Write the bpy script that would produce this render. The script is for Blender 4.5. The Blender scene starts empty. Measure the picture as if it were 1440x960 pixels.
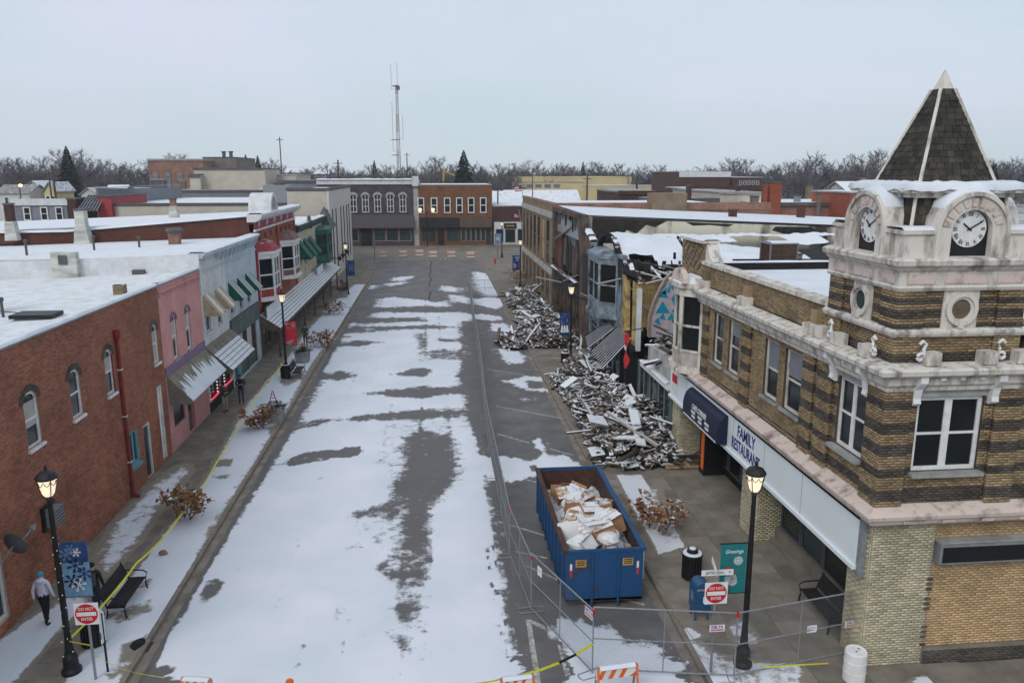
import bpy, math, random
import numpy as np
from mathutils import Vector, Matrix, Euler, noise as mnoise
random.seed(7); RNG=np.random.default_rng(11)
sc=bpy.context.scene; COL=sc.collection; PI=math.pi
# ---------------- camera, sky, sun, exposure ----------------
H=13.5; FPX=1100.; TH=math.atan(236/FPX); PS=math.atan(110/FPX*math.cos(TH))
cd=bpy.data.cameras.new('camera'); cam=bpy.data.objects.new('camera',cd); COL.objects.link(cam)
cam.location=(0,0,H); cam.rotation_euler=(PI/2-TH,0,-PS); cd.lens=FPX/1440*36; cd.sensor_width=36
cd.clip_start=.2; cd.clip_end=9000; sc.camera=cam
SUN_EL,SUN_AZ=math.radians(40),math.radians(212)
w=bpy.data.worlds.new('World'); sc.world=w; w.use_nodes=True
nt=w.node_tree; nt.nodes.clear()
def WN(t,**k):
    n=nt.nodes.new(t)
    for a,b in k.items(): setattr(n,a,b)
    return n
sky=WN('ShaderNodeTexSky',sky_type='NISHITA',sun_disc=False,sun_elevation=SUN_EL,sun_rotation=SUN_AZ)
bg=WN('ShaderNodeBackground'); out=WN('ShaderNodeOutputWorld'); mx=WN('ShaderNodeMixRGB'); mx.inputs[0].default_value=.9
tc=WN('ShaderNodeTexCoord'); mp=WN('ShaderNodeMapping'); mp.inputs['Scale'].default_value=(1.3,1.3,3.6)
nz=WN('ShaderNodeTexNoise'); nz.inputs['Scale'].default_value=1.6; nz.inputs['Detail'].default_value=5
rp=WN('ShaderNodeValToRGB'); rp.color_ramp.elements[0].position=.36; rp.color_ramp.elements[1].position=.66
rp.color_ramp.elements[0].color=(4.95,5.95,6.5,1); rp.color_ramp.elements[1].color=(5.95,6.2,7.3,1)
L=nt.links.new
L(tc.outputs['Generated'],mp.inputs[0]); L(mp.outputs[0],nz.inputs['Vector']); L(nz.outputs['Fac'],rp.inputs[0])
L(sky.outputs[0],mx.inputs[1]); L(rp.outputs[0],mx.inputs[2]); L(mx.outputs[0],bg.inputs[0]); bg.inputs[1].default_value=.1; L(bg.outputs[0],out.inputs[0])
sd=bpy.data.lights.new('sun','SUN'); sd.energy=1.15; sd.angle=math.radians(25); sd.color=(1,.96,.9)
so=bpy.data.objects.new('sun',sd); COL.objects.link(so); so.rotation_euler=(PI/2-SUN_EL,0,PI-SUN_AZ); so.location=(-30,-30,60)
vs=sc.view_settings; vs.view_transform='Standard'; vs.look='None'; vs.exposure=.35; vs.gamma=1; vs.use_curve_mapping=False
sc.cycles.max_bounces=5; sc.cycles.transparent_max_bounces=12; sc.cycles.diffuse_bounces=3
# ---------------- pixel of the photograph -> point on a plane of the place ----------------
_R=np.array([math.cos(PS),-math.sin(PS),0.]); _F=np.array([math.sin(PS)*math.cos(TH),math.cos(PS)*math.cos(TH),-math.sin(TH)]); _U=np.cross(_R,_F)
def _ray(x,y): return _R*(x-720)/FPX-_U*(y-480)/FPX+_F
def g(x,y,z=0.):
    d=_ray(x,y); t=(z-H)/d[2]; return (d[0]*t,d[1]*t)
def wx(x,y,X):
    d=_ray(x,y); t=X/d[0]; return (d[1]*t,d[2]*t+H)
def wy(x,y,Y):
    d=_ray(x,y); t=Y/d[1]; return (d[0]*t,d[2]*t+H)
# ---------------- materials ----------------
MT={}
def mat(name,col,rough=.85,var=.3,scale=2.5,bump=.15,col2=None,snow=0.,metal=0.,spec=.3,brick=None,emit=None,attr=None,rnd=0,streak=0,fine=30.,ramp=(.35,.68),bc2=.74):
    m=bpy.data.materials.new(name); m.use_nodes=True; t=m.node_tree; N=t.nodes.new; K=t.links.new
    p=t.nodes['Principled BSDF']; p.inputs['Roughness'].default_value=rough; p.inputs['Metallic'].default_value=metal
    p.inputs['Specular IOR Level'].default_value=spec
    tc=N('ShaderNodeTexCoord'); vec=tc.outputs['Object']
    if streak:
        mp=N('ShaderNodeMapping'); mp.inputs['Scale'].default_value=(1,1,1/streak); K(vec,mp.inputs[0]); nv=mp.outputs[0]
    else: nv=vec
    n1=N('ShaderNodeTexNoise'); n1.inputs['Scale'].default_value=scale; n1.inputs['Detail'].default_value=6; n1.inputs['Roughness'].default_value=.65; K(nv,n1.inputs['Vector'])
    r=N('ShaderNodeValToRGB'); r.color_ramp.elements[0].position=ramp[0]; r.color_ramp.elements[1].position=ramp[1]
    c2=col2 or tuple(c*(1-var) for c in col)
    c1=tuple(min(1,c*(1+var*.35)) for c in col)
    r.color_ramp.elements[0].color=(*c2,1); r.color_ramp.elements[1].color=(*c1,1); K(n1.outputs['Fac'],r.inputs[0])
    cur=r.outputs[0]
    hgt=None
    n2=N('ShaderNodeTexNoise'); n2.inputs['Scale'].default_value=fine; n2.inputs['Detail'].default_value=3; K(vec,n2.inputs['Vector']); hgt=n2.outputs['Fac']
    if brick:
        bwid,bh,mc=brick
        s=N('ShaderNodeSeparateXYZ'); K(vec,s.inputs[0]); a=N('ShaderNodeMath'); a.operation='ADD'; K(s.outputs[0],a.inputs[0]); K(s.outputs[1],a.inputs[1])
        cb=N('ShaderNodeCombineXYZ'); K(a.outputs[0],cb.inputs[0]); K(s.outputs[2],cb.inputs[1])
        bt=N('ShaderNodeTexBrick'); bt.inputs['Scale'].default_value=1; bt.inputs['Brick Width'].default_value=bwid; bt.inputs['Row Height'].default_value=bh
        bt.inputs['Mortar Size'].default_value=bh*.09; bt.inputs['Color1'].default_value=(1,1,1,1); bt.inputs['Color2'].default_value=(bc2,bc2,bc2,1); bt.inputs['Mortar'].default_value=(*mc,1)
        K(cb.outputs[0],bt.inputs['Vector'])
        mm=N('ShaderNodeMixRGB'); mm.blend_type='MULTIPLY'; mm.inputs[0].default_value=1; K(cur,mm.inputs[1]); K(bt.outputs[0],mm.inputs[2]); cur=mm.outputs[0]
        hgt=bt.outputs['Fac']
    if attr or rnd:
        if attr: an=N('ShaderNodeAttribute'); an.attribute_name=attr; f=an.outputs['Fac']
        else: an=N('ShaderNodeObjectInfo'); f=an.outputs['Random']
        mr=N('ShaderNodeMapRange'); mr.inputs[3].default_value=1-(rnd or .4); mr.inputs[4].default_value=1+(rnd or .4)*.5; K(f,mr.inputs[0])
        mm=N('ShaderNodeMixRGB'); mm.blend_type='MULTIPLY'; mm.inputs[0].default_value=1; K(cur,mm.inputs[1]); K(mr.outputs[0],mm.inputs[2]); cur=mm.outputs[0]
    if snow:
        ge=N('ShaderNodeNewGeometry'); s=N('ShaderNodeSeparateXYZ'); K(ge.outputs['Normal'],s.inputs[0])
        n3=N('ShaderNodeTexNoise'); n3.inputs['Scale'].default_value=1.7; n3.inputs['Detail'].default_value=8; n3.inputs['Roughness'].default_value=.7; K(vec,n3.inputs['Vector'])
        a=N('ShaderNodeMath'); a.operation='MULTIPLY_ADD'; a.inputs[1].default_value=1.6; K(n3.outputs['Fac'],a.inputs[0]); K(s.outputs[2],a.inputs[2])
        mr=N('ShaderNodeMapRange'); mr.inputs[1].default_value=1.9-snow; mr.inputs[2].default_value=2.05-snow; K(a.outputs[0],mr.inputs[0])
        mm=N('ShaderNodeMixRGB'); K(mr.outputs[0],mm.inputs[0]); K(cur,mm.inputs[1]); mm.inputs[2].default_value=(.68,.70,.745,1); cur=mm.outputs[0]
    K(cur,p.inputs['Base Color'])
    if bump:
        bp=N('ShaderNodeBump'); bp.inputs['Strength'].default_value=bump; bp.inputs['Distance'].default_value=.03
        if brick: bp.invert=True
        K(hgt,bp.inputs['Height']); K(bp.outputs[0],p.inputs['Normal'])
    if emit:
        p.inputs['Emission Color'].default_value=(*emit[0],1); p.inputs['Emission Strength'].default_value=emit[1]
    MT[name]=m; return m
M=lambda n: MT[n]
MC=(.62,.55,.5)
for a in [
 ('snow',(.68,.70,.75),.8,.1,.8,.5,(.60,.64,.69)),
 ('concrete',(.22,.195,.16),.9,.4,.7,.2),('kerbstone',(.24,.205,.17),.9,.4,1.3,.3),
 ('white_paint',(.66,.66,.64),.6,.25,2,.05),('trim',(.72,.72,.71),.6,.2,3,.05),('glass_dark',(.012,.016,.018),.08,.4,.8,.02),
 ('glass_green',(.03,.05,.05),.1,.5,.6,.02),('black_metal',(.012,.012,.014),.45,.3,6,.05),('steel',(.23,.245,.26),.4,.25,8,.05),
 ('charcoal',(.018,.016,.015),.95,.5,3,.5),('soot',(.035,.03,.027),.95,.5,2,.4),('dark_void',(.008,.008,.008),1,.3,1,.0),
 ('pale_stone',(.60,.55,.50),.85,.35,1.7,.25,(.36,.31,.27)),('pink_stone',(.56,.46,.41),.9,.4,1.7,.35,(.36,.28,.23)),
 ('cream_roof',(.58,.58,.52),.85,.2,.5,.1,(.42,.42,.38)),('wood_tan',(.42,.30,.13),.8,.45,3,.15),('wood_old',(.15,.11,.08),.9,.4,4,.3),
 ('plaster_grey',(.42,.41,.39),.9,.35,1.2,.2),('blue_paint',(.25,.32,.37),.7,.35,1.1,.15,(.06,.065,.07)),('yellow_paint',(.62,.43,.15),.7,.4,1.4,.1,(.12,.09,.05)),
 ('red_plastic',(.5,.02,.03),.5,.2,5,.02),('white_plastic',(.72,.72,.70),.5,.15,3,.05),('orange',(.75,.16,.03),.5,.2,4,.02),
 ('tape',(.62,.60,.03),.4,.15,8,0),('navy',(.009,.015,.045),.6,.3,3,.05),('teal_banner',(.01,.16,.17),.7,.15,3,.05),
 ('blue_banner',(.018,.05,.17),.7,.5,1.5,.05),('sky_banner',(.13,.25,.40),.7,.35,1.5,.05),('red_banner',(.55,.02,.03),.7,.3,2,.05),
 ('mail_blue',(.02,.075,.17),.35,.2,4,.02),('green_paint',(.015,.11,.085),.5,.3,3,.05),('copper_red',(.24,.028,.025),.6,.4,2,.1),
 ('stone_grey',(.33,.33,.32),.9,.4,1.5,.2),('gold',(.5,.3,.08),.5,.3,4,.1),('slate',(.045,.043,.036),.85,.5,3,.3),
 ]: mat(*a[:6],col2=a[6] if len(a)>6 else None)
mat('tan_blind',(.42,.40,.36),.8,.2,2,.05); mat('pale_stone',(.575,.54,.485),.85,.2,3.0,.3,col2=(.21,.185,.16),streak=3.2,ramp=(.33,.53)); mat('pink_stone',(.56,.46,.41),.9,.2,1.6,.4,col2=(.22,.165,.14),ramp=(.3,.5)); mat('brick_scorched',(.17,.115,.09),.95,.5,.7,.3,col2=(.03,.026,.024),brick=(.22,.076,(.5,.45,.4))); mat('siding_beige_lit',(.60,.555,.51),.8,.12,.5,.08); mat('mauve',(.27,.21,.21),.8,.2,2,.05); mat('win_grey',(.45,.45,.45),.7,.2,2,.05); mat('tilebrown',(.12,.075,.055),rnd=.3)
mat('slab',(.235,.205,.168),.92,.35,.9,.2,rnd=.16)
mat('brick_red',(.35,.132,.078),.9,.35,.5,.2,attr='tint',rnd=.3); mat('mortar',(.42,.33,.28),.95,.25,2,.2)
mat('brick_tan',(.355,.255,.145),.9,.4,.6,.2,attr='tint',rnd=.35); mat('brick_dark',(.098,.083,.068),.8,.4,1.5,.2,attr='tint',rnd=.4); mat('mortar_dark',(.075,.062,.05),.95,.3,2,.2)
mat('brick_cream',(.55,.49,.34),.75,.25,.8,.2,attr='tint',rnd=.3); mat('brick_buff',(.56,.38,.2),.85,.25,.7,.2,attr='tint',rnd=.25); mat('mortar_grey',(.22,.2,.17),.95,.3,2,.2)
mat('brick_cream_one',(.55,.49,.34),.75,.25,.8,.2,rnd=.3); mat('brick_tan_one',(.355,.255,.145),.9,.35,.8,.2,rnd=.45); mat('brick_dark_one',(.098,.083,.068),.8,.4,1.5,.2,rnd=.4)
mat('slate_one',(.058,.052,.040),.85,.5,2.5,.3,rnd=.45,snow=.0)
for n,c in (('fb_red',(.30,.045,.03)),('fb_brown',(.25,.115,.055)),('fb_plum',(.10,.083,.10)),('fb_dark',(.10,.05,.04)),('fb_tan',(.30,.225,.15)),('fb_rust',(.38,.11,.06)),('fb_old',(.36,.2,.15)),('fb_burnt',(.14,.055,.04)),('fb_grey',(.25,.22,.2))):
    mat(n,c,.9,.3,.8,.5,brick=(.22,.076,MC))
mat('fb_pink',(.62,.30,.28),.85,.2,.7,.3,bc2=.95,brick=(.22,.076,(.92,.9,.9))); mat('painted_white',(.62,.63,.63),.8,.35,.8,.3,col2=(.50,.50,.50),bc2=.95,brick=(.22,.076,(.85,.85,.85)))
mat('painted_blue',(.50,.57,.63),.8,.2,.9,.25,bc2=.95,brick=(.22,.076,(.9,.9,.9)))
mat('white_wall_stained',(.58,.58,.53),.9,.4,.6,.3,col2=(.30,.30,.28),streak=.3)
mat('siding_beige',(.50,.45,.38),.8,.15,.7,.1); mat('siding_grey',(.20,.21,.24),.8,.2,.8,.1); mat('siding_white',(.55,.55,.53),.8,.2,.6,.1)
mat('metal_cream',(.55,.45,.24),.7,.15,.2,.1); mat('tin_purple',(.065,.05,.06),.6,.2,2,.05); mat('tin_black',(.022,.018,.02),.6,.2,2,.05)
mat('roof_snow',(.32,.32,.32),.9,.3,1,.2,snow=.42); mat('roof_snowy',(.30,.30,.31),.9,.3,1,.2,snow=.62); mat('roof_patchy',(.24,.235,.23),.9,.3,.6,.2,snow=.08)
mat('wood_snow',(.12,.092,.07),.9,.5,3,.3,snow=.5,rnd=.4); mat('pale_wood_snow',(.35,.31,.26),.9,.4,3,.3,snow=.5,rnd=.4); mat('char_snow',(.025,.021,.019),.95,.5,3,.4,snow=.3); mat('char_bare',(.02,.018,.017),.95,.5,3,.4,snow=-.2)
mat('awning_old',(.22,.20,.15),.8,.35,1.2,.2,snow=.18); mat('awning_snow',(.16,.145,.13),.8,.35,1.2,.2,snow=.72); mat('awning_half',(.13,.11,.10),.85,.35,1.5,.2,snow=.36)
mat('wallscorch',(.56,.53,.43),.9,.3,.3,.3,col2=(.05,.043,.036),streak=3,ramp=(.36,.5))
mat('leaf_brown',(.27,.125,.05),.9,.4,8,.1,snow=.22); mat('leaf_green',(.035,.06,.04),.9,.4,8,.1,snow=.2); mat('twig',(.085,.065,.055),.95,.3,5,.1); mat('needle',(.022,.035,.028),.95,.4,2,.1,snow=-.12)
mat('far_twig',(.14,.125,.124),1,.3,.3,0); mat('far_twig_dark',(.10,.09,.093),1,.3,.3,0); mat('far_trunk',(.13,.118,.112),1,.3,.5,0)
mat('dumpster_blue',(.010,.055,.145),.55,.3,1.6,.08,col2=(.045,.032,.035),ramp=(.3,.42)); mat('rust',(.085,.04,.03),.9,.5,2,.3); mat('cardboard',(.36,.19,.10),.85,.25,4,.05,snow=.32,rnd=.25); mat('bag_white',(.66,.67,.68),.6,.15,2,.3,snow=.3)
mat('lampglow',(.9,.7,.45),.5,.1,3,0,emit=((1,.82,.6),.6)); mat('glowpane',(.8,.75,.66),.5,.05,3,0,emit=((1,.86,.68),.4)); mat('bulb',(.9,.9,.9),.5,.05,3,0,emit=((1,1,1),.6)); mat('redglow',(.8,.03,.06),.5,.1,3,0,emit=((1,.03,.08),.7)); mat('streetbulb',(1,.7,.3),.5,.1,3,0,emit=((1,.5,.15),6))
mat('skin',(.45,.27,.2),.6,.15,6,.05); mat('jacket_white',(.66,.62,.75),.8,.15,6,.1); mat('jacket_black',(.015,.015,.018),.8,.3,6,.1); mat('jacket_grey',(.06,.062,.07),.8,.3,6,.1); mat('jacket_green',(.05,.07,.055),.8,.3,6,.1); mat('jeans',(.035,.055,.10),.85,.3,6,.1); mat('khaki',(.33,.27,.21),.85,.2,6,.1); mat('beanie_blue',(.05,.3,.42),.9,.2,9,.1); mat('boots',(.03,.022,.018),.7,.3,6,.1)
mat('mural_base',(.40,.36,.38),.8,.25,2,.1); mat('mural_teal',(.0,.22,.32),.8,.2,3,.05); mat('sign_white',(.70,.75,.77),.55,.06,.5,.02); mat('ink_blue',(.02,.03,.18),.6,.1,5,0); mat('ink_purple',(.2,.02,.2),.6,.1,5,0)
mat('flag_red',(.5,.03,.04),.8,.2,5,0); mat('crane_yellow',(.5,.30,.04),.6,.2,3,.05); mat('mast_red',(.36,.22,.22),.6,.2,3,0); mat('mast_white',(.5,.5,.52),.6,.2,3,0); mat('paint_worn',(.48,.47,.43),.85,.4,6,.1,col2=(.2,.19,.18)); mat('paint_yellow',(.45,.33,.06),.85,.4,3,.1)
# ---------------- mesh helpers ----------------
class B:
    def __init__(s): s.v=[]; s.f=[]; s.m=[]
    def V(s,*p):
        i=len(s.v); s.v.extend([(float(a[0]),float(a[1]),float(a[2])) for a in p]); return i
    def poly(s,pts,m=0):
        i=s.V(*pts); s.f.append(tuple(range(i,i+len(pts)))); s.m.append(m)
    def hexa(s,p,m=0):          # p: bottom ring 0..3 ccw, top ring 4..7
        i=s.V(*p)
        for q in ((3,2,1,0),(4,5,6,7),(0,1,5,4),(1,2,6,5),(2,3,7,6),(3,0,4,7)):
            s.f.append(tuple(i+k for k in q)); s.m.append(m)
    def box(s,x0,x1,y0,y1,z0,z1,m=0):
        if x0>x1: x0,x1=x1,x0
        if y0>y1: y0,y1=y1,y0
        s.hexa([(x0,y0,z0),(x1,y0,z0),(x1,y1,z0),(x0,y1,z0),(x0,y0,z1),(x1,y0,z1),(x1,y1,z1),(x0,y1,z1)],m)
    def fb(s,fr,u0,u1,z0,z1,d0,d1,m=0):      # box on a facade frame: u along, d outwards
        ax,p,sg=fr
        if ax=='x': s.box(p+sg*d0,p+sg*d1,u0,u1,z0,z1,m)
        else: s.box(u0,u1,p+sg*d0,p+sg*d1,z0,z1,m)
    def bar(s,p,q,w,h,m=0,up=(0,0,1)):
        p=Vector(p);q=Vector(q);d=(q-p)
        if d.length<1e-6: return
        d.normalize(); u=Vector(up); a=d.cross(u)
        if a.length<1e-3: a=d.cross(Vector((1,0,0)))
        a.normalize(); b=a.cross(d); a*=w/2; b*=h/2
        s.hexa([p-a-b,q-a-b,q+a-b,p+a-b,p-a+b,q-a+b,q+a+b,p+a+b],m)
    def tube(s,pts,r,n=6,m=0,cap=True):
        pts=[Vector(p) for p in pts]; rs=r if isinstance(r,(list,tuple)) else [r]*len(pts); rings=[]
        for i,p in enumerate(pts):
            d=(pts[min(i+1,len(pts)-1)]-pts[max(i-1,0)])
            d=d.normalized() if d.length>0 else Vector((0,0,1))
            a=d.cross(Vector((0,0,1)))
            if a.length<.05: a=d.cross(Vector((1,0,0)))
            a.normalize(); b=d.cross(a)
            rings.append(s.V(*[p+a*(rs[i]*math.cos(2*PI*k/n))+b*(rs[i]*math.sin(2*PI*k/n)) for k in range(n)]))
        for i in range(len(rings)-1):
            for k in range(n):
                k2=(k+1)%n; s.f.append((rings[i]+k,rings[i]+k2,rings[i+1]+k2,rings[i+1]+k)); s.m.append(m)
        if cap and n>2:
            s.f.append(tuple(rings[0]+k for k in range(n))); s.m.append(m); s.f.append(tuple(rings[-1]+k for k in range(n-1,-1,-1))); s.m.append(m)
    def lathe(s,prof,c,n=12,m=0,axis='z'):
        rings=[]
        for r,z in prof:
            rings.append(s.V(*[(c[0]+r*math.cos(2*PI*k/n),c[1]+r*math.sin(2*PI*k/n),c[2]+z) for k in range(n)]))
        for i in range(len(rings)-1):
            for k in range(n):
                k2=(k+1)%n; s.f.append((rings[i]+k,rings[i]+k2,rings[i+1]+k2,rings[i+1]+k)); s.m.append(m)
        s.f.append(tuple(rings[0]+k for k in range(n-1,-1,-1))); s.m.append(m); s.f.append(tuple(rings[-1]+k for k in range(n))); s.m.append(m)
    def prism(s,pts,vec,m=0):
        n=len(pts); v=Vector(vec); i=s.V(*pts); j=s.V(*[Vector(p)+v for p in pts])
        s.f.append(tuple(range(i,i+n))); s.m.append(m); s.f.append(tuple(range(j+n-1,j-1,-1))); s.m.append(m)
        for k in range(n):
            k2=(k+1)%n; s.f.append((i+k2,i+k,j+k,j+k2)); s.m.append(m)
    def ell(s,c,r,n=10,k=6,m=0,jit=0):
        rings=[]
        for a in range(1,k):
            t=PI*a/k
            rings.append(s.V(*[(c[0]+r[0]*math.sin(t)*math.cos(2*PI*q/n)*(1+jit*random.uniform(-1,1)),c[1]+r[1]*math.sin(t)*math.sin(2*PI*q/n)*(1+jit*random.uniform(-1,1)),c[2]+r[2]*math.cos(t)) for q in range(n)]))
        top=s.V((c[0],c[1],c[2]+r[2])); bot=s.V((c[0],c[1],c[2]-r[2]))
        for a in range(len(rings)-1):
            for q in range(n):
                q2=(q+1)%n; s.f.append((rings[a]+q,rings[a+1]+q,rings[a+1]+q2,rings[a]+q2)); s.m.append(m)
        for q in range(n):
            q2=(q+1)%n; s.f.append((top,rings[0]+q,rings[0]+q2)); s.m.append(m); s.f.append((bot,rings[-1]+q2,rings[-1]+q)); s.m.append(m)
    def mk(s,name,mats,parent=None,label=None,smooth=False,kind=None,cat=None,group=None,base=None,raw=False):
        me=bpy.data.meshes.new(name)
        off=(0,0,0); r=parent
        if raw: pass
        elif r is not None:
            while r.parent: r=r.parent
            off=r.location
        elif base is not None: off=base
        vs=[(a-off[0],b-off[1],c-off[2]) for a,b,c in s.v] if (off[0] or off[1] or off[2]) else s.v
        me.from_pydata(vs,[],s.f)
        if isinstance(mats,str): mats=[mats]
        for x in mats: me.materials.append(MT[x])
        if len(mats)>1: me.polygons.foreach_set('material_index',s.m)
        if smooth: me.polygons.foreach_set('use_smooth',[True]*len(s.f))
        me.update()
        o=bpy.data.objects.new(name,me); COL.objects.link(o)
        if parent is not None: o.parent=parent
        elif base is not None: o.location=base
        tag(o,label,cat,group,kind); return o
def tag(o,label=None,cat=None,group=None,kind=None):
    if label: o['label']=label
    if cat: o['category']=cat
    if group: o['group']=group
    if kind: o['kind']=kind
    return o
def T(name,loc,label,cat,group=None):
    o=bpy.data.objects.new(name,None); COL.objects.link(o); o.location=loc; o.empty_display_size=.3
    return tag(o,label,cat,group)
def dup(o,loc=None,rz=None,label=None,parent=None,sc_=None):
    c=o.copy(); COL.objects.link(c)
    if parent: c.parent=parent
    if loc is not None: c.location=loc
    if rz is not None: c.rotation_euler=(0,0,rz)
    if sc_: c.scale=sc_
    if label: c['label']=label
    for ch in list(o.children): dup(ch,parent=c)
    return c
def text(body,size,mat_,parent,loc,rot,name='lettering',ext=.004,align='CENTER',shear=0,sx=1,bold=0):
    cu=bpy.data.curves.new(name,'FONT'); cu.body=body; cu.size=size; cu.extrude=ext; cu.align_x=align; cu.align_y='CENTER'; cu.shear=shear; cu.offset=bold; cu.resolution_u=3
    o=bpy.data.objects.new(name,cu); COL.objects.link(o); bpy.context.view_layer.update()
    me=bpy.data.meshes.new_from_object(o.evaluated_get(bpy.context.evaluated_depsgraph_get()))
    bpy.data.objects.remove(o); bpy.data.curves.remove(cu)
    mw=Matrix.Translation(Vector(loc))@Euler(rot).to_matrix().to_4x4()@Matrix.Diagonal((sx,1,1,1))
    r=parent
    while r is not None and r.parent: r=r.parent
    off=Vector(r.location) if r is not None else Vector((0,0,0))
    me.transform(Matrix.Translation(-off)@mw); me.materials.append(MT[mat_]); me.name=name
    o=bpy.data.objects.new(name,me); COL.objects.link(o); o.parent=parent; return o
def arcz(u,u0,u1,z1,h):
    c=(u0+u1)/2; w=(u1-u0)/2; t=max(-1,min(1,(u-c)/w)); return z1-h+h*math.sqrt(max(0,1-t*t))
def FP(fr,u,z,d=0):
    ax,p,sg=fr
    return (p+sg*d,u,z) if ax=='x' else (u,p+sg*d,z)
# openings: (u0,u1,z0,z1,archheight)
def wall(b,fr,u0,u1,z0,z1,ops=(),rev=.3,m=0,close=True):
    us=sorted({u0,u1}|{x for o in ops for x in o[:2] if u0<x<u1}); zs=sorted({z0,z1}|{x for o in ops for x in o[2:4] if z0<x<z1})
    for i in range(len(us)-1):
        for j in range(len(zs)-1):
            cu=(us[i]+us[i+1])/2; cz=(zs[j]+zs[j+1])/2
            if any(o[0]<cu<o[1] and o[2]<cz<o[3] for o in ops): continue
            b.poly([FP(fr,us[i],zs[j]),FP(fr,us[i+1],zs[j]),FP(fr,us[i+1],zs[j+1]),FP(fr,us[i],zs[j+1])],m)
    for o in ops:
        a,c,e,f=o[:4]; h=o[4] if len(o)>4 else 0
        def rq(p,q): b.poly([FP(fr,*p),FP(fr,*q),FP(fr,*q,-rev),FP(fr,*p,-rev)],m)
        rq((a,e),(c,e)); rq((a,e),(a,f-h)); rq((c,e),(c,f-h))
        if h:
            n=8
            for k in range(n):
                p=a+(c-a)*k/n; q=a+(c-a)*(k+1)/n; zp=arcz(p,a,c,f,h); zq=arcz(q,a,c,f,h)
                b.poly([FP(fr,p,zp),FP(fr,q,zq),FP(fr,q,f),FP(fr,p,f)],m); rq((p,zp),(q,zq))
        else: rq((a,f),(c,f))
    if close:
        for p,q in (((u0,z0),(u0,z1)),((u1,z0),(u1,z1)),((u0,z1),(u1,z1))): b.poly([FP(fr,*p),FP(fr,*q),FP(fr,*q,-rev),FP(fr,*p,-rev)],m)
def bricks(fr,u0,u1,z0,z1,ops,pick,root,mats,bw=.215,bh=.075,gap=.006,gapz=.015,proud=.012,singles=0,single_mats=None,z_from_top=True):
    nr=int(round((z1-z0)/bh)); bh=(z1-z0)/nr; out=[]
    for r in range(nr):
        za=z0+r*bh; zb=za+bh-gapz; zc=(za+zb)/2; iv=[(u0,u1)]
        for o in ops:
            a,c,e,f=o[:4]; h=o[4] if len(o)>4 else 0
            if e-.001<zc<f+.001:
                if h and zc>f-h:
                    t=(zc-(f-h))/h; w=(c-a)/2*math.sqrt(max(0,1-t*t)); mid=(a+c)/2; a,c=mid-w,mid+w
                nv=[]
                for p,q in iv:
                    if c<=p or a>=q: nv.append((p,q)); continue
                    if a>p: nv.append((p,a))
                    if c<q: nv.append((c,q))
                iv=nv
        for p,q in iv:
            u=math.floor((p-u0)/bw)*bw+u0-(bw/2 if r%2 else 0)
            while u<q-.001:
                a=max(u,p); c=min(u+bw,q)-gap
                if c-a>.02: out.append((a,c,za,zb,pick((a+c)/2,zc)))
                u+=bw
    sing=[]
    if singles:
        full=[o for o in out if abs((o[1]-o[0])-(bw-gap))<1e-4]
        full.sort(key=lambda o:-o[2] if z_from_top else o[2]); sing=full[:singles]; ss=set(sing); out=[o for o in out if o not in ss]
    ax,pl,sg=fr; n=len(out); A=np.array(out)
    d0=np.zeros(n); d1=proud+RNG.uniform(-.003,.004,n)
    def arr(u,d,z):
        X=pl+sg*d
        return np.stack([X,u,z],1) if ax=='x' else np.stack([u,X,z],1)
    Vv=np.stack([arr(A[:,0],d0,A[:,2]),arr(A[:,1],d0,A[:,2]),arr(A[:,1],d0,A[:,3]),arr(A[:,0],d0,A[:,3]),arr(A[:,0],d1,A[:,2]),arr(A[:,1],d1,A[:,2]),arr(A[:,1],d1,A[:,3]),arr(A[:,0],d1,A[:,3])],1).reshape(-1,3)
    r=root
    while r.parent: r=r.parent
    Vv=Vv-np.array(r.location)
    q=np.array([(4,5,6,7),(0,1,5,4),(2,3,7,6),(1,2,6,5),(3,0,4,7)]); Fq=(np.arange(n)[:,None,None]*8+q[None]).reshape(-1,4)
    me=bpy.data.meshes.new('brickwork'); me.vertices.add(len(Vv)); me.vertices.foreach_set('co',Vv.ravel())
    me.loops.add(Fq.size); me.loops.foreach_set('vertex_index',Fq.ravel().astype(np.int32)); me.polygons.add(len(Fq))
    me.polygons.foreach_set('loop_start',np.arange(0,Fq.size,4,dtype=np.int32)); me.polygons.foreach_set('material_index',np.repeat(A[:,4].astype(np.int32),5))
    for x in mats: me.materials.append(MT[x])
    at=me.attributes.new('tint','FLOAT','FACE'); at.data.foreach_set('value',np.repeat(RNG.random(n),5).astype(np.float32))
    me.update(calc_edges=True)
    o=bpy.data.objects.new('brickwork',me); COL.objects.link(o); o.parent=root; o['kind']='stuff'
    if sing:
        ms={}
        for a,c,za,zb,k in sing:
            if k not in ms:
                bb=B(); bb.fb((ax,0,sg),-(c-a)/2,(c-a)/2,-(zb-za)/2,(zb-za)/2,0,proud+.003); t=bb.mk('brick',single_mats[k]); ms[k]=t.data; bpy.data.objects.remove(t)
            t=bpy.data.objects.new('brick',ms[k]); COL.objects.link(t); t.parent=root; t.location=Vector(FP(fr,(a+c)/2,(za+zb)/2))-Vector(r.location)
    return o
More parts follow.
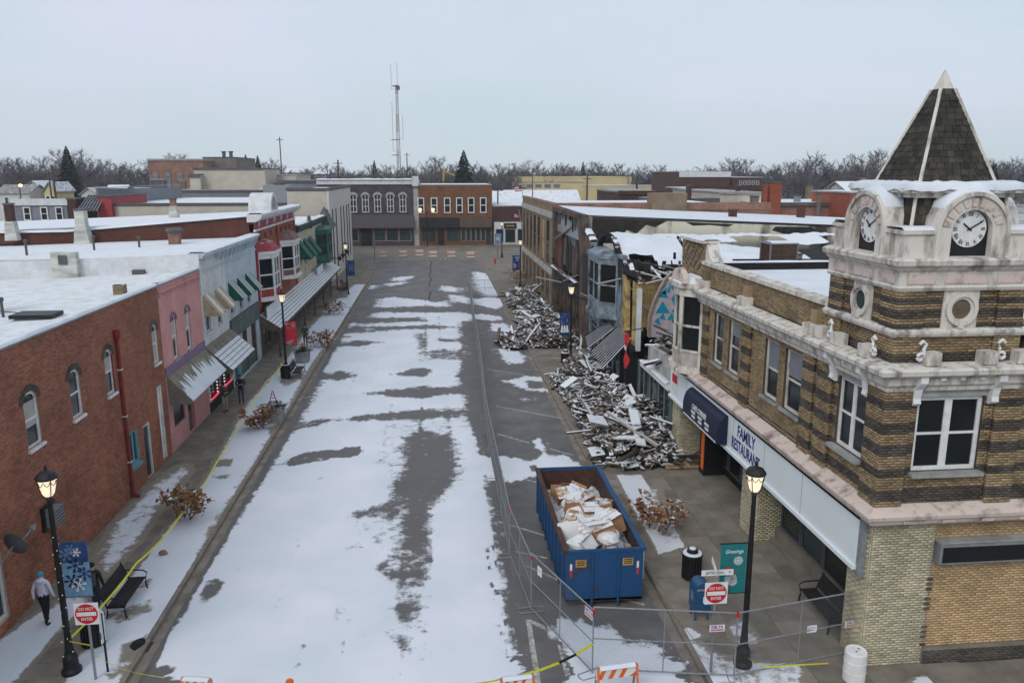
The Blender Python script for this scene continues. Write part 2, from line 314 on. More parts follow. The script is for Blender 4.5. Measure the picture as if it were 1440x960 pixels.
def window(root,fr,u0,u1,z0,z1,h=0,fm='trim',pm='glass_dark',rec=.12,fw=.07,rails=(.5,),mulls=(),sill=None,sd=.1,label=None,th=.06,blind=0,blm='tan_blind',mw=0):
    b=B(); d0,d1=-rec,-rec+th
    b.fb(fr,u0,u0+fw,z0,z1-h,d0,d1); b.fb(fr,u1-fw,u1,z0,z1-h,d0,d1); b.fb(fr,u0+fw,u1-fw,z0,z0+fw,d0,d1-.002)
    if h:
        n=8
        for k in range(n):
            p=u0+(u1-u0)*k/n; q=u0+(u1-u0)*(k+1)/n; zp=arcz(p,u0,u1,z1,h); zq=arcz(q,u0,u1,z1,h)
            P=[FP(fr,p,zp-fw),FP(fr,q,zq-fw),FP(fr,q,zq),FP(fr,p,zp)]; nv=Vector(FP(fr,0,0,1))-Vector(FP(fr,0,0,0))
            b.prism([Vector(x)+nv*d0 for x in P],nv*(d1-d0))
    else: b.fb(fr,u0+fw,u1-fw,z1-fw,z1,d0,d1-.002)
    for r in rails: zz=z0+(z1-z0)*r; rh=min(fw*.4,.032) if fw<.15 else fw*.4; b.fb(fr,u0+fw,u1-fw,zz-rh,zz+rh,d0,d1-.006)
    for r in mulls: uu=u0+(u1-u0)*r; b.fb(fr,uu-(mw or fw*.45),uu+(mw or fw*.45),z0+fw,z1-fw-h*.3,d0,d1-.009)
    o=b.mk('window',fm,root,label=label)
    p=B(); d=-rec+.015
    if h:
        pts=[FP(fr,u0+.02,z0+.02,d),FP(fr,u1-.02,z0+.02,d)]+[FP(fr,u1-.02-(u1-u0-.04)*k/8,arcz(u1-.02-(u1-u0-.04)*k/8,u0,u1,z1,h)-.02,d) for k in range(9)]
        p.poly(pts)
    else: p.fb(fr,u0+.02,u1-.02,z0+.02,z1-.02,d-.01,d)
    p.mk('pane',pm,o)
    if blind: q=B(); q.fb(fr,u0+fw,u1-fw,z1-h*.8-fw-(z1-z0)*blind,z1-h*.8-fw,d+.001,d+.005); q.mk('blind',blm,o)
    if sill:
        s=B(); s.fb(fr,u0-.08,u1+.08,z0-.1,z0-.003,-.1,sd); s.mk('sill',sill,o)
    return o
def snowstrip(root,p,q,w,hh=.07,name='snow_cap',seg=14,mat_='snow'):
    p=Vector(p);q=Vector(q); d=(q-p); a=Vector((d.y,-d.x,0)).normalized(); n=max(2,min(60,int(d.length/.5))); b=B(); prev=None
    for i in range(n+1):
        c=p+d*(i/n); ww=w/2*(1+random.uniform(-.12,.1)); h1=hh*random.uniform(.7,1.2)
        k=b.V(c-a*ww,c-a*ww*.7+Vector((0,0,h1)),c+a*ww*.7+Vector((0,0,h1)),c+a*ww)
        if prev is not None:
            for s in range(3): b.f.append((prev+s,prev+s+1,k+s+1,k+s)); b.m.append(0)
        prev=k
    return b.mk(name,mat_,root,smooth=True)
def anylist(*a): return list(a)
# ---------------- ground, streets, kerbs, snow ----------------
_LAT=RNG.random((256,256))
def vnoise(x,y):
    xi=np.floor(x).astype(int); yi=np.floor(y).astype(int); fx=x-xi; fy=y-yi; fx=fx*fx*(3-2*fx); fy=fy*fy*(3-2*fy)
    a=_LAT[xi&255,yi&255]; b=_LAT[(xi+1)&255,yi&255]; c=_LAT[xi&255,(yi+1)&255]; d=_LAT[(xi+1)&255,(yi+1)&255]
    return (a*(1-fx)+b*fx)*(1-fy)+(c*(1-fx)+d*fx)*fy
def fbm(x,y,o=4):
    s=0;a=.5
    for k in range(o): s=s+a*vnoise(x+17.3*k,y+9.1*k); x=x*2.03; y=y*2.03; a*=.5
    return s/(1-.5**o)-.5
def sdf(P,poly):
    poly=np.array(poly); x,y=P[:,0],P[:,1]; d=np.full(len(P),1e9); ins=np.zeros(len(P),bool)
    for i in range(len(poly)):
        a=poly[i]; b=poly[(i+1)%len(poly)]; e=b-a; wv=P-a; t=np.clip((wv@e)/(e@e+1e-12),0,1); q=wv-t[:,None]*e
        d=np.minimum(d,(q**2).sum(1)); c=((a[1]>y)!=(b[1]>y))&(x<(b[0]-a[0])*(y-a[1])/(b[1]-a[1]+1e-12)+a[0]); ins^=c
    d=np.sqrt(d); return np.where(ins,d,-d)
def cover(P,base,layers,z,amp=.35,sf=1.):
    cov=np.full(len(P),base,float)
    ys=np.maximum(.45,P[:,1]/45.)
    n=fbm(P[:,0]*.8,P[:,1]*1.3/ys)*1.0+fbm(P[:,0]*3.1,P[:,1]*5.5/ys)*.75+fbm(P[:,0]*9,P[:,1]*16/ys,2)*.3
    for pts,val,soft in layers:
        W=np.array([g(px,py,z) for px,py in pts]); lo=W.min(0)-2.5; hi=W.max(0)+2.5; k=np.where((P>lo).all(1)&(P<hi).all(1))[0]
        if not len(k): continue
        s=sdf(P[k],W)+n[k]*amp*2.6; soft=soft*sf; s=s/ys[k]**.6+soft*.12*(val>.5); t=np.clip((s+soft)/(2*soft),0,1); t=t*t*(3-2*t); cov[k]=cov[k]*(1-t)+val*t
    return cov
def sheet(name,xs,ys,z,cov,label=None,hmax=.03,cut=.02,mat_='snow_cover',zf=None):
    nx,ny=len(xs),len(ys); X,Y=np.meshgrid(xs,ys); c=cov.reshape(ny,nx)
    hh=.004+hmax*np.clip(c,0,1)**1.5*(.7+.6*vnoise(X*1.3,Y*1.3)); Z=z+hh
    co=np.stack([X,Y,Z],-1).reshape(-1,3); i=np.arange(ny-1)[:,None]*nx+np.arange(nx-1)[None]
    mxc=np.maximum(np.maximum(c[:-1,:-1],c[1:,:-1]),np.maximum(c[:-1,1:],c[1:,1:])); i=i[mxc>cut]
    F=np.stack([i,i+1,i+1+nx,i+nx],1); used=np.unique(F); rm=np.full(len(co),-1); rm[used]=np.arange(len(used)); F=rm[F]; co=co[used]; cc=c.reshape(-1)[used]
    me=bpy.data.meshes.new(name); me.vertices.add(len(co)); me.vertices.foreach_set('co',co.ravel()); me.loops.add(F.size); me.loops.foreach_set('vertex_index',F.ravel().astype(np.int32)); me.polygons.add(len(F)); me.polygons.foreach_set('loop_start',np.arange(0,F.size,4,dtype=np.int32)); me.polygons.foreach_set('use_smooth',np.ones(len(F),bool))
    at=me.attributes.new('cover','FLOAT','POINT'); at.data.foreach_set('value',cc.astype(np.float32)); me.update(calc_edges=True); me.materials.append(MT[mat_])
    o=bpy.data.objects.new(name,me); COL.objects.link(o); o['kind']='stuff'
    if label: o['label']=label
    return o
def snowmat(name,under,uvar):
    m=bpy.data.materials.new(name); m.use_nodes=True; t=m.node_tree; N=t.nodes.new; K=t.links.new; p=t.nodes['Principled BSDF']; p.inputs['Roughness'].default_value=.75
    tc=N('ShaderNodeTexCoord'); a=N('ShaderNodeAttribute'); a.attribute_name='cover'
    n=N('ShaderNodeTexNoise'); n.inputs['Scale'].default_value=4; n.inputs['Detail'].default_value=10; n.inputs['Roughness'].default_value=.75; K(tc.outputs['Object'],n.inputs['Vector'])
    n2=N('ShaderNodeTexNoise'); n2.inputs['Scale'].default_value=.35; n2.inputs['Detail'].default_value=4; K(tc.outputs['Object'],n2.inputs['Vector'])
    ad=N('ShaderNodeMath'); ad.operation='MULTIPLY_ADD'; ad.inputs[1].default_value=1.06; K(a.outputs['Fac'],ad.inputs[0])
    n3=N('ShaderNodeTexNoise'); n3.inputs['Scale'].default_value=2.2; n3.inputs['Detail'].default_value=5; n3.inputs['Roughness'].default_value=.6; K(tc.outputs['Object'],n3.inputs['Vector']); hx=N('ShaderNodeMixRGB'); hx.inputs[0].default_value=.55; K(n.outputs['Fac'],hx.inputs[1]); K(n3.outputs['Fac'],hx.inputs[2]); sh=N('ShaderNodeMath'); sh.operation='MULTIPLY_ADD'; sh.inputs[1].default_value=2.5; sh.inputs[2].default_value=-1.25; K(hx.outputs[0],sh.inputs[0]); K(sh.outputs[0],ad.inputs[2])
    mr=N('ShaderNodeMapRange'); mr.inputs[1].default_value=.36; mr.inputs[2].default_value=.68; K(ad.outputs[0],mr.inputs[0])
    r=N('ShaderNodeValToRGB'); r.color_ramp.elements[0].color=(.60,.645,.70,1); r.color_ramp.elements[1].color=(.69,.70,.765,1); r.color_ramp.elements[0].position=.35; r.color_ramp.elements[1].position=.65; K(n2.outputs['Fac'],r.inputs[0])
    u=N('ShaderNodeMixRGB'); u.inputs[1].default_value=(*under,1); u.inputs[2].default_value=(*uvar,1); K(n2.outputs['Fac'],u.inputs[0])
    mm=N('ShaderNodeMixRGB'); K(mr.outputs[0],mm.inputs[0]); K(u.outputs[0],mm.inputs[1]); K(r.outputs[0],mm.inputs[2]); K(mm.outputs[0],p.inputs['Base Color'])
    bp=N('ShaderNodeBump'); bp.inputs['Strength'].default_value=.35; bp.inputs['Distance'].default_value=.03; K(n.outputs['Fac'],bp.inputs['Height']); K(bp.outputs[0],p.inputs['Normal']); MT[name]=m
ASP=(.085,.082,.084); ASP2=(.145,.135,.132)
snowmat('snow_cover',ASP,ASP2); snowmat('snow_walk',(.20,.172,.14),(.26,.225,.185))
mat('asphalt',ASP2,.58,.4,.45,.25,col2=ASP,fine=60); mat('asphalt_far',(.20,.18,.155),.85,.3,.3,.15); mat('ground_snow',(.5,.52,.54),.9,.4,.05,.0,col2=(.22,.2,.18))
mat('walk_base',(.06,.052,.045),.95,.3,2,.2)
RZ=-.12
XL,XR=-8.65,7.1
b=B(); b.poly([(-900,-120,-.35),(900,-120,-.35),(900,820,-.35),(-900,820,-.35)]); b.mk('ground','ground_snow',kind='structure',label='snowy open ground of the town')
b=B(); b.poly([(XL-.1,14,RZ),(XR+.1,14,RZ),(XR+.1,127.5,RZ),(XL-.1,127.5,RZ)])
b.poly([(-90,127.5,RZ),(90,127.5,RZ),(90,148.5,RZ),(-90,148.5,RZ)]); b.poly([(-60,-14,RZ),(60,-14,RZ),(60,14,RZ),(-60,14,RZ)])
road=b.mk('road','asphalt',kind='structure',label='wet grey asphalt street through downtown')
# far cross street surface (drier, browner) and its paint
b=B(); b.poly([(-88,129,RZ+.004),(88,129,RZ+.004),(88,148.5,RZ+.004),(-88,148.5,RZ+.004)]); b.mk('road_surface','asphalt_far',road)
b=B()
for i in range(-6,7): b.poly([(i*6-2.6,139.2,RZ+.008),(i*6+2.6,139.2,RZ+.008),(i*6+2.6,139.4,RZ+.008),(i*6-2.6,139.4,RZ+.008)])
b.mk('lane_line','paint_yellow',road)
for i in range(22):
    x=XL+.6+i*.72; b=B(); hh=random.uniform(.25,.55); b.poly([(x,127.6,RZ+.005),(x+hh,127.6,RZ+.005),(x+hh,128.3,RZ+.006),(x,128.3,RZ+.006)]); b.mk('crossing_mark','paint_worn',road)
# parking stall lines on the right
PLN=[0]
def pline(p,q,w=.11,z=RZ+.005):
    PLN[0]+=1; z+=.0006*(PLN[0]%12)
    p=Vector((*p,z));q=Vector((*q,z)); d=(q-p).normalized(); n=Vector((-d.y,d.x,0))*w/2; b=B(); b.poly([p-n,q-n,q+n,p+n]); return b.mk('parking_line','paint_worn',road)
for px0,py0,px1,py1 in ((690,662,820,694),(700,610,806,640),(697,571,790,588),(685,519,760,531),(690,492,748,502),(740,502,752,506),(668,448,735,458),(664,432,728,440),(660,420,720,426),(700,733,790,760),(725,775,770,785)):
    pline(g(px0,py0,RZ),g(px1,py1,RZ))
pline(g(743,871,RZ),g(757,962,RZ),.16); pline(g(743,872,RZ),g(784,890,RZ),.16); pline(g(784,890,RZ),g(800,955,RZ),.16); pline(g(740,795,RZ),g(800,822,RZ),.11); pline(g(860,838,RZ),g(906,850,RZ),.11)
for py in (598,560,530): pline(g(412,py+3,RZ),g(445,py-4,RZ),.1)
# centre seam and tar snakes of the asphalt
b=B(); last=None
for k in range(40):
    y=20+k*2.7; x=-.75+.12*math.sin(k*1.7)+random.uniform(-.05,.05); p=(x,y,RZ+.0045)
    if last and k>24: b.poly([(last[0]-.09,last[1],RZ+.0045),(last[0]+.09,last[1],RZ+.0045),(x+.09,y,RZ+.0045),(x-.09,y,RZ+.0045)])
    last=p
b.mk('tar_seam','walk_base',road)
# sidewalks
for nm,x0,x1,lab in (('sidewalk',-13.4,XL-.18,'brown concrete sidewalk on the left side'),('sidewalk',XR+.18,12.2,'brown concrete sidewalk on the right side')):
    b=B(); b.box(x0,x1,14.2,127,-.3,-.012); sw=b.mk(nm,'walk_base',kind='structure',label=lab)
    sgn=-1 if x0<0 else 1; nn=3; wd=1.47; xs=x0+.3 if sgn<0 else x1-.6-nn*wd
    bb=B(); bb.box(-wd/2+.007,wd/2-.007,-wd/2+.007,wd/2-.007,-.06,0); proto=None
    for r in range(32):
        for c in range(nn):
            p=(xs+(c+.5)*wd,15+(r+.5)*wd,random.uniform(-.004,.003))
            if proto is None: proto=bb.mk('paving_slab','slab',sw); proto.location=p; q=proto
            else: q=proto.copy(); COL.objects.link(q); q.parent=sw; q.location=p
            q.rotation_euler=(random.uniform(-.002,.002),random.uniform(-.002,.002),random.choice((0,PI/2,PI)))
    ye=15+32*wd; b=B(); b.box(xs,xs+nn*wd,ye+.01,127,-.05,0)
    for r in range(50): pass
    b.mk('concrete_walk','concrete',sw)
    if sgn<0: f0,f1=xs+nn*wd+.02,x1
    else: f0,f1=x0,xs-.02
    b=B(); b.box(f0,f1,14.2,127,-.06,-.002); b.mk('concrete_strip','concrete',sw)
    if sgn>0: b=B(); b.box(xs+nn*wd+.01,x1+2.3,14.2,127,-.06,-.004); b.mk('concrete_strip','concrete',sw)
b=B(); b.box(-40,XL-.2,14.1,14.19,-.3,-.01); b.box(-34,-13.41,100,127,-.3,-.01)
b.mk('sidewalk_edge','concrete',kind='structure')
b=B(); b.box(-90,90,148.6,152.5,-.3,.02); b.mk('far_sidewalk','concrete',kind='structure',label='sidewalk across the far intersection')
b=B(); b.box(12.21,60,14.2,18.4,-.3,-.008); b.mk('front_sidewalk','concrete',kind='structure',label='sidewalk in front of the clock tower corner')
# kerbs: one stone per 3 m
kt=[]
for x0,x1,lab in ((XL-.17,XL,'left kerb'),(XR,XR+.17,'right kerb')):
    bb=B(); bb.box(0,.17,.006,2.994,-.25,.006); kr=None
    b=B(); gx0,gx1=(x1,x1+.3) if x0<0 else (x0-.3,x0); b.poly([(gx0,14,RZ+.006),(gx1,14,RZ+.006),(gx1,127,RZ+.006),(gx0,127,RZ+.006)])
    gut=b.mk('gutter','kerbstone',kind='structure',label='worn concrete gutter along the '+lab)
    for k in range(36):
        if kr is None: kr=bb.mk('kerb_stone','kerbstone',gut); q=kr
        else: q=kr.copy(); COL.objects.link(q); q.parent=gut
        q.location=(x0,18.8+k*3,random.uniform(-.006,.006))
# ---- snow on the road
def Z(ox,oy,s,pts): return [(ox+x/s,oy+y/s) for x,y in pts]
zA=lambda *p: Z(380,400,2.4,p); zF=lambda *p: Z(460,330,4.5,p); zN=lambda *p: Z(680,780,5.143,p); zB=lambda *p: Z(460,760,4.5,p); zC=lambda *p: Z(160,760,4.5,p)
main=[(170,1010),(205,915),(228,890),(292,792),(388,645),(418,600),(442,560),(462,520),(480,490),(500,470),(520,462),(600,462),(610,470),(640,500),(647,508),(646,520),(640,528),(650,542),(655,552),(659,567),(655,580),(660,600),(672,630),(682,683),(692,717),(697,762),(707,800),(711,820),(711,862),(718,880),(724,913),(731,938),(735,1010)]
lay=[(main,1,.3),
 (zF((310,470),(340,410),(400,395),(560,410),(680,430),(740,420),(780,450),(740,470),(560,480),(400,478)),1,.4),
 (zF((240,580),(300,500),(380,487),(560,482),(700,490),(850,490),(910,515),(900,540),(850,550),(840,580),(560,582),(400,585)),1,.4),
 (zF((190,618),(240,608),(420,600),(560,594),(820,590),(850,640),(800,660),(740,660),(600,645),(520,668),(200,678),(90,680),(95,655),(180,645),(100,640),(95,625)),1,.4),
 (zF((10,790),(85,705),(180,703),(300,690),(560,680),(600,700),(560,780),(620,800),(760,790),(840,800),(800,840),(640,850),(400,870),(180,890),(0,860)),1,.4),
 (zF((650,690),(700,675),(830,680),(858,700),(850,725),(780,738),(680,725)),1,.3),
 (zF((700,350),(720,320),(800,330),(845,340),(830,365),(740,360)),.8,.5),(zF((770,380),(830,385),(890,405),(880,430),(800,425)),.9,.5),
 (zF((415,280),(440,270),(550,262),(490,290),(420,292)),1,.4),(zF((380,310),(500,298),(505,305),(400,325)),1,.4),
 (zF((920,290),(930,235),(1000,245),(1060,290),(1100,330),(1120,360),(1110,385),(1000,390),(940,350)),.85,.5),
 (zF((920,410),(1000,400),(1110,405),(1118,440),(1060,468),(940,440)),1,.4),(zF((935,510),(980,500),(1060,515),(1090,530),(1060,545),(950,535)),1,.3),
 (zF((1035,590),(1045,560),(1110,565),(1155,600),(1120,612),(1040,610)),1,.3),(zF((1070,720),(1100,720),(1200,740),(1235,770),(1225,800),(1160,825),(1110,790),(1080,750)),.9,.35),
 (zF((1060,650),(1200,640),(1240,700),(1200,725),(1090,715)),.55,.4),(zF((130,560),(200,555),(210,570),(140,590)),.9,.4),(zF((170,520),(215,522),(210,535),(170,535)),.7,.4),(zF((260,320),(320,322),(300,345),(265,345)),.9,.4),
 ([(705,535),(740,530),(775,532),(788,540),(770,550),(740,548)],.9,.3),([(740,537),(768,537),(770,545),(745,545)],.1,.2),([(745,620),(760,615),(768,628),(765,635),(750,630)],.9,.25),([(725,560),(740,558),(755,562),(735,566)],.5,.3),
 ([(660,640),(700,643),(745,648),(762,638),(790,643),(818,658),(752,668),(740,672),(690,678)],1,.25),([(745,655),(757,652),(760,662),(748,664)],.1,.15),
 (zN((540,480),(700,470),(760,500),(880,500),(960,560),(1020,620),(1140,660),(1300,720),(1440,790),(1500,926),(1500,1000),(540,1000),(620,900),(600,740),(560,640)),1,.3),
 (zN((590,900),(640,860),(600,740),(560,640),(540,640),(570,780)),.15,.12),
 # bare and slushy places inside the main field
 ([(545,596),(640,588),(652,620),(657,665),(642,698),(608,718),(604,800),(597,870),(560,860),(566,800),(478,727),(545,706),(528,640)],.70,.35),
 ([(572,615),(600,606),(634,610),(643,640),(646,665),(632,690),(602,712),(596,735),(600,765),(604,788),(590,800),(578,770),(573,720),(556,700),(556,682),(575,660),(572,640)],.12,.28),
 ([(555,860),(600,850),(598,900),(590,935),(575,935),(560,900)],.66,.4),(zB((300,150),(400,110),(400,250),(350,220)),.3,.2),(zB((60,40),(260,20),(280,60),(100,70)),.55,.3),(zB((40,440),(160,400),(170,440),(80,500)),.66,.25),(zB((500,130),(610,110),(600,240),(480,290)),.25,.3),(zB((440,400),(560,370),(550,470),(450,480)),.4,.3),
 ([(480,724),(560,700),(575,712),(570,728),(520,730)],.38,.25),
 ([(404,601),(440,590),(467,590),(442,599),(415,605)],.05,.25),([(478,590),(520,583),(560,579),(640,573),(657,579),(642,588),(560,590),(505,592)],.08,.35),
 ([(513,554),(545,548),(600,544),(652,542),(657,553),(602,559),(560,559)],.1,.35),([(392,654),(408,642),(440,636),(505,628),(515,634),(500,641),(425,651),(405,656)],.02,.16),
 ([(447,532),(475,521),(499,528),(475,535)],.05,.3),([(470,487),(500,479),(537,481),(505,487)],.05,.3),([(478,468),(500,460),(620,457),(622,462),(560,464),(510,468)],.15,.4),
 ([(550,526),(580,519),(608,519),(602,528),(565,529)],.1,.3),([(592,495),(620,489),(652,494),(652,507),(600,507)],.35,.4),([(580,470),(600,468),(604,488),(590,490)],.35,.4),
 ([(470,444),(520,447),(590,446),(600,452),(520,455),(480,452)],.15,.4),([(500,434),(600,430),(655,432),(660,438),(560,440)],.12,.4),
 ([(660,470),(690,470),(690,540),(672,600),(660,590),(652,545),(652,500)],.05,.3),
 # wet gutter and drain corner
 ([(170,1000),(198,925),(242,885),(297,790),(388,645),(434,555),(476,480),(513,400),(498,400),(430,520),(225,880),(150,1000)],.0,.12),
 (zC((530,350),(560,290),(640,230),(740,250),(680,340),(570,395)),.2,.22),(zC((170,860),(200,790),(330,780),(410,800),(380,860),(480,900),(150,960)),.06,.2),(zC((300,560),(330,590),(290,650),(260,640)),.3,.15)]
for k in range(34):    # footprints trodden along the edge
    t=random.random(); x=700+30*t+random.uniform(-20,4); y=765+170*t; r=random.uniform(1.2,3.2)
    lay.append(([(x-r,y-r),(x+r*.3,y-r*1.3),(x+r,y+r),(x-r*.2,y+r*1.2)],.02,.05))
xs=np.arange(XL+.02,XR-.01,.085); yy=[17.5]
while yy[-1]<128: yy.append(yy[-1]+.075*max(1,(yy[-1]/24)**1.25))
ys=np.array(yy); X,Y=np.meshgrid(xs,ys); P=np.stack([X.ravel(),Y.ravel()],1)
cv=cover(P,0,lay,RZ,.3,1.9); cv=cv*(1-.22*np.clip(fbm(P[:,0]*2.2,P[:,1]*.07)*2.2,0,1))*(1-.2*np.clip(fbm(P[:,0]*.5,P[:,1]*1.6)*3-.35,0,1)); cv=np.maximum(cv,.42*np.clip(fbm(P[:,0]*.35,P[:,1]*.5+7)*3.2-.1,0,1)*(P[:,1]<85)*(P[:,0]<2.6)*(P[:,0]>-7.9)); cv=cv*np.clip((P[:,0]-XL-.34+fbm(P[:,0]*2,P[:,1]*.6)*.55)/.22,0,1); tr=sum(np.exp(-((P[:,0]-x0-.25*np.sin(P[:,1]*.05+x0))/.13)**2) for x0 in (-5.6,-4.1,-2.7,-1.2,.4)); cv=cv*(1-.34*np.clip(tr,0,1)*np.clip(fbm(P[:,0]*.4,P[:,1]*.12)*3+.45,0,1)); sheet('road_snow',xs,ys,RZ,cv,'thin drifted snow left in patches on the asphalt')
# ---- snow on the sidewalks
lay=[([(60,1010),(110,930),(145,850),(200,795),(245,733),(300,664),(330,605),(352,566),(395,520),(430,470),(470,425),(500,400),(522,400),(510,410),(486,450),(440,510),(405,572),(385,605),(300,740),(240,850),(190,925),(120,1010)],1,.15),
 ([(140,795),(165,740),(225,680),(258,655),(262,664),(240,695),(220,712),(190,760),(150,806)],.68,.25),([(-30,925),(60,862),(110,835),(118,850),(75,890),(20,955),(-40,1000)],.95,.2),([(85,850),(100,835),(112,842),(95,858)],.7,.15),
 ([(148,865),(215,840),(222,858),(165,880)],.35,.2),([(190,820),(215,812),(215,822),(190,830)],.35,.15),([(288,745),(305,735),(310,750),(295,770)],.3,.2),([(300,648),(328,645),(325,656),(305,656)],.05,.12),([(295,670),(325,666),(320,674),(300,674)],.3,.15),([(390,535),(430,520),(430,532),(400,545)],.3,.2),([(370,602),(395,595),(395,604),(378,612)],.25,.15),([(170,905),(210,890),(205,930),(150,960)],.2,.15),([(100,900),(130,880),(130,905),(105,925)],.1,.2)]
xs=np.arange(-13.1,XL-.12,.08); yy=[17.]
while yy[-1]<98: yy.append(yy[-1]+.075*max(1,(yy[-1]/24)**1.25))
ys=np.array(yy); X,Y=np.meshgrid(xs,ys); P=np.stack([X.ravel(),Y.ravel()],1)
cv=cover(P,0,lay,0,.16,1.6); sheet('sidewalk_snow',xs,ys,.003,cv,'snow left along the left sidewalk and furniture strip',.025,mat_='snow_walk')
lay=[([(866,668),(902,668),(962,770),(926,779)],1,.06),([(905,690),(925,685),(955,760),(935,765),(915,730)],.45,.25),([(935,905),(960,893),(985,905),(1010,925),(1120,935),(1130,970),(980,985),(955,950)],.6,.2),([(1020,880),(1050,870),(1075,905),(1040,915)],.5,.15),([(1280,962),(1290,950),(1320,948),(1345,965)],.9,.15),([(890,925),(905,918),(910,930)],.6,.1),([(955,890),(968,884),(985,893),(975,900)],.9,.06),([(745,400),(760,398),(757,409),(742,408)],.9,.3),([(716,372),(730,374),(735,395),(722,392)],.7,.4),([(800,700),(850,690),(870,690),(840,700)],.5,.3),([(690,650),(700,660),(880,655),(830,640)],.0,.1),([(965,655),(1000,650),(1010,664),(970,668)],.3,.2)]
xs=np.arange(XR+.16,13.2,.075); yy=[17.]
while yy[-1]<100: yy.append(yy[-1]+.07*max(1,(yy[-1]/24)**1.25))
ys=np.array(yy); X,Y=np.meshgrid(xs,ys); P=np.stack([X.ravel(),Y.ravel()],1)
cv=cover(P,0,lay,0,.12); cv[(P[:,0]>11.3)&(P[:,1]>18.3)]=0; sheet('bed_snow',xs,ys,.004,cv,'snow on the planting bed and corner of the right sidewalk',.03,mat_='snow_walk')
# ---------------- left side of the street ----------------
FL=('x',-13.1,1)
mat('membrane',(.62,.64,.63),.8,.2,.25,.12,col2=(.53,.55,.53),snow=.2); mat('white_roof',(.55,.56,.56),.85,.25,.5,.12,col2=(.40,.41,.40),snow=.35)
mat('tin_white',(.62,.63,.64),.6,.2,1.5,.08); mat('magenta',(.34,.05,.085),.7,.3,2,.1); mat('red_wood',(.33,.045,.05),.7,.3,2,.1); mat('pink_panel',(.46,.19,.19),.75,.3,1.2,.1); mat('lilac',(.22,.15,.24),.7,.25,3,.1)
mat('cream_wall',(.52,.46,.33),.8,.3,1,.1); mat('green_dark',(.03,.085,.075),.6,.35,2,.1); mat('teal_paint',(.10,.30,.36),.6,.3,3,.08); mat('tan_canvas',(.46,.37,.24),.8,.25,4,.1); mat('grey_green',(.10,.125,.115),.7,.4,1.5,.1); mat('brown_wall',(.12,.085,.065),.85,.4,2,.15)
mat('lead',(.10,.10,.105),.7,.3,2,.1); mat('awn_green',(.01,.10,.07),.7,.25,4,.05); mat('awn_white',(.66,.68,.68),.7,.15,4,.05)
def sloped(b,x0,x1,y0,y1,z0,zx0,zx1,m=0):  # block whose top runs from zx0 at x0 to zx1 at x1
    b.hexa([(x0,y0,z0),(x1,y0,z0),(x1,y1,z0),(x0,y1,z0),(x0,y0,zx0),(x1,y0,zx1),(x1,y1,zx1),(x0,y1,zx0)],m)
def archband(root,fr,u0,u1,z1,h,mat_,wd=.14,dep=.02,n=11,name='arch'):
    b=B(); c=(u0+u1)/2; r=(u1-u0)/2; nv=Vector(FP(fr,0,0,1))-Vector(FP(fr,0,0,0))
    for k in range(n):
        a0=PI*k/n+.02; a1=PI*(k+1)/n-.02
        q=[(c-(r+e)*math.cos(a),z1-h+(h+e)*math.sin(a)) for a,e in ((a0,0),(a1,0),(a1,wd),(a0,wd))]
        b.prism([FP(fr,u,z,.0) for u,z in q],nv*dep)
    return b.mk(name,mat_,root)
def awning(root,fr,u0,u1,zt,zb,out,mats,n=6,th=.02,drop=.12,label=None,name='awning'):
    b=B(); w=(u1-u0)/n
    for k in range(n):
        a,c=u0+k*w,u0+(k+1)*w; m=k%2
        P=[FP(fr,a,zt,.01),FP(fr,c,zt,.01),FP(fr,c,zb,out),FP(fr,a,zb,out)]; b.prism(P,(0,0,-th),m)
        b.fb(fr,a,c,zb-drop,zb-th,out-.015,out,m)
    for u in (u0,u1): b.poly([FP(fr,u,zt,.01),FP(fr,u,zb,out),FP(fr,u,zb-drop,out),FP(fr,u,zb-drop,.01)],0)
    return b.mk(name,mats,root,label=label)
def awnboards(root,x0,z0,x1,z1,y0,y1,rows,cols,mat_,name='roof_board'):
    # canopy boards on a slope from (x0,z0) to (x1,z1)
    for r in range(rows):
        t0,t1=r/rows,(r+1)/rows
        for c in range(cols):
            a=y0+(y1-y0)*c/cols+.012; d=y0+(y1-y0)*(c+1)/cols-.012; b=B(); e=.035+.01*random.random()
            p=lambda t,y,h:(x0+(x1-x0)*t,y,z0+(z1-z0)*t+h)
            b.hexa([p(t0+.004,a,0),p(t1-.012,a,0),p(t1-.012,d,0),p(t0+.004,d,0),p(t0+.004,a,.015),p(t1-.012,a,e),p(t1-.012,d,e),p(t0+.004,d,.015)])
            b.mk(name,mat_,root)
# --- L1: red brick corner building
r=T('brick_building',(-20,29,0),'red brick two storey building with arched white windows and a red drainpipe','building')
ops=[(25.18,26.08,4.82,6.66,.32),(28.35,29.2,4.82,6.6,.32),(31.42,32.2,4.82,6.66,.32),(36.75,37.45,4.82,6.66,.32),(33.0,34.05,1.15,2.72),(34.6,35.45,.05,2.5),(36.72,37.35,.15,3.72),(20.6,22.9,.4,2.55)]
b=B(); wall(b,FL,15,38,0,8.3,ops,rev=.22); b.mk('wall','mortar',r)
bricks(FL,19.5,38,0,8.3,ops,lambda u,z:0,r,['brick_red'])
b=B(); sloped(b,-40,-13.34,15,38,0,7.3,8.2); b.mk('roof','membrane',r)
for i,o in enumerate(ops[:4]):
    archband(r,FL,o[0]-.02,o[1]+.02,o[3]+.02,.34,'brick_dark_one',.2,.03,name='brick_arch')
    window(r,FL,o[0],o[1],o[2],o[3],.32,fw=.09,rec=.1,sill='trim',blind=(.45,.0,.3,.95)[i],label='arched window in red painted surround' if i==2 else None)
b=B(); b.fb(FL,ops[2][1]-.02,ops[2][1]+.03,4.85,6.4,-.05,.012); b.mk('window_surround','copper_red',r)
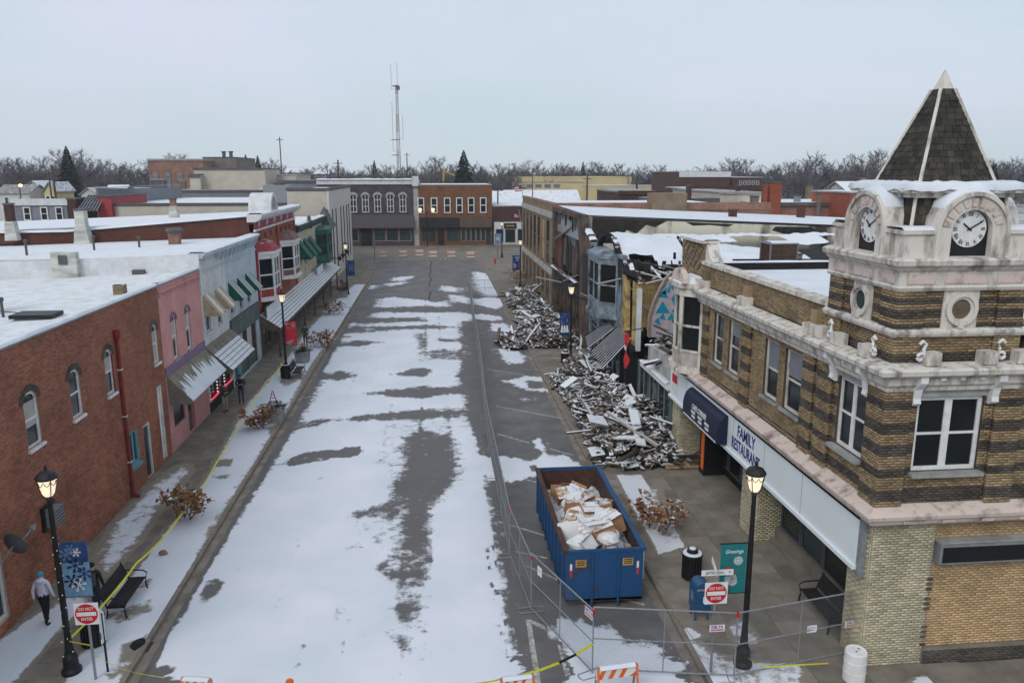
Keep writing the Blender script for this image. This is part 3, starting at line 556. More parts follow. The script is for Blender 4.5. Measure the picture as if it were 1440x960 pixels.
window(r,FL,33.0,34.05,1.15,2.72,fm='teal_paint',pm='glass_green',fw=.16,mulls=(.5,),rails=(),sill='teal_paint',label='teal framed ground floor window')
for (a,c,e,f),pm,lab in (((34.6,35.45,.05,2.5),'glass_dark','dark door in grey frame'),((36.72,37.35,.15,3.72),'white_paint','tall white boarded door')):
    b=B(); b.fb(FL,a+.08,c-.08,e,f-.08,-.15,-.1); d=b.mk('door',pm,r,label=lab); b=B(); b.fb(FL,a,a+.08,e,f,-.13,-.02); b.fb(FL,c-.08,c,e,f,-.13,-.02); b.fb(FL,a+.08,c-.08,f-.08,f,-.13,-.022); b.mk('door_frame','white_paint',d)
    b=B(); b.fb(FL,a+.14,c-.14,1.2,f-.5,-.099,-.09); b.mk('door_panel','trim' if pm=='white_paint' else 'glass_green',d)
window(r,FL,20.6,22.9,.4,2.55,fm='white_paint',pm='glass_green',fw=.12,rails=(),mulls=(.5,),label='wide shop window in white frame')
b=B(); b.tube([(-13.0,32.62,.05),(-13.0,32.62,6.9),(-13.03,32.62,7.1)],.075,8); b.lathe([(.1,6.85),(.16,7.0),(.16,7.28),(.1,7.3)],(-13.0,32.62,0),8); b.bar((-12.98,32.62,.2),(-12.75,32.62,.05),.13,.13)
dp=b.mk('drainpipe','copper_red',r)
for z in (1.6,3.6,5.6):
    b=B(); b.fb(FL,32.52,32.72,z,z+.05,0,.19); b.mk('pipe_strap','white_paint',dp)
b=B(); b.fb(FL,15,38,8.3,8.36,-.34,.06); b.mk('coping','steel',r); snowstrip(r,(-13.22,15,8.36),(-13.22,37.99,8.36),.34,.1)
# window air conditioner / vent box on the wall
Yb,Zb=wx(66,725,-13.1); q=T('air_conditioner',(-13.1,Yb,Zb-.4),'grey metal air conditioner box in dark frame on the red brick wall','air conditioner')
b=B(); b.fb(FL,Yb-.42,Yb+.42,Zb-.42,Zb+.42,0,.1); b.mk('frame','black_metal',q); b=B(); b.fb(FL,Yb-.28,Yb+.32,Zb-.32,Zb+.3,.1,.42); cse=b.mk('case','steel',q); b=B()
for k in range(5): b.fb(FL,Yb-.25,Yb+.29,Zb-.28+k*.12,Zb-.22+k*.12,.42,.435)
b.mk('grille','lead',cse)
# satellite dish on a bracket
p=Vector((-12.55,*wx(18,768,-12.55))); q=T('satellite_dish',(-13.05,p.y,p.z-.1),'small dark satellite dish on a bent arm beside the shop window','satellite dish')
b=B(); b.tube([(-13.08,p.y-.25,p.z-.45),(-12.85,p.y-.2,p.z-.45),p],.03,6); b.tube([p,p+Vector((.25,.3,.18)),p+Vector((.3,.55,.28))],.025,6); b.mk('arm','steel',q)
b=B(); b.lathe([(.02,0),(.2,.03),(.36,.1),(.38,.12),(.36,.13),(.2,.06),(.02,.03)],(0,0,0),14); d=b.mk('dish','lead',q,raw=True); d.location=p-Vector(q.location); d.rotation_euler=(math.radians(-70),math.radians(40),0)
b=B(); b.box(-.06,.06,-.1,.1,-.06,.06); d=b.mk('receiver','steel',q,raw=True); d.location=p+Vector((.3,.6,.3))-Vector(q.location)
# black hatch, cables and stubs on the membrane roof
def roofz(x,zf=8.2,zb=7.3): return zf+(zb-zf)*(-13.34-x)/26.66
q=T('roof_hatch',(-15.1,30.8,roofz(-15.1)),'flat black skylight lid on the cream roof edge','skylight')
b=B(); b.box(-15.85,-14.35,30.3,31.35,8.2,8.34); b.mk('lid','black_metal',q); b=B(); b.box(-15.7,-14.5,30.4,31.25,7.9,8.2); b.mk('curb','steel',q)
q=T('roof_vent',(-16.6,31.4,roofz(-16.6)),'thin dark vent pipe on the cream roof','vent'); b=B(); b.tube([(-16.6,31.4,7.8),(-16.6,31.4,8.75)],.05,6); b.mk('pipe','lead',q); b=B(); b.lathe([(.09,0),(.09,.12),(.03,.16)],(-16.6,31.4,8.72),8); b.mk('cap','lead',q)
b=B(); b.tube([(-14.6,31,8.25),(-15.5,31.5,8.2),(-16.6,31.45,8.3),(-17.6,32,8.5)],.018,4); tag(b.mk('roof_cable','black_metal',base=(-16,31.4,8.2)),'thin black cable lying across the cream roof','cable')
q=T('chimney',(-17.9,32.4,7.6),'rough white plastered chimney stub at the left roof edge','chimney'); b=B(); b.ell((-17.9,32.4,8.3),(.7,.7,.6),10,6,0,.12); b.box(-18.4,-17.6,32.0,32.8,8.3,9.6); b.mk('stack','white_wall_stained',q); b=B(); b.box(-18.3,-17.7,32.1,32.7,9.6,9.7); b.mk('cap','lead',q)
q=T('chimney',(-14.2,36.6,8),'small brown brick chimney stub at the roof edge','chimney'); b=B(); b.box(-14.45,-14.0,36.4,36.85,7.9,8.6); b.mk('stack','fb_tan',q); snowstrip(q,(-14.22,36.4,8.6),(-14.22,36.85,8.6),.4,.05)
# --- L2: pink shop
r=T('pink_building',(-20,41,0),'pink painted brick shop with two narrow arched windows','building')
ops=[(39.5,40.25,4.4,6.66,.34),(41.75,42.5,4.4,6.66,.34),(38.7,40.4,1.1,2.6),(40.9,42.0,.02,2.6)]
b=B(); wall(b,FL,38.003,44.7,0,8.3,ops,rev=.22); b.mk('wall','fb_pink',r)
b=B(); sloped(b,-40,-13.34,38,44.7,0,7.3,8.2); b.mk('roof','membrane',r)
for o in ops[:2]: archband(r,FL,o[0],o[1],o[3],.34,'lilac',.12,.05,name='hood'); window(r,FL,*o[:4],.34,fw=.09,sill='stone_grey',blind=.42)
window(r,FL,38.7,40.4,1.1,2.6,fm='lead',rails=(),fw=.06)
b=B(); b.fb(FL,40.98,41.92,.02,2.6,-.2,-.15); d=b.mk('door','brown_wall',r); b=B(); b.fb(FL,41.15,41.75,1.1,2.3,-.149,-.14); b.mk('door_pane','glass_dark',d)
b=B(); b.fb(FL,38.05,44.65,3.88,4.3,.002,.06); b.mk('band','lilac',r)
b=B()
for k in range(22): b.fb(FL,38.15+k*.3,38.3+k*.3,7.75,7.95,.002,.06)
b.fb(FL,38.003,44.7,7.95,8.05,.002,.08); b.mk('corbel','fb_pink',r)
b=B(); b.fb(FL,38.003,44.7,8.3,8.36,-.34,.06); b.mk('coping','steel',r); snowstrip(r,(-13.22,38.1,8.36),(-13.22,44.6,8.36),.34,.1)
b=B(); n=16
for k in range(n):
    y0=38.2+k*.4; b.hexa([(-13.08,y0+.01,3.8),(-11.98,y0+.01,2.55),(-11.98,y0+.39,2.55),(-13.08,y0+.39,3.8),(-13.08,y0+.01,3.86),(-11.98,y0+.01,2.6),(-11.98,y0+.39,2.6),(-13.08,y0+.39,3.86)])
for y in (38.2,44.6): b.prism([(-13.08,y,3.8),(-11.98,y,2.55),(-11.98,y,2.45),(-13.08,y,2.45)],(0,.03,0))
a=b.mk('awning','awning_old',r,label='rusty olive metal awning with snow sliding off its edge')
b=B(); last=None
for k in range(60):
    y=38.22+k*.107; t=random.uniform(.35,.85)-.25*math.exp(-((y-42)/2.5)**2); p=[(-13.08+1.1*s,y,3.88-1.26*s+h) for s,h in ((t,.0),(t+.1,.025),(1.0,.03),(1.01,-.03))]
    i=b.V(*p)
    if last is not None:
        for s in range(3): b.f.append((last+s,i+s,i+s+1,last+s+1)); b.m.append(0)
    last=i
b.mk('awning_snow','snow',a,smooth=False)
# --- L3: white and pale blue building
r=T('white_building',(-20,51,0),'white and pale blue painted building with small striped window awnings','building')
wins=[(45.35,46.3),(47.8,48.75),(50.9,51.8),(53.2,54.1),(55.5,56.4)]
ops=[(a,c,4.6,6.5) for a,c in wins]
opsA=ops[:2]+[(45.0,50.0,.6,2.5)]; opsB=ops[2:]+[(50.5,57.5,.1,3.1)]
b=B(); wall(b,FL,44.703,50.2,0,8.9,opsA); b.mk('wall','painted_white',r); b=B(); wall(b,FL,50.203,58.75,0,8.9,opsB); b.mk('wall','painted_blue',r)
for a,c in wins: window(r,FL,a,c,4.6,6.5,fm='white_paint',fw=.07,sill='white_paint',blind=.3)
for i,(a,c) in enumerate(wins): awning(r,FL,a-.25,c+.25,6.75,5.7,.85,['tan_canvas','white_paint'] if i<2 else ['awn_green','awn_white'],3 if i<2 else 7,label='faded tan striped awning' if i<2 else 'green and white striped awning')
b=B(); wall(b,('y',44.7,-1),-40,-13.1,6.8,8.95,close=False); b.mk('side_wall','white_wall_stained',r)
b=B(); sloped(b,-40,-13.4,44.72,58.7,0,8.2,9.0); b.mk('roof','white_roof',r)
b=B(); sloped(b,-40,-13.0,44.62,44.95,6.9,8.32,9.14); b.mk('parapet_coping','tin_white',r)
b=B(); b.fb(FL,44.66,58.72,8.9,9.05,-.5,.3); b.fb(FL,44.66,58.72,9.05,9.2,-.5,.42); b.fb(FL,44.7,58.7,8.05,8.15,.0,.08)
b.mk('cornice','painted_blue',r); snowstrip(r,(-13.1,44.7,9.2),(-13.1,58.7,9.2),.9,.06)
for k in range(11):
    y=48.2+k*1.0; b=B(); b.prism([FP(FL,y,8.9,0),FP(FL,y,8.9,.3),FP(FL,y,8.7,.28),FP(FL,y,8.4,.1),FP(FL,y,8.3,0)],(0,.16,0)); b.mk('bracket','painted_blue',r)
b=B(); b.box(-20.6,-19.3,44.25,44.68,7.2,9.35); b.mk('chimney_breast','white_wall_stained',r); b=B(); b.box(-20.2,-19.75,44.2,44.245,8.7,9.2); b.mk('vent','lead',r)
b=B(); b.box(-16.5,-15.9,44.3,44.69,8.0,8.35); b.mk('vent_box','lead',r)
# storefront under its canopy
b=B(); b.fb(FL,44.8,50,2.5,3.4,-.28,-.2); b.fb(FL,44.8,45.0,.6,2.5,-.28,-.02); b.mk('shopfront','brown_wall',r)
window(r,FL,45.0,50.0,.6,2.5,fm='lead',rails=(),mulls=(.35,.7),fw=.06,rec=.2,label='lit shop window edged with white bulbs and red tubing')
for y in (45.1,46.7,48.3):
    for k in range(9): bb=B(); bb.ell((-13.15,y,.75+k*.2),(.045,.045,.045),6,4); bb.mk('light_bulb','bulb',r)
bb=B(); bb.tube([(-13.12,45.05,.66),(-13.12,49.9,.66)],.04,5); bb.mk('light_tube','redglow',r)
b=B(); b.fb(FL,44.75,50.1,.0,.58,.003,.04); b.mk('bulkhead','black_metal',r)
b=B(); b.hexa([(-13.08,44.6,3.75),(-11.62,44.6,2.42),(-11.62,50.2,2.42),(-13.08,50.2,3.75),(-13.08,44.6,3.9),(-11.62,44.6,2.5),(-11.62,50.2,2.5),(-13.08,50.2,3.9)])
b.prism([(-13.08,44.6,3.7),(-11.62,44.6,2.4),(-11.62,44.6,2.3),(-13.08,44.6,2.6)],(0,.05,0)); cn=b.mk('canopy','wood_old',r,label='steep shingled canopy striped with snow')
awnboards(cn,-13.07,3.9,-12.6,3.45,44.6,50.2,2,4,'awning_old',name='canopy_board'); awnboards(cn,-12.6,3.45,-11.6,2.5,44.6,50.2,5,4,'awning_snow',name='canopy_board')
b=B(); b.fb(FL,50.3,58.2,3.15,4.35,.003,.16); b.mk('sign_band','grey_green',r,label='long grey green shop fascia board')
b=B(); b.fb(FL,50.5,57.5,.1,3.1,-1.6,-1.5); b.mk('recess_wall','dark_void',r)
b=B(); b.fb(FL,52.0,52.9,.1,2.4,-.2,-.1); b.mk('door','teal_paint',r); 
for a in (50.55,54.6,57.25): b=B(); b.fb(FL,a,a+.2,.1,3.1,-.3,-.05); b.mk('post','brown_wall',r)
b=B(); b.fb(FL,52.9,57.2,.1,1.0,-.3,-.1); b.mk('bulkhead','grey_green',r)
def flue(x,y,z0,z1,lab,m='fb_dark',w=.5,capm='lead',cat='chimney',snow=True):
    q=T('chimney',(x,y,z0),lab,cat); b=B(); b.box(x-w/2,x+w/2,y-w/2,y+w/2,z0,z1); b.mk('stack',m,q); b=B(); b.box(x-w/2-.06,x+w/2+.06,y-w/2-.06,y+w/2+.06,z1,z1+.1); c=b.mk('cap',capm,q)
    if snow: snowstrip(q,(x-w/2,y,z1+.1),(x+w/2,y,z1+.1),w*.9,.06)
    return q
q=T('chimney',(-17.3,54.5,8.6),'short red brick chimney on the white roof by the brick parapet','chimney'); b=B(); b.box(-17.65,-17.0,54.2,54.8,8.5,9.7); b.mk('stack','fb_old',q); b=B(); b.lathe([(.55,0),(.6,.12),(.5,.25)],(-17.3,54.5,9.7),10); b.mk('cap','lead',q)
for i,(x,y,h,lab) in enumerate(((-21.5,52,.55,'thin dark vent pipe at the left of the white roof'),(-19.1,53,.4,'short dark vent pipe in the middle of the white roof'),(-24.6,50,.5,'short bent vent pipe far left on the white roof'))):
    q=T('roof_vent',(x,y,8.5),lab,'vent'); b=B(); b.tube([(x,y,8.2),(x,y,9.0+h)],.07,6); b.mk('pipe','lead',q); b=B(); b.lathe([(.12,0),(.12,.1),(.04,.15)],(x,y,8.98+h),8); b.mk('cap','lead',q)
# --- L4: red building with bay windows
r=T('red_building',(-20,67,0),'red brick building with white framed bay windows and a round hood on its cornice','building')
b=B(); wall(b,FL,58.76,75.5,3.2,9.9); b.mk('wall','fb_rust',r); b=B(); wall(b,('y',58.75,-1),-40,-13.1,7.5,9.35,close=False); b.mk('side_wall','fb_burnt',r)
b=B(); b.prism([(-40,58.76,9.35),(-13.1,58.76,9.35),(-13.1,58.76,10.45),(-26,58.76,9.42),(-40,58.76,9.36)],(0,.25,0)); b.mk('side_parapet','fb_burnt',r)
b=B(); b.fb(('y',58.75,-1),-40,-13.45,8.05,8.6,.004,.03); b.mk('tar_flashing','charcoal',r)
b=B(); b.box(-40,-13.4,59.05,75.4,3.2,9.3); sloped(b,-40,-13.4,59.06,75.4,9.2,9.2,10.2); b.mk('roof','roof_snowy',r)
b=B(); b.bar((-40,58.88,9.36),(-26,58.88,9.43),.44,.1); b.bar((-26,58.88,9.43),(-12.9,58.88,10.48),.44,.1); b.mk('coping','lead',r,kind='stuff'); snowstrip(r,(-13,58.88,10.5),(-26,58.88,9.45),.6,.14); snowstrip(r,(-26,58.88,9.45),(-38,58.88,9.32),.6,.14)
b=B(); b.fb(FL,58.7,75.6,9.35,9.5,0,.14); b.mk('lower_cornice','tin_white',r)
b=B(); b.fb(FL,58.8,75.5,9.5,10.05,.0,.06); b.mk('frieze','magenta',r)
b=B(); b.prism([FP(FL,58.6,10.05,0),FP(FL,58.6,10.05,.2),FP(FL,58.6,10.25,.55),FP(FL,58.6,10.5,.7),FP(FL,58.6,10.62,.7),FP(FL,58.6,10.62,-.4),FP(FL,58.6,10.05,-.4)],(0,17.1,0)); b.mk('cornice','tin_white',r); snowstrip(r,(-12.9,58.7,10.62),(-12.9,75.6,10.62),1.0,.09)
for k in range(6):
    y=60+k*2.9; b=B(); b.prism([FP(FL,y,10.05,0),FP(FL,y,10.05,.18),FP(FL,y,9.75,.14),FP(FL,y,9.5,.0)],(0,.25,0)); b.mk('bracket','tin_white',r)
b=B()
for k in range(7): b.fb(FL,60.2+k*2.1,60.8+k*2.1,8.65,9.05,.003,.03)
b.mk('terracotta_panel','fb_dark',r)
for y0,y1 in ((58.8,59.25),(67.0,67.4),(75.0,75.45)):
    b=B(); b.fb(FL,y0,y1,3.3,9.3,0,.1); b.mk('pilaster','red_wood',r)
# round hood over the cornice
hy0,hy1=62.6,65.4; b=B(); n=10; c=(hy0+hy1)/2; R=(hy1-hy0)/2
for k in range(n):
    a0=PI*k/n; a1=PI*(k+1)/n
    b.prism([(-12.55,c-R*math.cos(a0),10.6+R*1.02*math.sin(a0)),(-12.55,c-R*math.cos(a1),10.6+R*1.02*math.sin(a1)),(-12.55,c-(R-.28)*math.cos(a1),10.6+(R-.28)*1.02*math.sin(a1)),(-12.55,c-(R-.28)*math.cos(a0),10.6+(R-.28)*1.02*math.sin(a0))],(-1.7,0,0))
hd=b.mk('hood','tin_white',r); b=B(); b.prism([(-12.95,c-(R-.3)*math.cos(PI*k/n),10.62+(R-.3)*1.02*math.sin(PI*k/n)) for k in range(n+1)],(-.2,0,0)); b.mk('hood_panel','magenta',hd)
b=B()
for k in range(3): b.box(-12.94,-12.9,c-1.2+k*.9,c-.7+k*.9,10.7,11.5-.25*abs(k-1))
b.mk('hood_ornament','tin_white',hd)
def bay(root,y0,y1,out,ch,z0,z1,fm,pm,roofm,base=-13.1,nm='bay_window',label=None,panes=2,dome=True,sg=1):
    out*=sg; P=[(base,y0),(base+out,y0+ch),(base+out,y1-ch),(base,y1)]; b=B(); pb=B(); lb=B()
    for i in range(3):
        p=Vector((*P[i],0)); q=Vector((*P[i+1],0)); d=q-p; Ln=d.length; d.normalize(); nrm=Vector((d.y,-d.x,0))
        if nrm.x*sg<0: nrm=-nrm
        def pt(u,z,o=0): return p+d*u+Vector((0,0,z))+nrm*o
        def pbx(B_,u0,u1,za,zb,o0,o1): B_.hexa([pt(u0,za,o0),pt(u1,za,o0),pt(u1,za,o1),pt(u0,za,o1),pt(u0,zb,o0),pt(u1,zb,o0),pt(u1,zb,o1),pt(u0,zb,o1)])
        hz=z1-z0; za=z0+hz*.24; zb=z1-hz*.1
        pbx(b,0,Ln,z0,z0+.12,-.1,.07); pbx(b,0,Ln,za-.1,za,-.1,.05); pbx(b,0,Ln,zb,z1,-.1,.06)
        pbx(lb,.06,Ln-.06,z0+.12,za-.1,-.08,.0)
        fw=.13; pbx(b,0,fw,z0+.12,zb,-.1,.03); pbx(b,Ln-fw,Ln,z0+.12,zb,-.1,.03); zm=za+(zb-za)*.45; pbx(b,fw,Ln-fw,zm-.05,zm+.05,-.1,.01)
        if Ln>1.9: pbx(b,Ln/2-.07,Ln/2+.07,za,zb,-.1,.015)
        pbx(pb,fw,Ln-fw,za,zb,-.09,-.06)
    o=b.mk(nm,fm,root,label=label); pb.mk('pane',pm,o); lb.mk('bay_panel',roofm,o)
    e=.14; Q=[(base-.05*sg,y0-e),(base+out+e*sg,y0+ch-e),(base+out+e*sg,y1-ch+e),(base-.05*sg,y1+e)]
    t=B(); t.prism([(x,y,z1) for x,y in Q],(0,0,.22),0); t.mk('bay_cornice',fm,o); t=B(); t.prism([(x,y,z0-.2) for x,y in Q],(0,0,.2),0); t.mk('bay_base',fm,o)
    t=B(); h1=.75 if dome else .3
    R1=t.V(*[(x,y,z1+.22) for x,y in Q]); R2=t.V(*[(base+(x-base)*.6,(y-(y0+y1)/2)*.75+(y0+y1)/2,z1+.22+h1*.75) for x,y in Q]); R3=t.V(*[(base+(x-base)*.15,(y-(y0+y1)/2)*.4+(y0+y1)/2,z1+.22+h1) for x,y in Q])
    for a_,c_ in ((R1,R2),(R2,R3)):
        for k in range(3): t.f.append((a_+k,a_+k+1,c_+k+1,c_+k)); t.m.append(0)
    t.f.append((R3,R3+1,R3+2,R3+3)); t.m.append(0); t.mk('bay_roof',roofm,o)
    return o
mat('bay_red',(.38,.05,.06),.7,.35,2,.1,snow=.12); mat('bay_brown',(.23,.12,.10),.7,.35,2,.1,snow=.02); mat('bay_green',(.05,.14,.115),.6,.35,2,.1,snow=.0)
bay(r,59.3,63.6,.95,1.05,4.3,7.6,'trim','glass_dark','bay_red',label='white and red bay window nearest the pale blue wall'); bay(r,68.2,72.8,.95,1.05,4.8,7.7,'trim','glass_dark','bay_brown',label='white bay window with a domed brown roof')
# --- L5: cream building
r=T('cream_building',(-20,87,0),'cream building with dark green cornice, green awnings and a green oriel','building')
ops=[(a,a+1.2,4.6,6.5) for a in (77.2,80.2,83.2)]
b=B(); wall(b,FL,75.6,98,3.2,8.0,ops); b.mk('wall','cream_wall',r)
b=B(); b.box(-36,-13.42,75.65,97.9,3.2,8.4); b.mk('roof','roof_snowy',r)
for o in ops: window(r,FL,*o,fm='white_paint',fw=.08); awning(r,FL,o[0]-.3,o[1]+.3,7.1,5.5,1.15,['awn_green','awn_green','awn_white'],7,label=None)
b=B(); b.prism([FP(FL,75.55,7.95,0),FP(FL,75.55,8.0,.15),FP(FL,75.55,8.35,.4),FP(FL,75.55,8.6,.5),FP(FL,75.55,8.7,.5),FP(FL,75.55,8.7,-.35),FP(FL,75.55,7.95,-.35)],(0,22.4,0)); b.mk('cornice','green_dark',r); snowstrip(r,(-13.2,75.7,8.7),(-13.2,97.9,8.7),.8,.08)
for y in (82.5,96.5):
    b=B(); b.lathe([(.3,0),(.3,.25),(.14,.3),(.3,.55),(.34,.75),(.15,.95),(.22,1.1),(.05,1.35)],(-12.8,y,8.0),8); b.mk('finial','lead',r)
bay(r,88.2,94.6,1.1,1.2,3.9,7.2,'green_paint','glass_green','bay_green',label='dark green oriel window at the far end',dome=False)
b=B(); b.lathe([(1.5,0),(.75,1.1),(.05,2.3)],(-12.9,94.8,7.4),6); b.mk('turret_roof','lead',r)
# shops below L4 and L5: dark ground floor behind the long canopy
r2=T('shopfront_row',(-13.1,78,0),'dark brown shopfronts in the shade of the long snowy canopy','shopfront')
ops=[(59.6+k*3.7,62.3+k*3.7,.5,2.3) for k in range(10)]
b=B(); wall(b,FL,58.76,98,0,3.19,ops); b.mk('wall','brown_wall',r2)
for k,o in enumerate(ops): window(r2,FL,*o,fm='wood_old',rails=(),mulls=(.5,),fw=.1)
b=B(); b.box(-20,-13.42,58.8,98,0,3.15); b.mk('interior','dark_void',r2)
b=B(); b.hexa([(-13.08,58.6,3.02),(-11.6,58.6,2.05),(-11.6,97,2.05),(-13.08,97,3.02),(-13.08,58.6,3.22),(-11.6,58.6,2.22),(-11.6,97,2.22),(-13.08,97,3.22)]); b.prism([(-13.08,58.6,3.02),(-11.6,58.6,2.05),(-11.6,58.6,1.95),(-13.08,58.6,2.2)],(0,.06,0)); cn=b.mk('canopy','wood_old',r2,label='long wooden canopy covered in snow')
awnboards(cn,-13.07,3.23,-11.57,2.22,58.6,97,7,12,'awning_snow',name='canopy_board')
for y in (58.8,64.5,70.5,76.5,82.5,88.5,94.5): b=B(); b.box(-11.85,-11.7,y,y+.16,0,2.16); b.mk('post','brown_wall',r2)
q=T('shop_sign',(-12.6,61.6,2.7),'blank white shop sign standing above the near end of the long canopy','sign'); b=B(); b.box(-12.72,-12.6,58.9,64.4,2.95,3.75); b.mk('panel','sign_white',q); b=B(); b.box(-12.74,-12.58,58.82,58.9,2.9,3.8); b.box(-12.74,-12.58,64.4,64.48,2.9,3.8); b.box(-12.74,-12.58,58.82,64.48,3.75,3.82); b.mk('frame','wood_old',q)
q=T('shop_sign',(-12.6,86,2.7),'small white shop sign half way along the long canopy','sign'); b=B(); b.box(-12.6,-12.48,84.5,88.5,2.95,3.75); b.mk('panel','sign_white',q); b=B(); b.box(-12.62,-12.46,84.42,88.58,3.75,3.82); b.mk('frame','wood_old',q)
# --- L6: beige building
r=T('beige_building',(-22,114,0),'tall plain beige building with narrow dark vertical windows','building')
b=B(); wall(b,FL,101,126.8,0,11.4,[(a,a+.75,1.2,9.0) for a in (103.5,107,112.5,116,120,123)]); b.mk('wall','siding_beige_lit',r)  # beige siding lightened: light on the street front is put into the colour
for a in (103.5,107,112.5,116,120,123): window(r,FL,a,a+.75,1.2,9.0,fm='black_metal',pm='dark_void',rails=(.35,.65),fw=.06,rec=.02)
b=B(); b.box(-18.2,-13.42,101.01,126.7,0,11.35); b.box(-41,-18.21,101.2,135,0,9.6); b.mk('side_wall','siding_beige',r)
b=B(); b.box(-18.1,-13.5,101.2,126.6,11.36,11.42); b.box(-40.9,-18.3,101.4,134.9,9.61,9.66); b.mk('roof','roof_snow',r)
b=B(); b.fb(FL,100.9,126.9,11.4,11.75,-.4,.1); b.box(-18.3,-13.5,100.9,101.3,11.4,11.75); b.box(-41.1,-18.31,101.05,101.5,9.66,9.95); b.mk('coping','lead',r)
q=T('rooftop_unit',(-20,110,9.7),'grey rooftop air handler with pipes on the beige building','rooftop unit'); b=B(); b.box(-22.5,-19.3,108,111,9.7,12.0); b.mk('case','steel',q); b=B(); b.lathe([(.7,0),(.7,.3),(.5,.4)],(-20.6,109.3,12.0),10); b.mk('fan','lead',q); b=B(); b.tube([(-19.3,109,10.3),(-18.6,109,10.3),(-18.6,109,9.7)],.15,6); b.mk('pipe','lead',q)
for i,y in enumerate((104.6,108.6,113.5)):
    q=T('wall_lamp',(-12.9,y,2.3),('nearest dark wall lamp on the beige building','middle dark wall lamp on the beige building','farthest dark wall lamp on the beige building')[i],'lamp',None); b=B(); b.bar((-13.1,y,2.6),(-12.6,y,2.7),.08,.08); b.mk('arm','black_metal',q); b=B(); b.lathe([(.12,0),(.3,.3),(.3,.45),(.1,.6)],(-12.55,y,2.3),8); b.mk('lantern','black_metal',q)
# chimneys along the L4 side parapet
def wchim(px,pyb,pyt,Y,wpx,lab,topm='fb_old',botm='white_wall_stained',split=.5):
    x,zt=wy(px,pyt,Y); _,zb=wy(px,pyb,Y); x2,_=wy(px+wpx,pyt,Y); w=abs(x2-x); q=T('chimney',(x,Y,zb),lab,'chimney'); zm=zb+(zt-zb)*split
    b=B(); b.hexa([(x-w*.75,Y-w/2,zb-.4),(x+w*.75,Y-w/2,zb-.4),(x+w*.75,Y+w/2,zb-.4),(x-w*.75,Y+w/2,zb-.4),(x-w/2,Y-w/2,zm),(x+w/2,Y-w/2,zm),(x+w/2,Y+w/2,zm),(x-w/2,Y+w/2,zm)]); b.mk('base',botm,q)
    b=B(); b.box(x-w*.42,x+w*.42,Y-w*.42,Y+w*.42,zm,zt); b.mk('stack',topm,q); b=B(); b.box(x-w*.5,x+w*.5,Y-w*.5,Y+w*.5,zt,zt+.12); b.mk('cap','lead',q); return q
wchim(243,298,281,59.6,9,'small red chimney with white base above the snowy coping'); wchim(113,340,296,58.2,16,'broad white plastered chimney with pale top on the brick parapet','white_wall_stained','white_wall_stained'); wchim(12,330,288,58.2,12,'tall red brick chimney on a rounded white base at the left edge','fb_dark','white_wall_stained',.45)
# ---------------- right side: corner building with the clock tower ----------------
FR=('x',11.6,-1); FF=('y',18.5,-1)
R1=T('corner_building',(13.35,20.25,0),'yellow and black banded brick corner building with clock tower and pyramid roof','building')
r=R1
def YR(px,py): return wx(px,py,11.6)[0]
sw=[(YR(1017,475),YR(1004,468)),(YR(1039.5,488),YR(1024.6,478)),(YR(1094.5,520),YR(1075,508)),(YR(1127,540),YR(1103,525))]
sw=[(a,c) for a,c in sw]
opS=[(a,c,5.75,7.85) for a,c in sw]+[(19.45,20.95,5.75,7.8)]
def pilS(u): return any(a<=u<=c for a,c in ((22.3,23.1),(27.3,28.05),(31.9,32.5)))
band=lambda z: ((z-5.02)%.62)<.27
def pickS(u,z):
    if u<22.3: return 1 if band(z) else 0
    if pilS(u): return 1 if band(z) else 0
    return 1 if z<5.1 and (int(z*13)%2) else 0
b=B(); wall(b,FR,18.5,36.3,4.4,8.05,opS,rev=.3); wall(b,FF,11.6,19,4.4,8.05,[(12.45,14.3,5.75,7.8)],rev=.3); b.mk('wall','mortar_dark',r)
bricks(FR,18.52,36.3,4.85,8.05,opS,pickS,r,['brick_tan','brick_dark'])
opF=[(12.45,14.3,5.75,7.8)]
bricks(FF,11.6,16.8,4.85,8.05,opF,lambda u,z:1 if band(z) or z<5.05 else 0,r,['brick_tan','brick_dark'],singles=300,single_mats=['brick_tan_one','brick_dark_one'])
# projecting brick piers on the tower corners and street front
def pier(fr,u0,u1,z0,z1,d=.14,pick=None,mats=('brick_tan','brick_dark'),core='mortar_dark'):
    b=B(); b.fb(fr,u0+.014,u1-.014,z0,z1,.0,d); b.mk('pier',core,r)
    ax,p,sg=fr; f2=(ax,p+sg*d,sg); o=bricks(f2,u0,u1,z0,z1,[],pick or (lambda u,z:1 if band(z) else 0),r,list(mats))
    for uu,s in ((u0,-1),(u1,1)):
        if ax=='x': f3=('y',uu-s*.014,s); a,c=sorted((p+sg*.0,p+sg*d))
        else: f3=('x',uu-s*.014,s); a,c=sorted((p,p+sg*d))
        bricks(f3,a,c,z0,z1,[],pick or (lambda u,z:1 if band(z) else 0),r,list(mats))
for u0,u1 in ((18.36,19.2),(21.2,22.0)): pier(FR,u0,u1,4.85,8.05)
for u0,u1 in ((22.35,23.05),(27.3,28.05),(31.9,32.5)): pier(FR,u0,u1,4.85,8.05,.1,lambda u,z:1 if band(z) else 0)
for u0,u1 in ((11.46,12.2),(14.55,15.3)): pier(FF,u0,u1,4.85,8.05)
for k,(a,c) in enumerate(sw): window(r,FR,a,c,5.75,7.85,fm='pale_stone',fw=.1,rec=.14,sill='stone_grey',blind=(0,.25,.48,.4)[k],blm='siding_grey')
b=B()
for a,c in sw: b.fb(FR,a-.1,c+.1,7.85,8.05,.016,.05)
b=B(); b.fb(FR,19.3,21.1,7.82,8.03,.016,.05); b.mk('lintel','stone_grey',r); b=B(); b.fb(FF,12.3,14.45,7.82,8.03,.016,.05); b.mk('lintel','stone_grey',r)
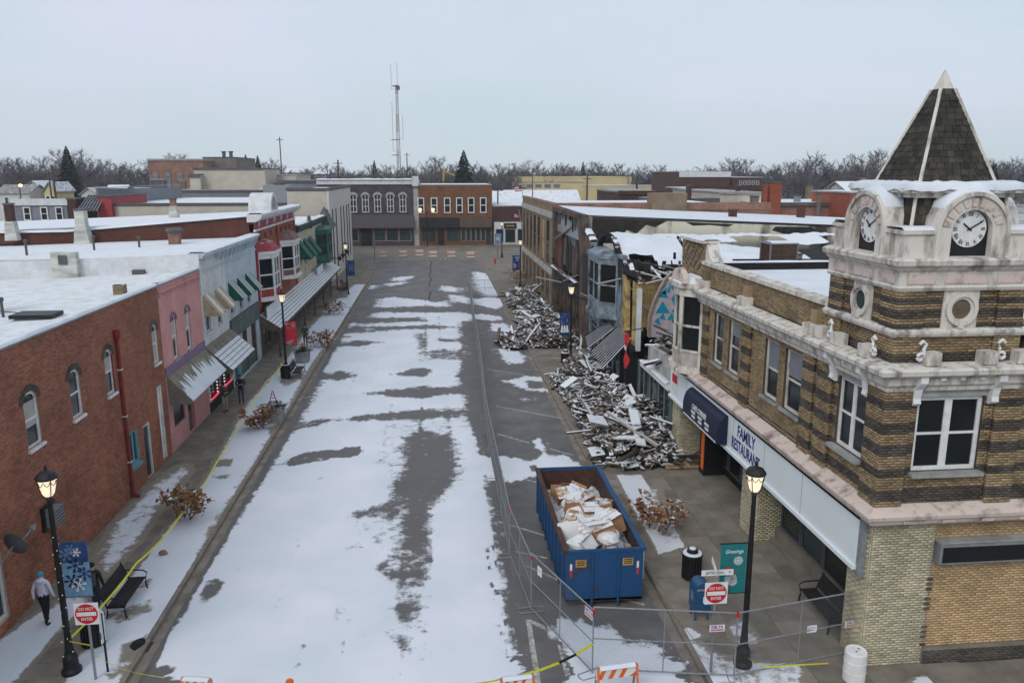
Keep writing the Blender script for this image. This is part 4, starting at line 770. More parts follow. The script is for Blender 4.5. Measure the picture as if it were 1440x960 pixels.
window(r,FR,19.45,20.95,5.75,7.8,fm='trim',fw=.1,rec=.14,mulls=(.5,),mw=.085,sill='stone_grey',sd=.22)
window(r,FF,12.45,14.3,5.75,7.8,fm='trim',fw=.11,rec=.14,mulls=(.5,),mw=.1,sill='stone_grey',sd=.25,label='paired tall sash window on the tower front')
# stone belt above the sign
def cornice(name,m,path,prof,snow=None):
    # path: corner points (x,y) outer wall line from far to near to right; prof: (out,z)
    b=B(); n=len(path); dirs=[]
    for i in range(n-1): d=Vector((path[i+1][0]-path[i][0],path[i+1][1]-path[i][1])).normalized(); dirs.append(Vector((d.y,-d.x)))
    offs=[]
    for i in range(n):
        if i==0: o=dirs[0]
        elif i==n-1: o=dirs[-1]
        else: o=dirs[i-1]+dirs[i]; o=o/ (1+dirs[i-1].dot(dirs[i]))
        offs.append(o)
    segs=[]
    for i in range(n-1):
        L_=math.hypot(path[i+1][0]-path[i][0],path[i+1][1]-path[i][1]); k=max(1,int(L_/1.2))
        for j in range(k): segs.append((i,j/k))
    segs.append((n-2,1.0)); prev=None
    for i,t in segs:
        px=path[i][0]*(1-t)+path[i+1][0]*t; py=path[i][1]*(1-t)+path[i+1][1]*t; o=offs[i]*(1-t)+offs[i+1]*t
        if 0<t<1: o=dirs[i]
        k=b.V(*[(px+o.x*a,py+o.y*a,z) for a,z in prof])
        if prev is not None:
            m_=len(prof)
            for q in range(m_-1): b.f.append((prev+q,prev+q+1,k+q+1,k+q)); b.m.append(0)
        prev=k
    return b.mk(name,m,r)
# path must keep the outside on its right-hand side: far end of the street front -> corner -> right along the front
PATH=[(11.6,36.4),(11.6,18.5),(19,18.5)]
PA=[(x,y) for x,y in PATH]
# direction (0,-1): right-hand normal (d.y,-d.x)=(-1,0) = street side; direction (1,0): (0,-1) = front side
cornice('belt_course','pink_stone',PA,[(0,4.28),(.12,4.28),(.14,4.36),(.3,4.4),(.34,4.52),(.42,4.56),(.44,4.66),(.34,4.72),(.05,4.86),(0,4.86)])
for k in range(5): b=B(); b.fb(FF,12.2+k*1.1,12.55+k*1.1,4.42,4.5,.28,.36); b.mk('dentil','pink_stone',r)
cornice('cornice','pale_stone',PA,[(0,8.02),(.16,8.02),(.18,8.12),(.26,8.2),(.28,8.36),(.42,8.46),(.5,8.5),(.52,8.62),(.46,8.66),(.1,8.74),(0,8.74)])
def bracket(fr,u,z1,h,out,w=.2):
    b=B(); nv=Vector(FP(fr,1,0,0))-Vector(FP(fr,0,0,0))
    b.prism([FP(fr,u-w/2,z1,.02),FP(fr,u-w/2,z1,out),FP(fr,u-w/2,z1-h*.2,out),FP(fr,u-w/2,z1-h*.45,out*.55),FP(fr,u-w/2,z1-h*.75,out*.42),FP(fr,u-w/2,z1-h*.9,out*.5),FP(fr,u-w/2,z1-h,out*.25),FP(fr,u-w/2,z1-h,.02)],nv*w)
    return b.mk('bracket','trim',r)
for u in (12.3,14.45): bracket(FF,u,8.45,.85,.42)
for u in (19.3,21.1): bracket(FR,u,8.45,.85,.42)
for k in range(3): bracket(FF,12.85+k*.53,8.4,.34,.36,.12)
for k in range(3): bracket(FR,19.8+k*.42,8.4,.34,.36,.12)
# parapet along the street and front
opn=[]
b=B(); b.box(11.72,12.0,22.2,36.3,8.7,9.62); b.box(15.3,19,18.62,18.9,8.7,9.62); b.mk('parapet','mortar_dark',r)
bricks(('x',11.72,-1),22.2,33.4,8.74,9.62,[],lambda u,z:0,r,['brick_tan','brick_dark'])
bricks(('y',18.62,-1),15.3,17.5,8.74,9.62,[],lambda u,z:0,r,['brick_tan','brick_dark'])
b=B(); b.box(11.62,12.12,22.05,33.35,9.62,9.76); b.mk('coping','pale_stone',r); b=B(); b.box(15.31,19,18.5,19,9.62,9.76); b.mk('coping','pale_stone',r)
for u in (22.6,28.0,32.6):
    b=B(); b.box(11.5,11.72,u-.2,u+.2,8.74,9.4); b.mk('parapet_pier','brick_tan_one',r); b=B(); b.box(11.3,11.75,u-.3,u+.3,8.72,9.0); b.mk('pedestal','pale_stone',r)
# raised brick end of the parapet with chequered brickwork
b=B(); b.box(11.72,12.3,33.4,36.35,8.7,10.5); b.mk('parapet_end','mortar_dark',r); bricks(('x',11.72,-1),33.4,36.35,8.74,10.5,[],lambda u,z:1 if (int(u*5)+int(z*6))%3==0 and z>9.3 else 0,r,['brick_tan','brick_dark']); bricks(('y',33.4,-1),11.72,12.3,9.4,10.5,[],lambda u,z:0,r,['brick_tan','brick_dark'])
b=B(); b.box(11.6,12.45,33.3,36.45,10.5,10.62); b.mk('coping','pale_stone',r); snowstrip(r,(12.02,33.3,10.62),(12.02,36.4,10.62),.8,.06)
b=B(); b.prism([(12.3,33.38,9.7),(12.3,33.38,10.5),(12.3,33.1,10.35),(12.3,32.8,9.95),(12.3,32.4,9.78)],(-.5,0,0)); b.mk('scroll','pale_stone',r)
# stone oriel at the far end
mat('oriel_roof',(.45,.40,.37),.85,.3,2,.2,snow=.5)
bay(r,32.75,35.2,.75,.8,4.9,8.55,'pale_stone','glass_dark','oriel_roof',base=11.6,label='pale stone oriel window with round pediment',dome=False,sg=-1)
b=B(); b.prism([(10.78,33.98-.85*math.cos(PI*k/8),8.78+.62*math.sin(PI*k/8)) for k in range(9)],(.25,0,0)); b.mk('pediment','pink_stone',r)
b=B(); b.prism([(11.6-.8,33.3,4.68),(11.6-.8,34.6,4.68),(11.6,35.2,4.3),(11.6,32.75,4.3)],(0,0,.02)); b.mk('oriel_base','pale_stone',r)
# body and roof
b=B(); b.box(13.0,34,18.8,36.2,0,4.4); b.box(11.92,34,18.82,36.2,4.4,8.7); b.mk('inner_wall','dark_void',r)
b=B(); b.box(12.0,34,22.0,36.0,8.7,9.0); b.box(15.3,34,18.9,22,8.7,9.0); b.mk('roof','roof_snowy',r)
b=B(); b.box(12.3,34,35.9,36.3,8.7,9.35); b.mk('rear_parapet','charcoal',r); snowstrip(r,(12.4,36.1,9.35),(30,36.1,9.35),.4,.06); 
b=B(); b.poly([(12.05,22.1,9.02),(33.9,22.1,9.02),(33.9,35.8,9.02),(12.05,35.8,9.02)]); b.mk('snow_cover','snow',r)
# ---- tower above the cornice
tx0,tx1,ty0,ty1=11.6,15.1,18.5,22.0
b=B(); b.box(tx0+.1,tx1-.1,ty0+.1,ty1-.1,8.7,10.62); b.mk('tower_core','mortar_dark',r)
TF=('y',ty0+.1,-1); TS=('x',tx0+.1,-1)
ocF=(12.87,13.83,9.6,10.62); ocS=(19.77,20.73,9.6,10.62)
tb=lambda u,z:1 if (((z-9.58)%.34)<.16 if z>9.6 else z<8.95) else 0
bricks(TF,tx0+.1,tx1-.1,8.74,9.42,[],tb,r,['brick_tan','brick_dark']); bricks(TS,ty0+.1,ty1-.1,8.74,9.42,[],tb,r,['brick_tan','brick_dark'])
bricks(TF,tx0+.1,tx1-.1,9.6,10.62,[ocF],tb,r,['brick_tan','brick_dark']); bricks(TS,ty0+.1,ty1-.1,9.6,10.62,[ocS],tb,r,['brick_tan','brick_dark'])
for fr,us in ((TF,(11.62,14.35)),(TS,(18.52,21.25))):
    for u in us: pier(fr,u,u+.72,9.6,10.62,.1,tb); pier(fr,u,u+.72,8.74,9.42,.1,tb)
TP=[(tx0+.1,ty1+.1),(tx0+.1,ty0+.1),(tx1+.1,ty0+.1)]
cornice('string_course','pale_stone',TP,[(0,9.42),(.16,9.42),(.2,9.5),(.2,9.56),(.1,9.62),(0,9.62)])
cornice('entablature','pale_stone',TP,[(0,10.6),(.12,10.6),(.16,10.68),(.12,10.72),(.12,11.08),(.18,11.12),(.24,11.2),(.34,11.26),(.36,11.38),(.3,11.42),(0,11.46)])
b=B(); b.box(tx0+.12,tx1-.1,ty0+.12,ty1-.1,10.6,11.45); b.mk('tower_core','pale_stone',r)
for fr,c in ((TF,13.35),(TS,20.25)):
    for k,(a,e) in enumerate(((-1.55,-.85),(-.55,.55),(.85,1.55))): b=B(); b.fb(fr,c+a,c+e,10.78,11.02,.118,.15); b.mk('frieze_panel','pink_stone',r)
    # oculus
    b=B(); N=20; z=10.11
    for k in range(N):
        a0=2*PI*k/N; a1=2*PI*(k+1)/N
        for r0,r1,d0,d1 in ((.26,.33,.0,.1),(.33,.43,.0,.15)):
            nv=Vector(FP(fr,0,0,1))-Vector(FP(fr,0,0,0)); b.prism([Vector(FP(fr,c+q*math.cos(a),z+q*math.sin(a),d0)) for q,a in ((r0,a0),(r0,a1),(r1,a1),(r1,a0))],nv*(d1-d0))
    o=b.mk('oculus','pale_stone',r); b=B(); b.fb(fr,c-.48,c+.48,9.6,10.6,-.02,.05); b.mk('oculus_slab','pale_stone',o)
    b=B(); nv=Vector(FP(fr,0,0,1))-Vector(FP(fr,0,0,0)); b.prism([FP(fr,c+.27*math.cos(2*PI*k/18),z+.27*math.sin(2*PI*k/18),.052) for k in range(18)],nv*.01); b.mk('pane','wood_old' if fr is TF else 'glass_green',o)
    b=B(); b.fb(fr,c-.07,c+.07,9.62,9.82,.05,.18); b.mk('keystone','pale_stone',o)
# blocks and scrolls standing on the cornice
def scroll(fr,u,z,flip):
    b=B(); pts=[]
    for k in range(16):
        t=k/15; a=t*2.1*PI; rr=.13*(1-t*.75); pts.append(FP(fr,u+flip*(rr*math.cos(a)),z+.15+rr*math.sin(a)+.0,.3))
    pts2=[FP(fr,u+flip*.13,z+.15,.3),FP(fr,u+flip*.06,z+.35,.3),FP(fr,u+flip*.12,z+.5,.3),FP(fr,u+flip*.02,z+.58,.3),FP(fr,u-flip*.06,z+.5,.3)]
    b.tube(pts,.045,6); b.tube(pts2,.045,6); b.mk('scroll','trim',r)
for u,f in ((12.25,1),(14.45,-1)): scroll(TF,u,8.76,f)
for u,f in ((19.0,1),(21.35,-1)): scroll(TS,u,8.76,f)
for fr,us in ((TF,(12.55,14.1,15.05)),(TS,(19.4,20.9,21.9))):
    for u in us: b=B(); b.fb(fr,u-.2,u+.2,8.72,9.05,.08,.42); b.mk('pedestal','pale_stone',r)
# parapet blocks, snow capped
for x0,x1,y0,y1 in ((11.62,12.4,18.52,19.3),(11.62,12.4,21.2,21.98),(14.3,15.08,18.52,19.3)):
    b=B(); b.box(x0,x1,y0,y1,11.42,12.02); b.box(x0-.06,x1+.06,y0-.06,y1+.06,12.02,12.12); b.mk('parapet_block','pale_stone',r); snowstrip(r,(x0-.05,(y0+y1)/2,12.12),(x1+.05,(y0+y1)/2,12.12),.85,.08)
# mansard skirt with slates, ridges, ledge, pyramid
cx,cy=13.35,20.25
def shingled(z0,h0,z1,h1,rows,vis,wd=.2,name='slate'):
    b=B(); b.hexa([(cx-h0,cy-h0,z0),(cx+h0,cy-h0,z0),(cx+h0,cy+h0,z0),(cx-h0,cy+h0,z0),(cx-h1,cy-h1,z1),(cx+h1,cy-h1,z1),(cx+h1,cy+h1,z1),(cx-h1,cy+h1,z1)]); b.mk('roof_deck','slate',r)
    for face in range(4):
        dn=[(0,-1),(-1,0),(0,1),(1,0)][face]; du=[(1,0),(0,1),(-1,0),(0,-1)][face]; jb=B()
        for q in range(rows):
            t0=q/rows; t1=(q+1.25)/rows; t1=min(t1,1); 
            ha=h0+(h1-h0)*t0; hb=h0+(h1-h0)*t1; za=z0+(z1-z0)*t0; zb=z0+(z1-z0)*t1; n=max(1,int(2*ha/wd)); off=(q%2)*.5
            for k in range(n+1):
                a=max(-1,-1+2*(k-off)/n); c=min(1,-1+2*(k+1-off)/n)
                if c-a<.05: continue
                P=lambda s,hh,z,o:(cx+dn[0]*(hh+o)+du[0]*s*hh,cy+dn[1]*(hh+o)+du[1]*s*hh,z)
                g_=.008/ha; e=.03+random.uniform(-.006,.008)
                bb=B() if face in vis else jb
                bb.hexa([P(a+g_,ha,za,.0),P(c-g_,ha,za,.0),P(c-g_,hb,zb,.0),P(a+g_,hb,zb,.0),P(a+g_,ha,za,e),P(c-g_,ha,za,e),P(c-g_,hb,zb,.012),P(a+g_,hb,zb,.012)])
                if face in vis: bb.mk('slate','slate_one',r)
        if jb.f: jb.mk('slate_face','slate',r,kind='stuff')
    for sx,sy in ((-1,-1),(1,-1),(-1,1),(1,1)):
        b=B(); b.bar((cx+sx*(h0+.02),cy+sy*(h0+.02),z0),(cx+sx*(h1+.02),cy+sy*(h1+.02),z1),.075,.06); b.mk('ridge','pale_stone',r)
shingled(11.4,1.42,12.92,1.2,7,(0,1))
b=B(); b.box(cx-1.35,cx+1.35,cy-1.35,cy+1.35,12.9,13.02); b.box(cx-1.5,cx+1.5,cy-1.5,cy+1.5,13.02,13.13); b.mk('eaves','pale_stone',r)
shingled(13.14,1.06,15.66,.18,16,(0,1))
b=B(); b.hexa([(cx-.19,cy-.19,15.62),(cx+.19,cy-.19,15.62),(cx+.19,cy+.19,15.62),(cx-.19,cy+.19,15.62),(cx-.01,cy-.01,16.15),(cx+.01,cy-.01,16.15),(cx+.01,cy+.01,16.15),(cx-.01,cy+.01,16.15)]); b.mk('finial','pale_stone',r)
b=B(); n=72; prev=None   # snow bank round the foot of the pyramid
for k in range(n+1):
    a=2*PI*k/n; c_,s_=math.cos(a),math.sin(a); q=1/max(abs(c_),abs(s_)); j=1+random.uniform(-.02,.03) if k<n else 1
    if k==0: j0=j
    if k==n: j=j0
    i=b.V(*[(cx+c_*q*h*j,cy+s_*q*h*j,z) for h,z in ((1.53,13.1+random.uniform(-.05,.02)),(1.5,13.24),(1.3,13.31+random.uniform(-.02,.03)),(1.0,13.29),(.94,13.32))])
    if prev is not None:
        for t in range(4): b.f.append((prev+t,i+t,i+t+1,prev+t+1)); b.m.append(0)
    prev=i
b.mk('snow_bank','snow',r,smooth=True)
# clock dormers
def clock(fr,c,label):
    ax,p,sg=fr; nv=Vector(FP(fr,0,0,1))-Vector(FP(fr,0,0,0)); zc=12.08; Ro=.98; Ri=.54; N=16
    def ring(b,ra,rb,d0,d1,leg=None):
        pts=[(c-leg_r*math.cos(PI*k/N),zc+leg_r*math.sin(PI*k/N)) for leg_r in (ra,) for k in range(N+1)]
        for k in range(N):
            a0=PI*k/N; a1=PI*(k+1)/N
            b.prism([Vector(FP(fr,c-q*math.cos(a),zc+q*math.sin(a),d0)) for q,a in ((ra,a0),(ra,a1),(rb,a1),(rb,a0))],nv*(d1-d0))
        b.fb(fr,c-rb,c-ra,11.43,zc,d0,d1); b.fb(fr,c+ra,c+rb,11.43,zc,d0,d1)
    b=B(); ring(b,Ri,Ro-.1,-.2,.05); ring(b,Ro-.1,Ro,-1.1,.12); o=b.mk('clock_dormer','pale_stone',r,label=label)
    b=B()
    for k in range(9):
        a0=PI*(k+.5)/10.; a1=a0+.16; b.prism([Vector(FP(fr,c-q*math.cos(a),zc+q*math.sin(a),.05)) for q,a in ((.62,a0+.04),(.62,a1+.04),(.82,a1+.06),(.82,a0+.02))],nv*.03)
    b.mk('voussoir','pink_stone',o,kind='stuff')
    b=B(); b.prism([FP(fr,c-Ri,11.43,-.12),FP(fr,c+Ri,11.43,-.12)]+[FP(fr,c+Ri*math.cos(PI*k/N),zc+Ri*math.sin(PI*k/N),-.12) for k in range(N+1)],nv*-.1); b.mk('niche','black_metal',o)
    b=B(); zk=12.14; b.prism([FP(fr,c+.46*math.cos(2*PI*k/36),zk+.46*math.sin(2*PI*k/36),-.115) for k in range(36)],nv*.03); b.mk('dial','trim',o)
    b=B(); d=-.08
    rot=(PI/2,0,0) if ax=='y' else (PI/2,0,-PI/2)
    sgnu=1 if ax=='y' else -1
    for i,num in enumerate(('XII','I','II','III','IV','V','VI','VII','VIII','IX','X','XI')):
        a=PI/2-i*PI/6; u=c+sgnu*.365*math.cos(a); z=zk+.365*math.sin(a); R0=Euler(rot).to_matrix()@Euler((0,0,-i*PI/6)).to_matrix()
        text(num,.15,'black_metal',o,FP(fr,u,z,d),R0.to_euler(),name='numeral',ext=.003,sx=.75,bold=.002)
    for ln,wd,ang in ((.36,.03,60),(.22,.035,-52)):
        a=math.radians(90-ang); bb=B(); q=Vector(FP(fr,c+sgnu*math.cos(a)*ln,zk+math.sin(a)*ln,d+.015)); q0=Vector(FP(fr,c-sgnu*math.cos(a)*.07,zk-math.sin(a)*.07,d+.015)); bb.bar(q0,q,wd,.012,up=nv); bb.mk('hand','black_metal',o)
    # snow on the barrel
    b=B(); prev=None
    for k in range(15):
        a=PI*(.2+.6*k/14); th_=.1*math.sin(PI*k/14)**.5; i=b.V(*[FP(fr,c-(Ro+h)*math.cos(a),zc+(Ro+h)*math.sin(a),dd) for h,dd in ((0,.02),(th_,-.03),(th_*1.2,-.55),(th_,-1.1))])
        if prev is not None:
            for t in range(3): b.f.append((prev+t,i+t,i+t+1,prev+t+1)); b.m.append(0)
        prev=i
    b.mk('snow_cap','snow',o,smooth=True)
    return o
clock(('y',18.5,-1),13.35,'round clock face under the arched dormer on the tower front'); clock(('x',11.6,-1),20.25,'round clock face under the arched dormer facing the street'); clock(('x',15.1,1),20.25,'arched dormer at the right edge of the tower')
# ---- ground floor: cream pier, buff infill, dark base
for a in ((11.6,13.4,18.5,19.6,0,4.3),(13.4,19,18.62,19.0,.02,4.3),(11.7,13.1,26.2,27.6,0,2.9),(11.6,13.0,35.4,36.4,0,4.3),(13.4,19,18.45,18.62,-.02,.42)): b=B(); b.box(*a); b.mk('pier_core','mortar_grey',r)
bricks(FF,11.6,13.38,.0,4.28,[],lambda u,z:0,r,['brick_cream']); bricks(FR,18.52,19.58,0,4.28,[],lambda u,z:0,r,['brick_cream'])
bricks(('y',18.62,-1),13.4,17.6,.44,4.28,[],lambda u,z:0,r,['brick_buff']); bricks(('y',18.45,-1),13.4,17.6,0,.42,[],lambda u,z:0,r,['brick_dark'])
bricks(('x',11.7,-1),26.2,27.6,0,2.85,[],lambda u,z:0,r,['brick_cream']); bricks(('y',26.2,-1),11.7,13.1,0,2.85,[],lambda u,z:0,r,['brick_cream']); bricks(FR,35.4,36.4,0,4.2,[],lambda u,z:0,r,['brick_cream']); bricks(('y',35.4,-1),11.6,13.0,0,2.85,[],lambda u,z:0,r,['brick_cream'])
for z in (2.55,2.4,2.25,1.95,1.8,1.65,1.1,.95,.8,.55): b=B(); b.fb(FF,13.3,13.46,z,z+.07,.014,.03); b.mk('toothed_brick','brick_dark_one',r)
b=B(); b.box(13.45,19,18.3,18.6,3.1,3.72); s=b.mk('sign_box','steel',r,label='long empty black sign box on the buff brick front'); b=B(); b.box(13.53,19,18.28,18.3,3.16,3.6); b.mk('sign_face','black_metal',s)
b=B(); b.box(13.4,19,18.26,18.62,3.72,3.76); b.mk('sign_hood','stone_grey',s)
# white fascia sign
b=B(); b.box(11.38,11.58,18.9,36.3,2.9,4.27); sgn=b.mk('fascia_sign','sign_white',r,label='long white fascia sign with FAMILY RESTAURANT in blue letters')
b=B(); b.box(11.3,11.6,18.86,36.32,2.78,2.9); b.mk('sign_lip','sign_white',sgn); b=B(); b.box(11.36,11.6,18.86,36.32,4.27,4.3); b.mk('sign_edge','black_metal',sgn); b=B(); b.box(11.42,11.6,18.72,18.9,2.6,4.3); b.mk('sign_end','steel',sgn)
for k in range(5): b=B(); b.box(11.375,11.38,22.2+k*2.9,22.22+k*2.9,2.92,4.26); b.mk('sign_seam','stone_grey',sgn)
RT=(PI/2,0,-PI/2)
yF=(wx(1038,590,11.37)[0]+wx(1062,615,11.37)[0])/2; yRs=(wx(1028,598,11.37)[0]+wx(1071,640,11.37)[0])/2
text('FAMILY',.66,'ink_blue',sgn,(11.372,yF,3.86),RT,sx=.78,bold=.012); text('RESTAURANT',.62,'ink_blue',sgn,(11.372,yRs,3.28),RT,sx=.70,bold=.012)
# navy barrel awning
aw=T('awning',(11.2,32.2,2.9),'navy blue barrel awning with white lettering on the white fascia','awning'); y0,y1=wx(1016,570,11.1)[0],wx(966,540,11.1)[0]; b=B(); pf=[(11.37,4.15),(11.22,4.1),(11.08,3.95),(11.0,3.75),(10.96,3.5),(10.95,2.98),(11.37,2.98)]
b.prism([(x,y0,z) for x,z in pf],(0,y1-y0,0)); b.mk('cover','navy',aw)
mat('ink_white',(.7,.7,.7),.6,.1,5,0)
ym=(y0+y1)/2
text('CAFE CORNER',.3,'ink_white',aw,(10.968,ym+.1,3.63),(PI/2-.12,0,-PI/2),sx=.9,bold=.006)
for dz,wd in ((3.36,.5),(3.18,.42)):
    for k in range(3): b=B(); b.box(10.94,10.95,ym-1.2+k*.85,ym-1.2+k*.85+wd,dz,dz+.11); b.mk('print','ink_white',aw)
b=B(); b.box(10.94,10.95,y0+.15,y1-.15,3.0,3.06); b.mk('print','ink_white',aw)
q=T('poster',(11.37,35.6,3.4),'small red and white poster at the far end of the white fascia','poster'); b=B(); b.box(11.35,11.378,35.0,36.0,3.1,4.15); b.mk('sheet','white_plastic',q); b=B(); b.box(11.34,11.35,35.1,35.9,3.65,4.05); b.mk('red_block','red_banner',q)
# shop windows under the sign
b=B(); b.box(12.5,12.75,19.6,26.2,0,.55); b.mk('bulkhead','concrete',r); b=B(); b.box(12.3,12.5,19.6,26.2,.0,.12); b.mk('step','concrete',r)
for k in range(4): window(r,('x',12.62,-1),19.65+k*1.63,21.23+k*1.63,.56,2.78,fm='lead',pm='glass_green' if k!=1 else 'glass_dark',rails=(),fw=.06,rec=.1)
b=B(); b.box(12.45,13,18.9,36,2.79,2.95); b.mk('soffit','wood_old',r)
b=B(); b.box(12.66,12.68,21.4,22.8,1.6,2.4); b.mk('window_blind','siding_grey',r)
for k in range(5): window(r,('x',13.0,-1),27.7+k*1.5,29.1+k*1.5,.4,2.7,fm='lead',pm='glass_dark',rails=(),fw=.07,rec=-.03)
# rooftop units
X_,Y_=g(1095,368,9.02); q=T('rooftop_unit',(X_,Y_,9.02),'brown louvred air conditioner on the snowy roof of the corner building','rooftop unit')
b=B(); b.box(X_-.75,X_+.65,Y_-.6,Y_+.6,9.05,9.95); b.mk('case','fb_dark',q); b=B()
for sx in (-.78,.65):
    for sy in (-.63,.6): b.box(X_+sx,X_+sx+.06,Y_+sy,Y_+sy+.06,9.02,10.0)
b.mk('corner_frame','steel',q,kind='stuff'); b=B(); b.box(X_-.8,X_+.72,Y_-.65,Y_+.66,9.96,10.03); b.mk('top','steel',q); snowstrip(q,(X_-.7,Y_,10.03),(X_+.6,Y_,10.03),1.2,.05)
for i in range(7): b=B(); b.box(X_-.7,X_+.6,Y_-.63,Y_-.6,9.15+i*.11,9.2+i*.11); b.mk('louvre','wood_old',q)
b=B(); b.tube([(X_-2.4,Y_+.2,9.12),(X_-.8,Y_+.1,9.12)],.05,6); b.tube([(X_+.7,Y_,9.12),(X_+7,Y_-.3,9.12)],.05,6); tag(b.mk('roof_pipe','black_metal',base=(X_,Y_,9.02)),'thin dark pipes running across the snow beside the air conditioner','pipe',None)
X2,Y2=g(1118,365,9.02); q=T('roof_vent',(X2,Y2,9.02),'low grey vent box beside the brown air conditioner','vent'); b=B(); b.box(X2-.25,X2+.3,Y2-.2,Y2+.2,9.02,9.3); b.mk('case','steel',q); b=B(); b.box(X2-.3,X2+.35,Y2-.25,Y2+.25,9.3,9.35); b.mk('lid','lead',q)
# ---------------- burnt block on the right ----------------
rt5=random.Random(31)
def ragged(b,fr,pts,th,m=0):
    nv=Vector(FP(fr,0,0,1))-Vector(FP(fr,0,0,0)); b.prism([FP(fr,u,z,0) for u,z in pts],nv*-th,m)
# one storey shopfront next to the corner building
r=T('burnt_shop',(14,40,0),'roofless one storey shop with white fascia beside the corner building','building')
ops=[(37.1,39.3,.5,2.7),(39.5,41.0,.1,2.7),(41.2,43.2,.5,2.7)]
b=B(); wall(b,FR,36.5,43.4,0,2.95,ops); b.mk('wall','grey_green',r)
for o in ops: window(r,FR,*o,fm='steel',pm='glass_green',rails=(),mulls=(.5,),fw=.07)
b=B(); ragged(b,FR,[(36.45,3.3),(41.3,3.3),(41.2,4.25),(39,4.4),(36.45,4.45)],.25); b.mk('fascia','plaster_grey',r); b=B(); b.fb(FR,36.45,41.8,2.98,3.28,-.3,.3); b.mk('ledge','trim',r); snowstrip(r,(11.38,36.6,3.28),(11.38,41.7,3.28),.3,.05)
b=B(); b.box(11.9,30,36.6,43.2,0,3.2); b.mk('inside_floor','charcoal',r)
# mural wall
q=T('mural_wall',(13.5,43.5,0),'ragged wall fragment painted with teal triangles on pale grey','wall'); fr=('y',43.4,-1)
mp_=[wy(*p,43.4) for p in ((912,474),(955,474),(960,384),(944,384),(936,392),(928,406),(920,424),(913,446))]
b=B(); ragged(b,fr,mp_,.3); b.mk('plaster','mural_base',q)
for (p0,p1) in zip(mp_[2:],mp_[3:]+mp_[:1]): b=B(); b.bar((p0[0],43.3,p0[1]),(p1[0],43.3,p1[1]),.1,.09); b.mk('broken_edge','fb_tan',q)
for t in (((922,440),(932,423),(942,440)),((929,412),(938,404),(937,414)),((920,452),(926,446),(929,458)),((924,417),(935,409),(940,419)),((944,419),(951,412),(948,430)),((938,410),(943,398),(942,412)),((943,402),(950,398),(946,408)),((927,447),(933,440),(936,450)),((938,449),(945,440),(949,450)),((931,405),(937,398),(934,404)),((945,436),(950,434),(949,445))):
    b=B(); ragged(b,('y',43.375,-1),[wy(*p,43.38) for p in t],.022); b.mk('painted_triangle','mural_teal',q)
# upper yellow front left standing
r=T('yellow_front',(11.8,46,0),'charred remains of a yellow painted upper front with an empty window','building')
b=B(); ragged(b,FR,[(44.0,3.4),(45.0,3.4),(45.1,7.4),(44.5,7.6),(44.1,6.9)],.3); b.mk('jamb','yellow_paint',r)
b=B(); ragged(b,FR,[(46.6,3.9),(47.6,3.8),(47.5,7.6),(46.9,7.4)],.3); b.mk('jamb','yellow_paint',r); b=B(); b.fb(FR,44,47.7,3.4,3.9,-.3,.08); b.mk('sill','yellow_paint',r)
b=B(); b.fb(FR,45,46.6,3.9,4.0,-.2,.05); b.fb(FR,45.0,46.6,7.2,7.5,-.25,.0); b.mk('lintel','charcoal',r)
b=B(); ragged(b,FR,[(43.9,7.3),(47.7,7.4),(47.9,8.3),(47.2,7.9),(46.5,8.2),(45.6,7.7),(44.6,7.9)],.3); b.mk('charred_top','char_snow',r)
b=B(); b.box(11.5,11.75,43.45,43.7,3.4,7.0); b.mk('post','tin_white',r)
x0,z0=wy(897,432,47.25); x1,z1=wy(948,386,47.25)
k=0; x=x0
while x<x1+3:
    wv=.2; b=B(); b.box(x,x+wv-.012,47.25,47.3,random.uniform(3.6,4.2),z1+random.uniform(-.25,.05)); b.mk('wall_board','wood_tan',r); x+=wv
b=B(); b.box(x0-.2,x1+3,47.31,47.5,3.5,z1+.1); b.mk('board_backing','charcoal',r); b=B(); b.box(x0-.2,x1+3,47.1,47.5,z1,z1+.18); b.mk('top_plate','char_snow',r)
b=B(); b.bar((x0-.1,47,5.7),(x0+1.5,46.8,4.6),.12,.08); b.mk('fallen_rail','pale_wood_snow',r)
# blue building with the bay
r=T('blue_building',(12,52,0),'burnt out blue painted shop with projecting bay window and broken barrel roof','building')
ops=[(48.2,49.6,.3,3.0),(50,52.6,.3,3.0),(53,54.4,.1,3.0),(54.8,57.2,.3,3.0),(55.2,57.0,4.7,7.8)]
b=B(); wall(b,FR,47.8,57.5,0,8.3,ops); b.mk('wall','blue_paint',r)
for o in ops[:4]: window(r,FR,*o,fm='blue_paint',pm='glass_dark',rails=(.8,),fw=.14,rec=.05)
window(r,FR,*ops[4],fm='blue_paint',pm='dark_void',fw=.18)
bay(r,49.0,54.6,1.0,1.1,4.4,8.1,'blue_paint','dark_void','blue_paint',base=11.6,label='blue grey bay window with empty sashes',dome=False,sg=-1)
b=B(); b.fb(FR,47.7,57.6,3.3,3.6,0,.3); b.fb(FR,47.7,57.6,8.3,8.5,-.3,.12); b.mk('cornice','blue_paint',r)
for y in (47.85,52.7,57.2): b=B(); b.fb(FR,y,y+.28,0,3.3,.0,.12); b.mk('post','blue_paint',r)
b=B(); b.bar((11.35,49,2.3),(11.3,54,3.6),.1,.1); b.mk('leaning_bar','blue_paint',r)
b=B(); n=9
for k in range(n):
    if k in (3,4): continue
    a0=PI*k/n; a1=PI*(k+1)/n
    b.prism([(11.4,51.8-2.9*math.cos(a),8.5+1.15*math.sin(a)) for a in (a0,a1)]+[(11.4,51.8-2.5*math.cos(a),8.5+.9*math.sin(a)) for a in (a1,a0)],(.35,0,0))
b.mk('broken_arch','char_snow',r)
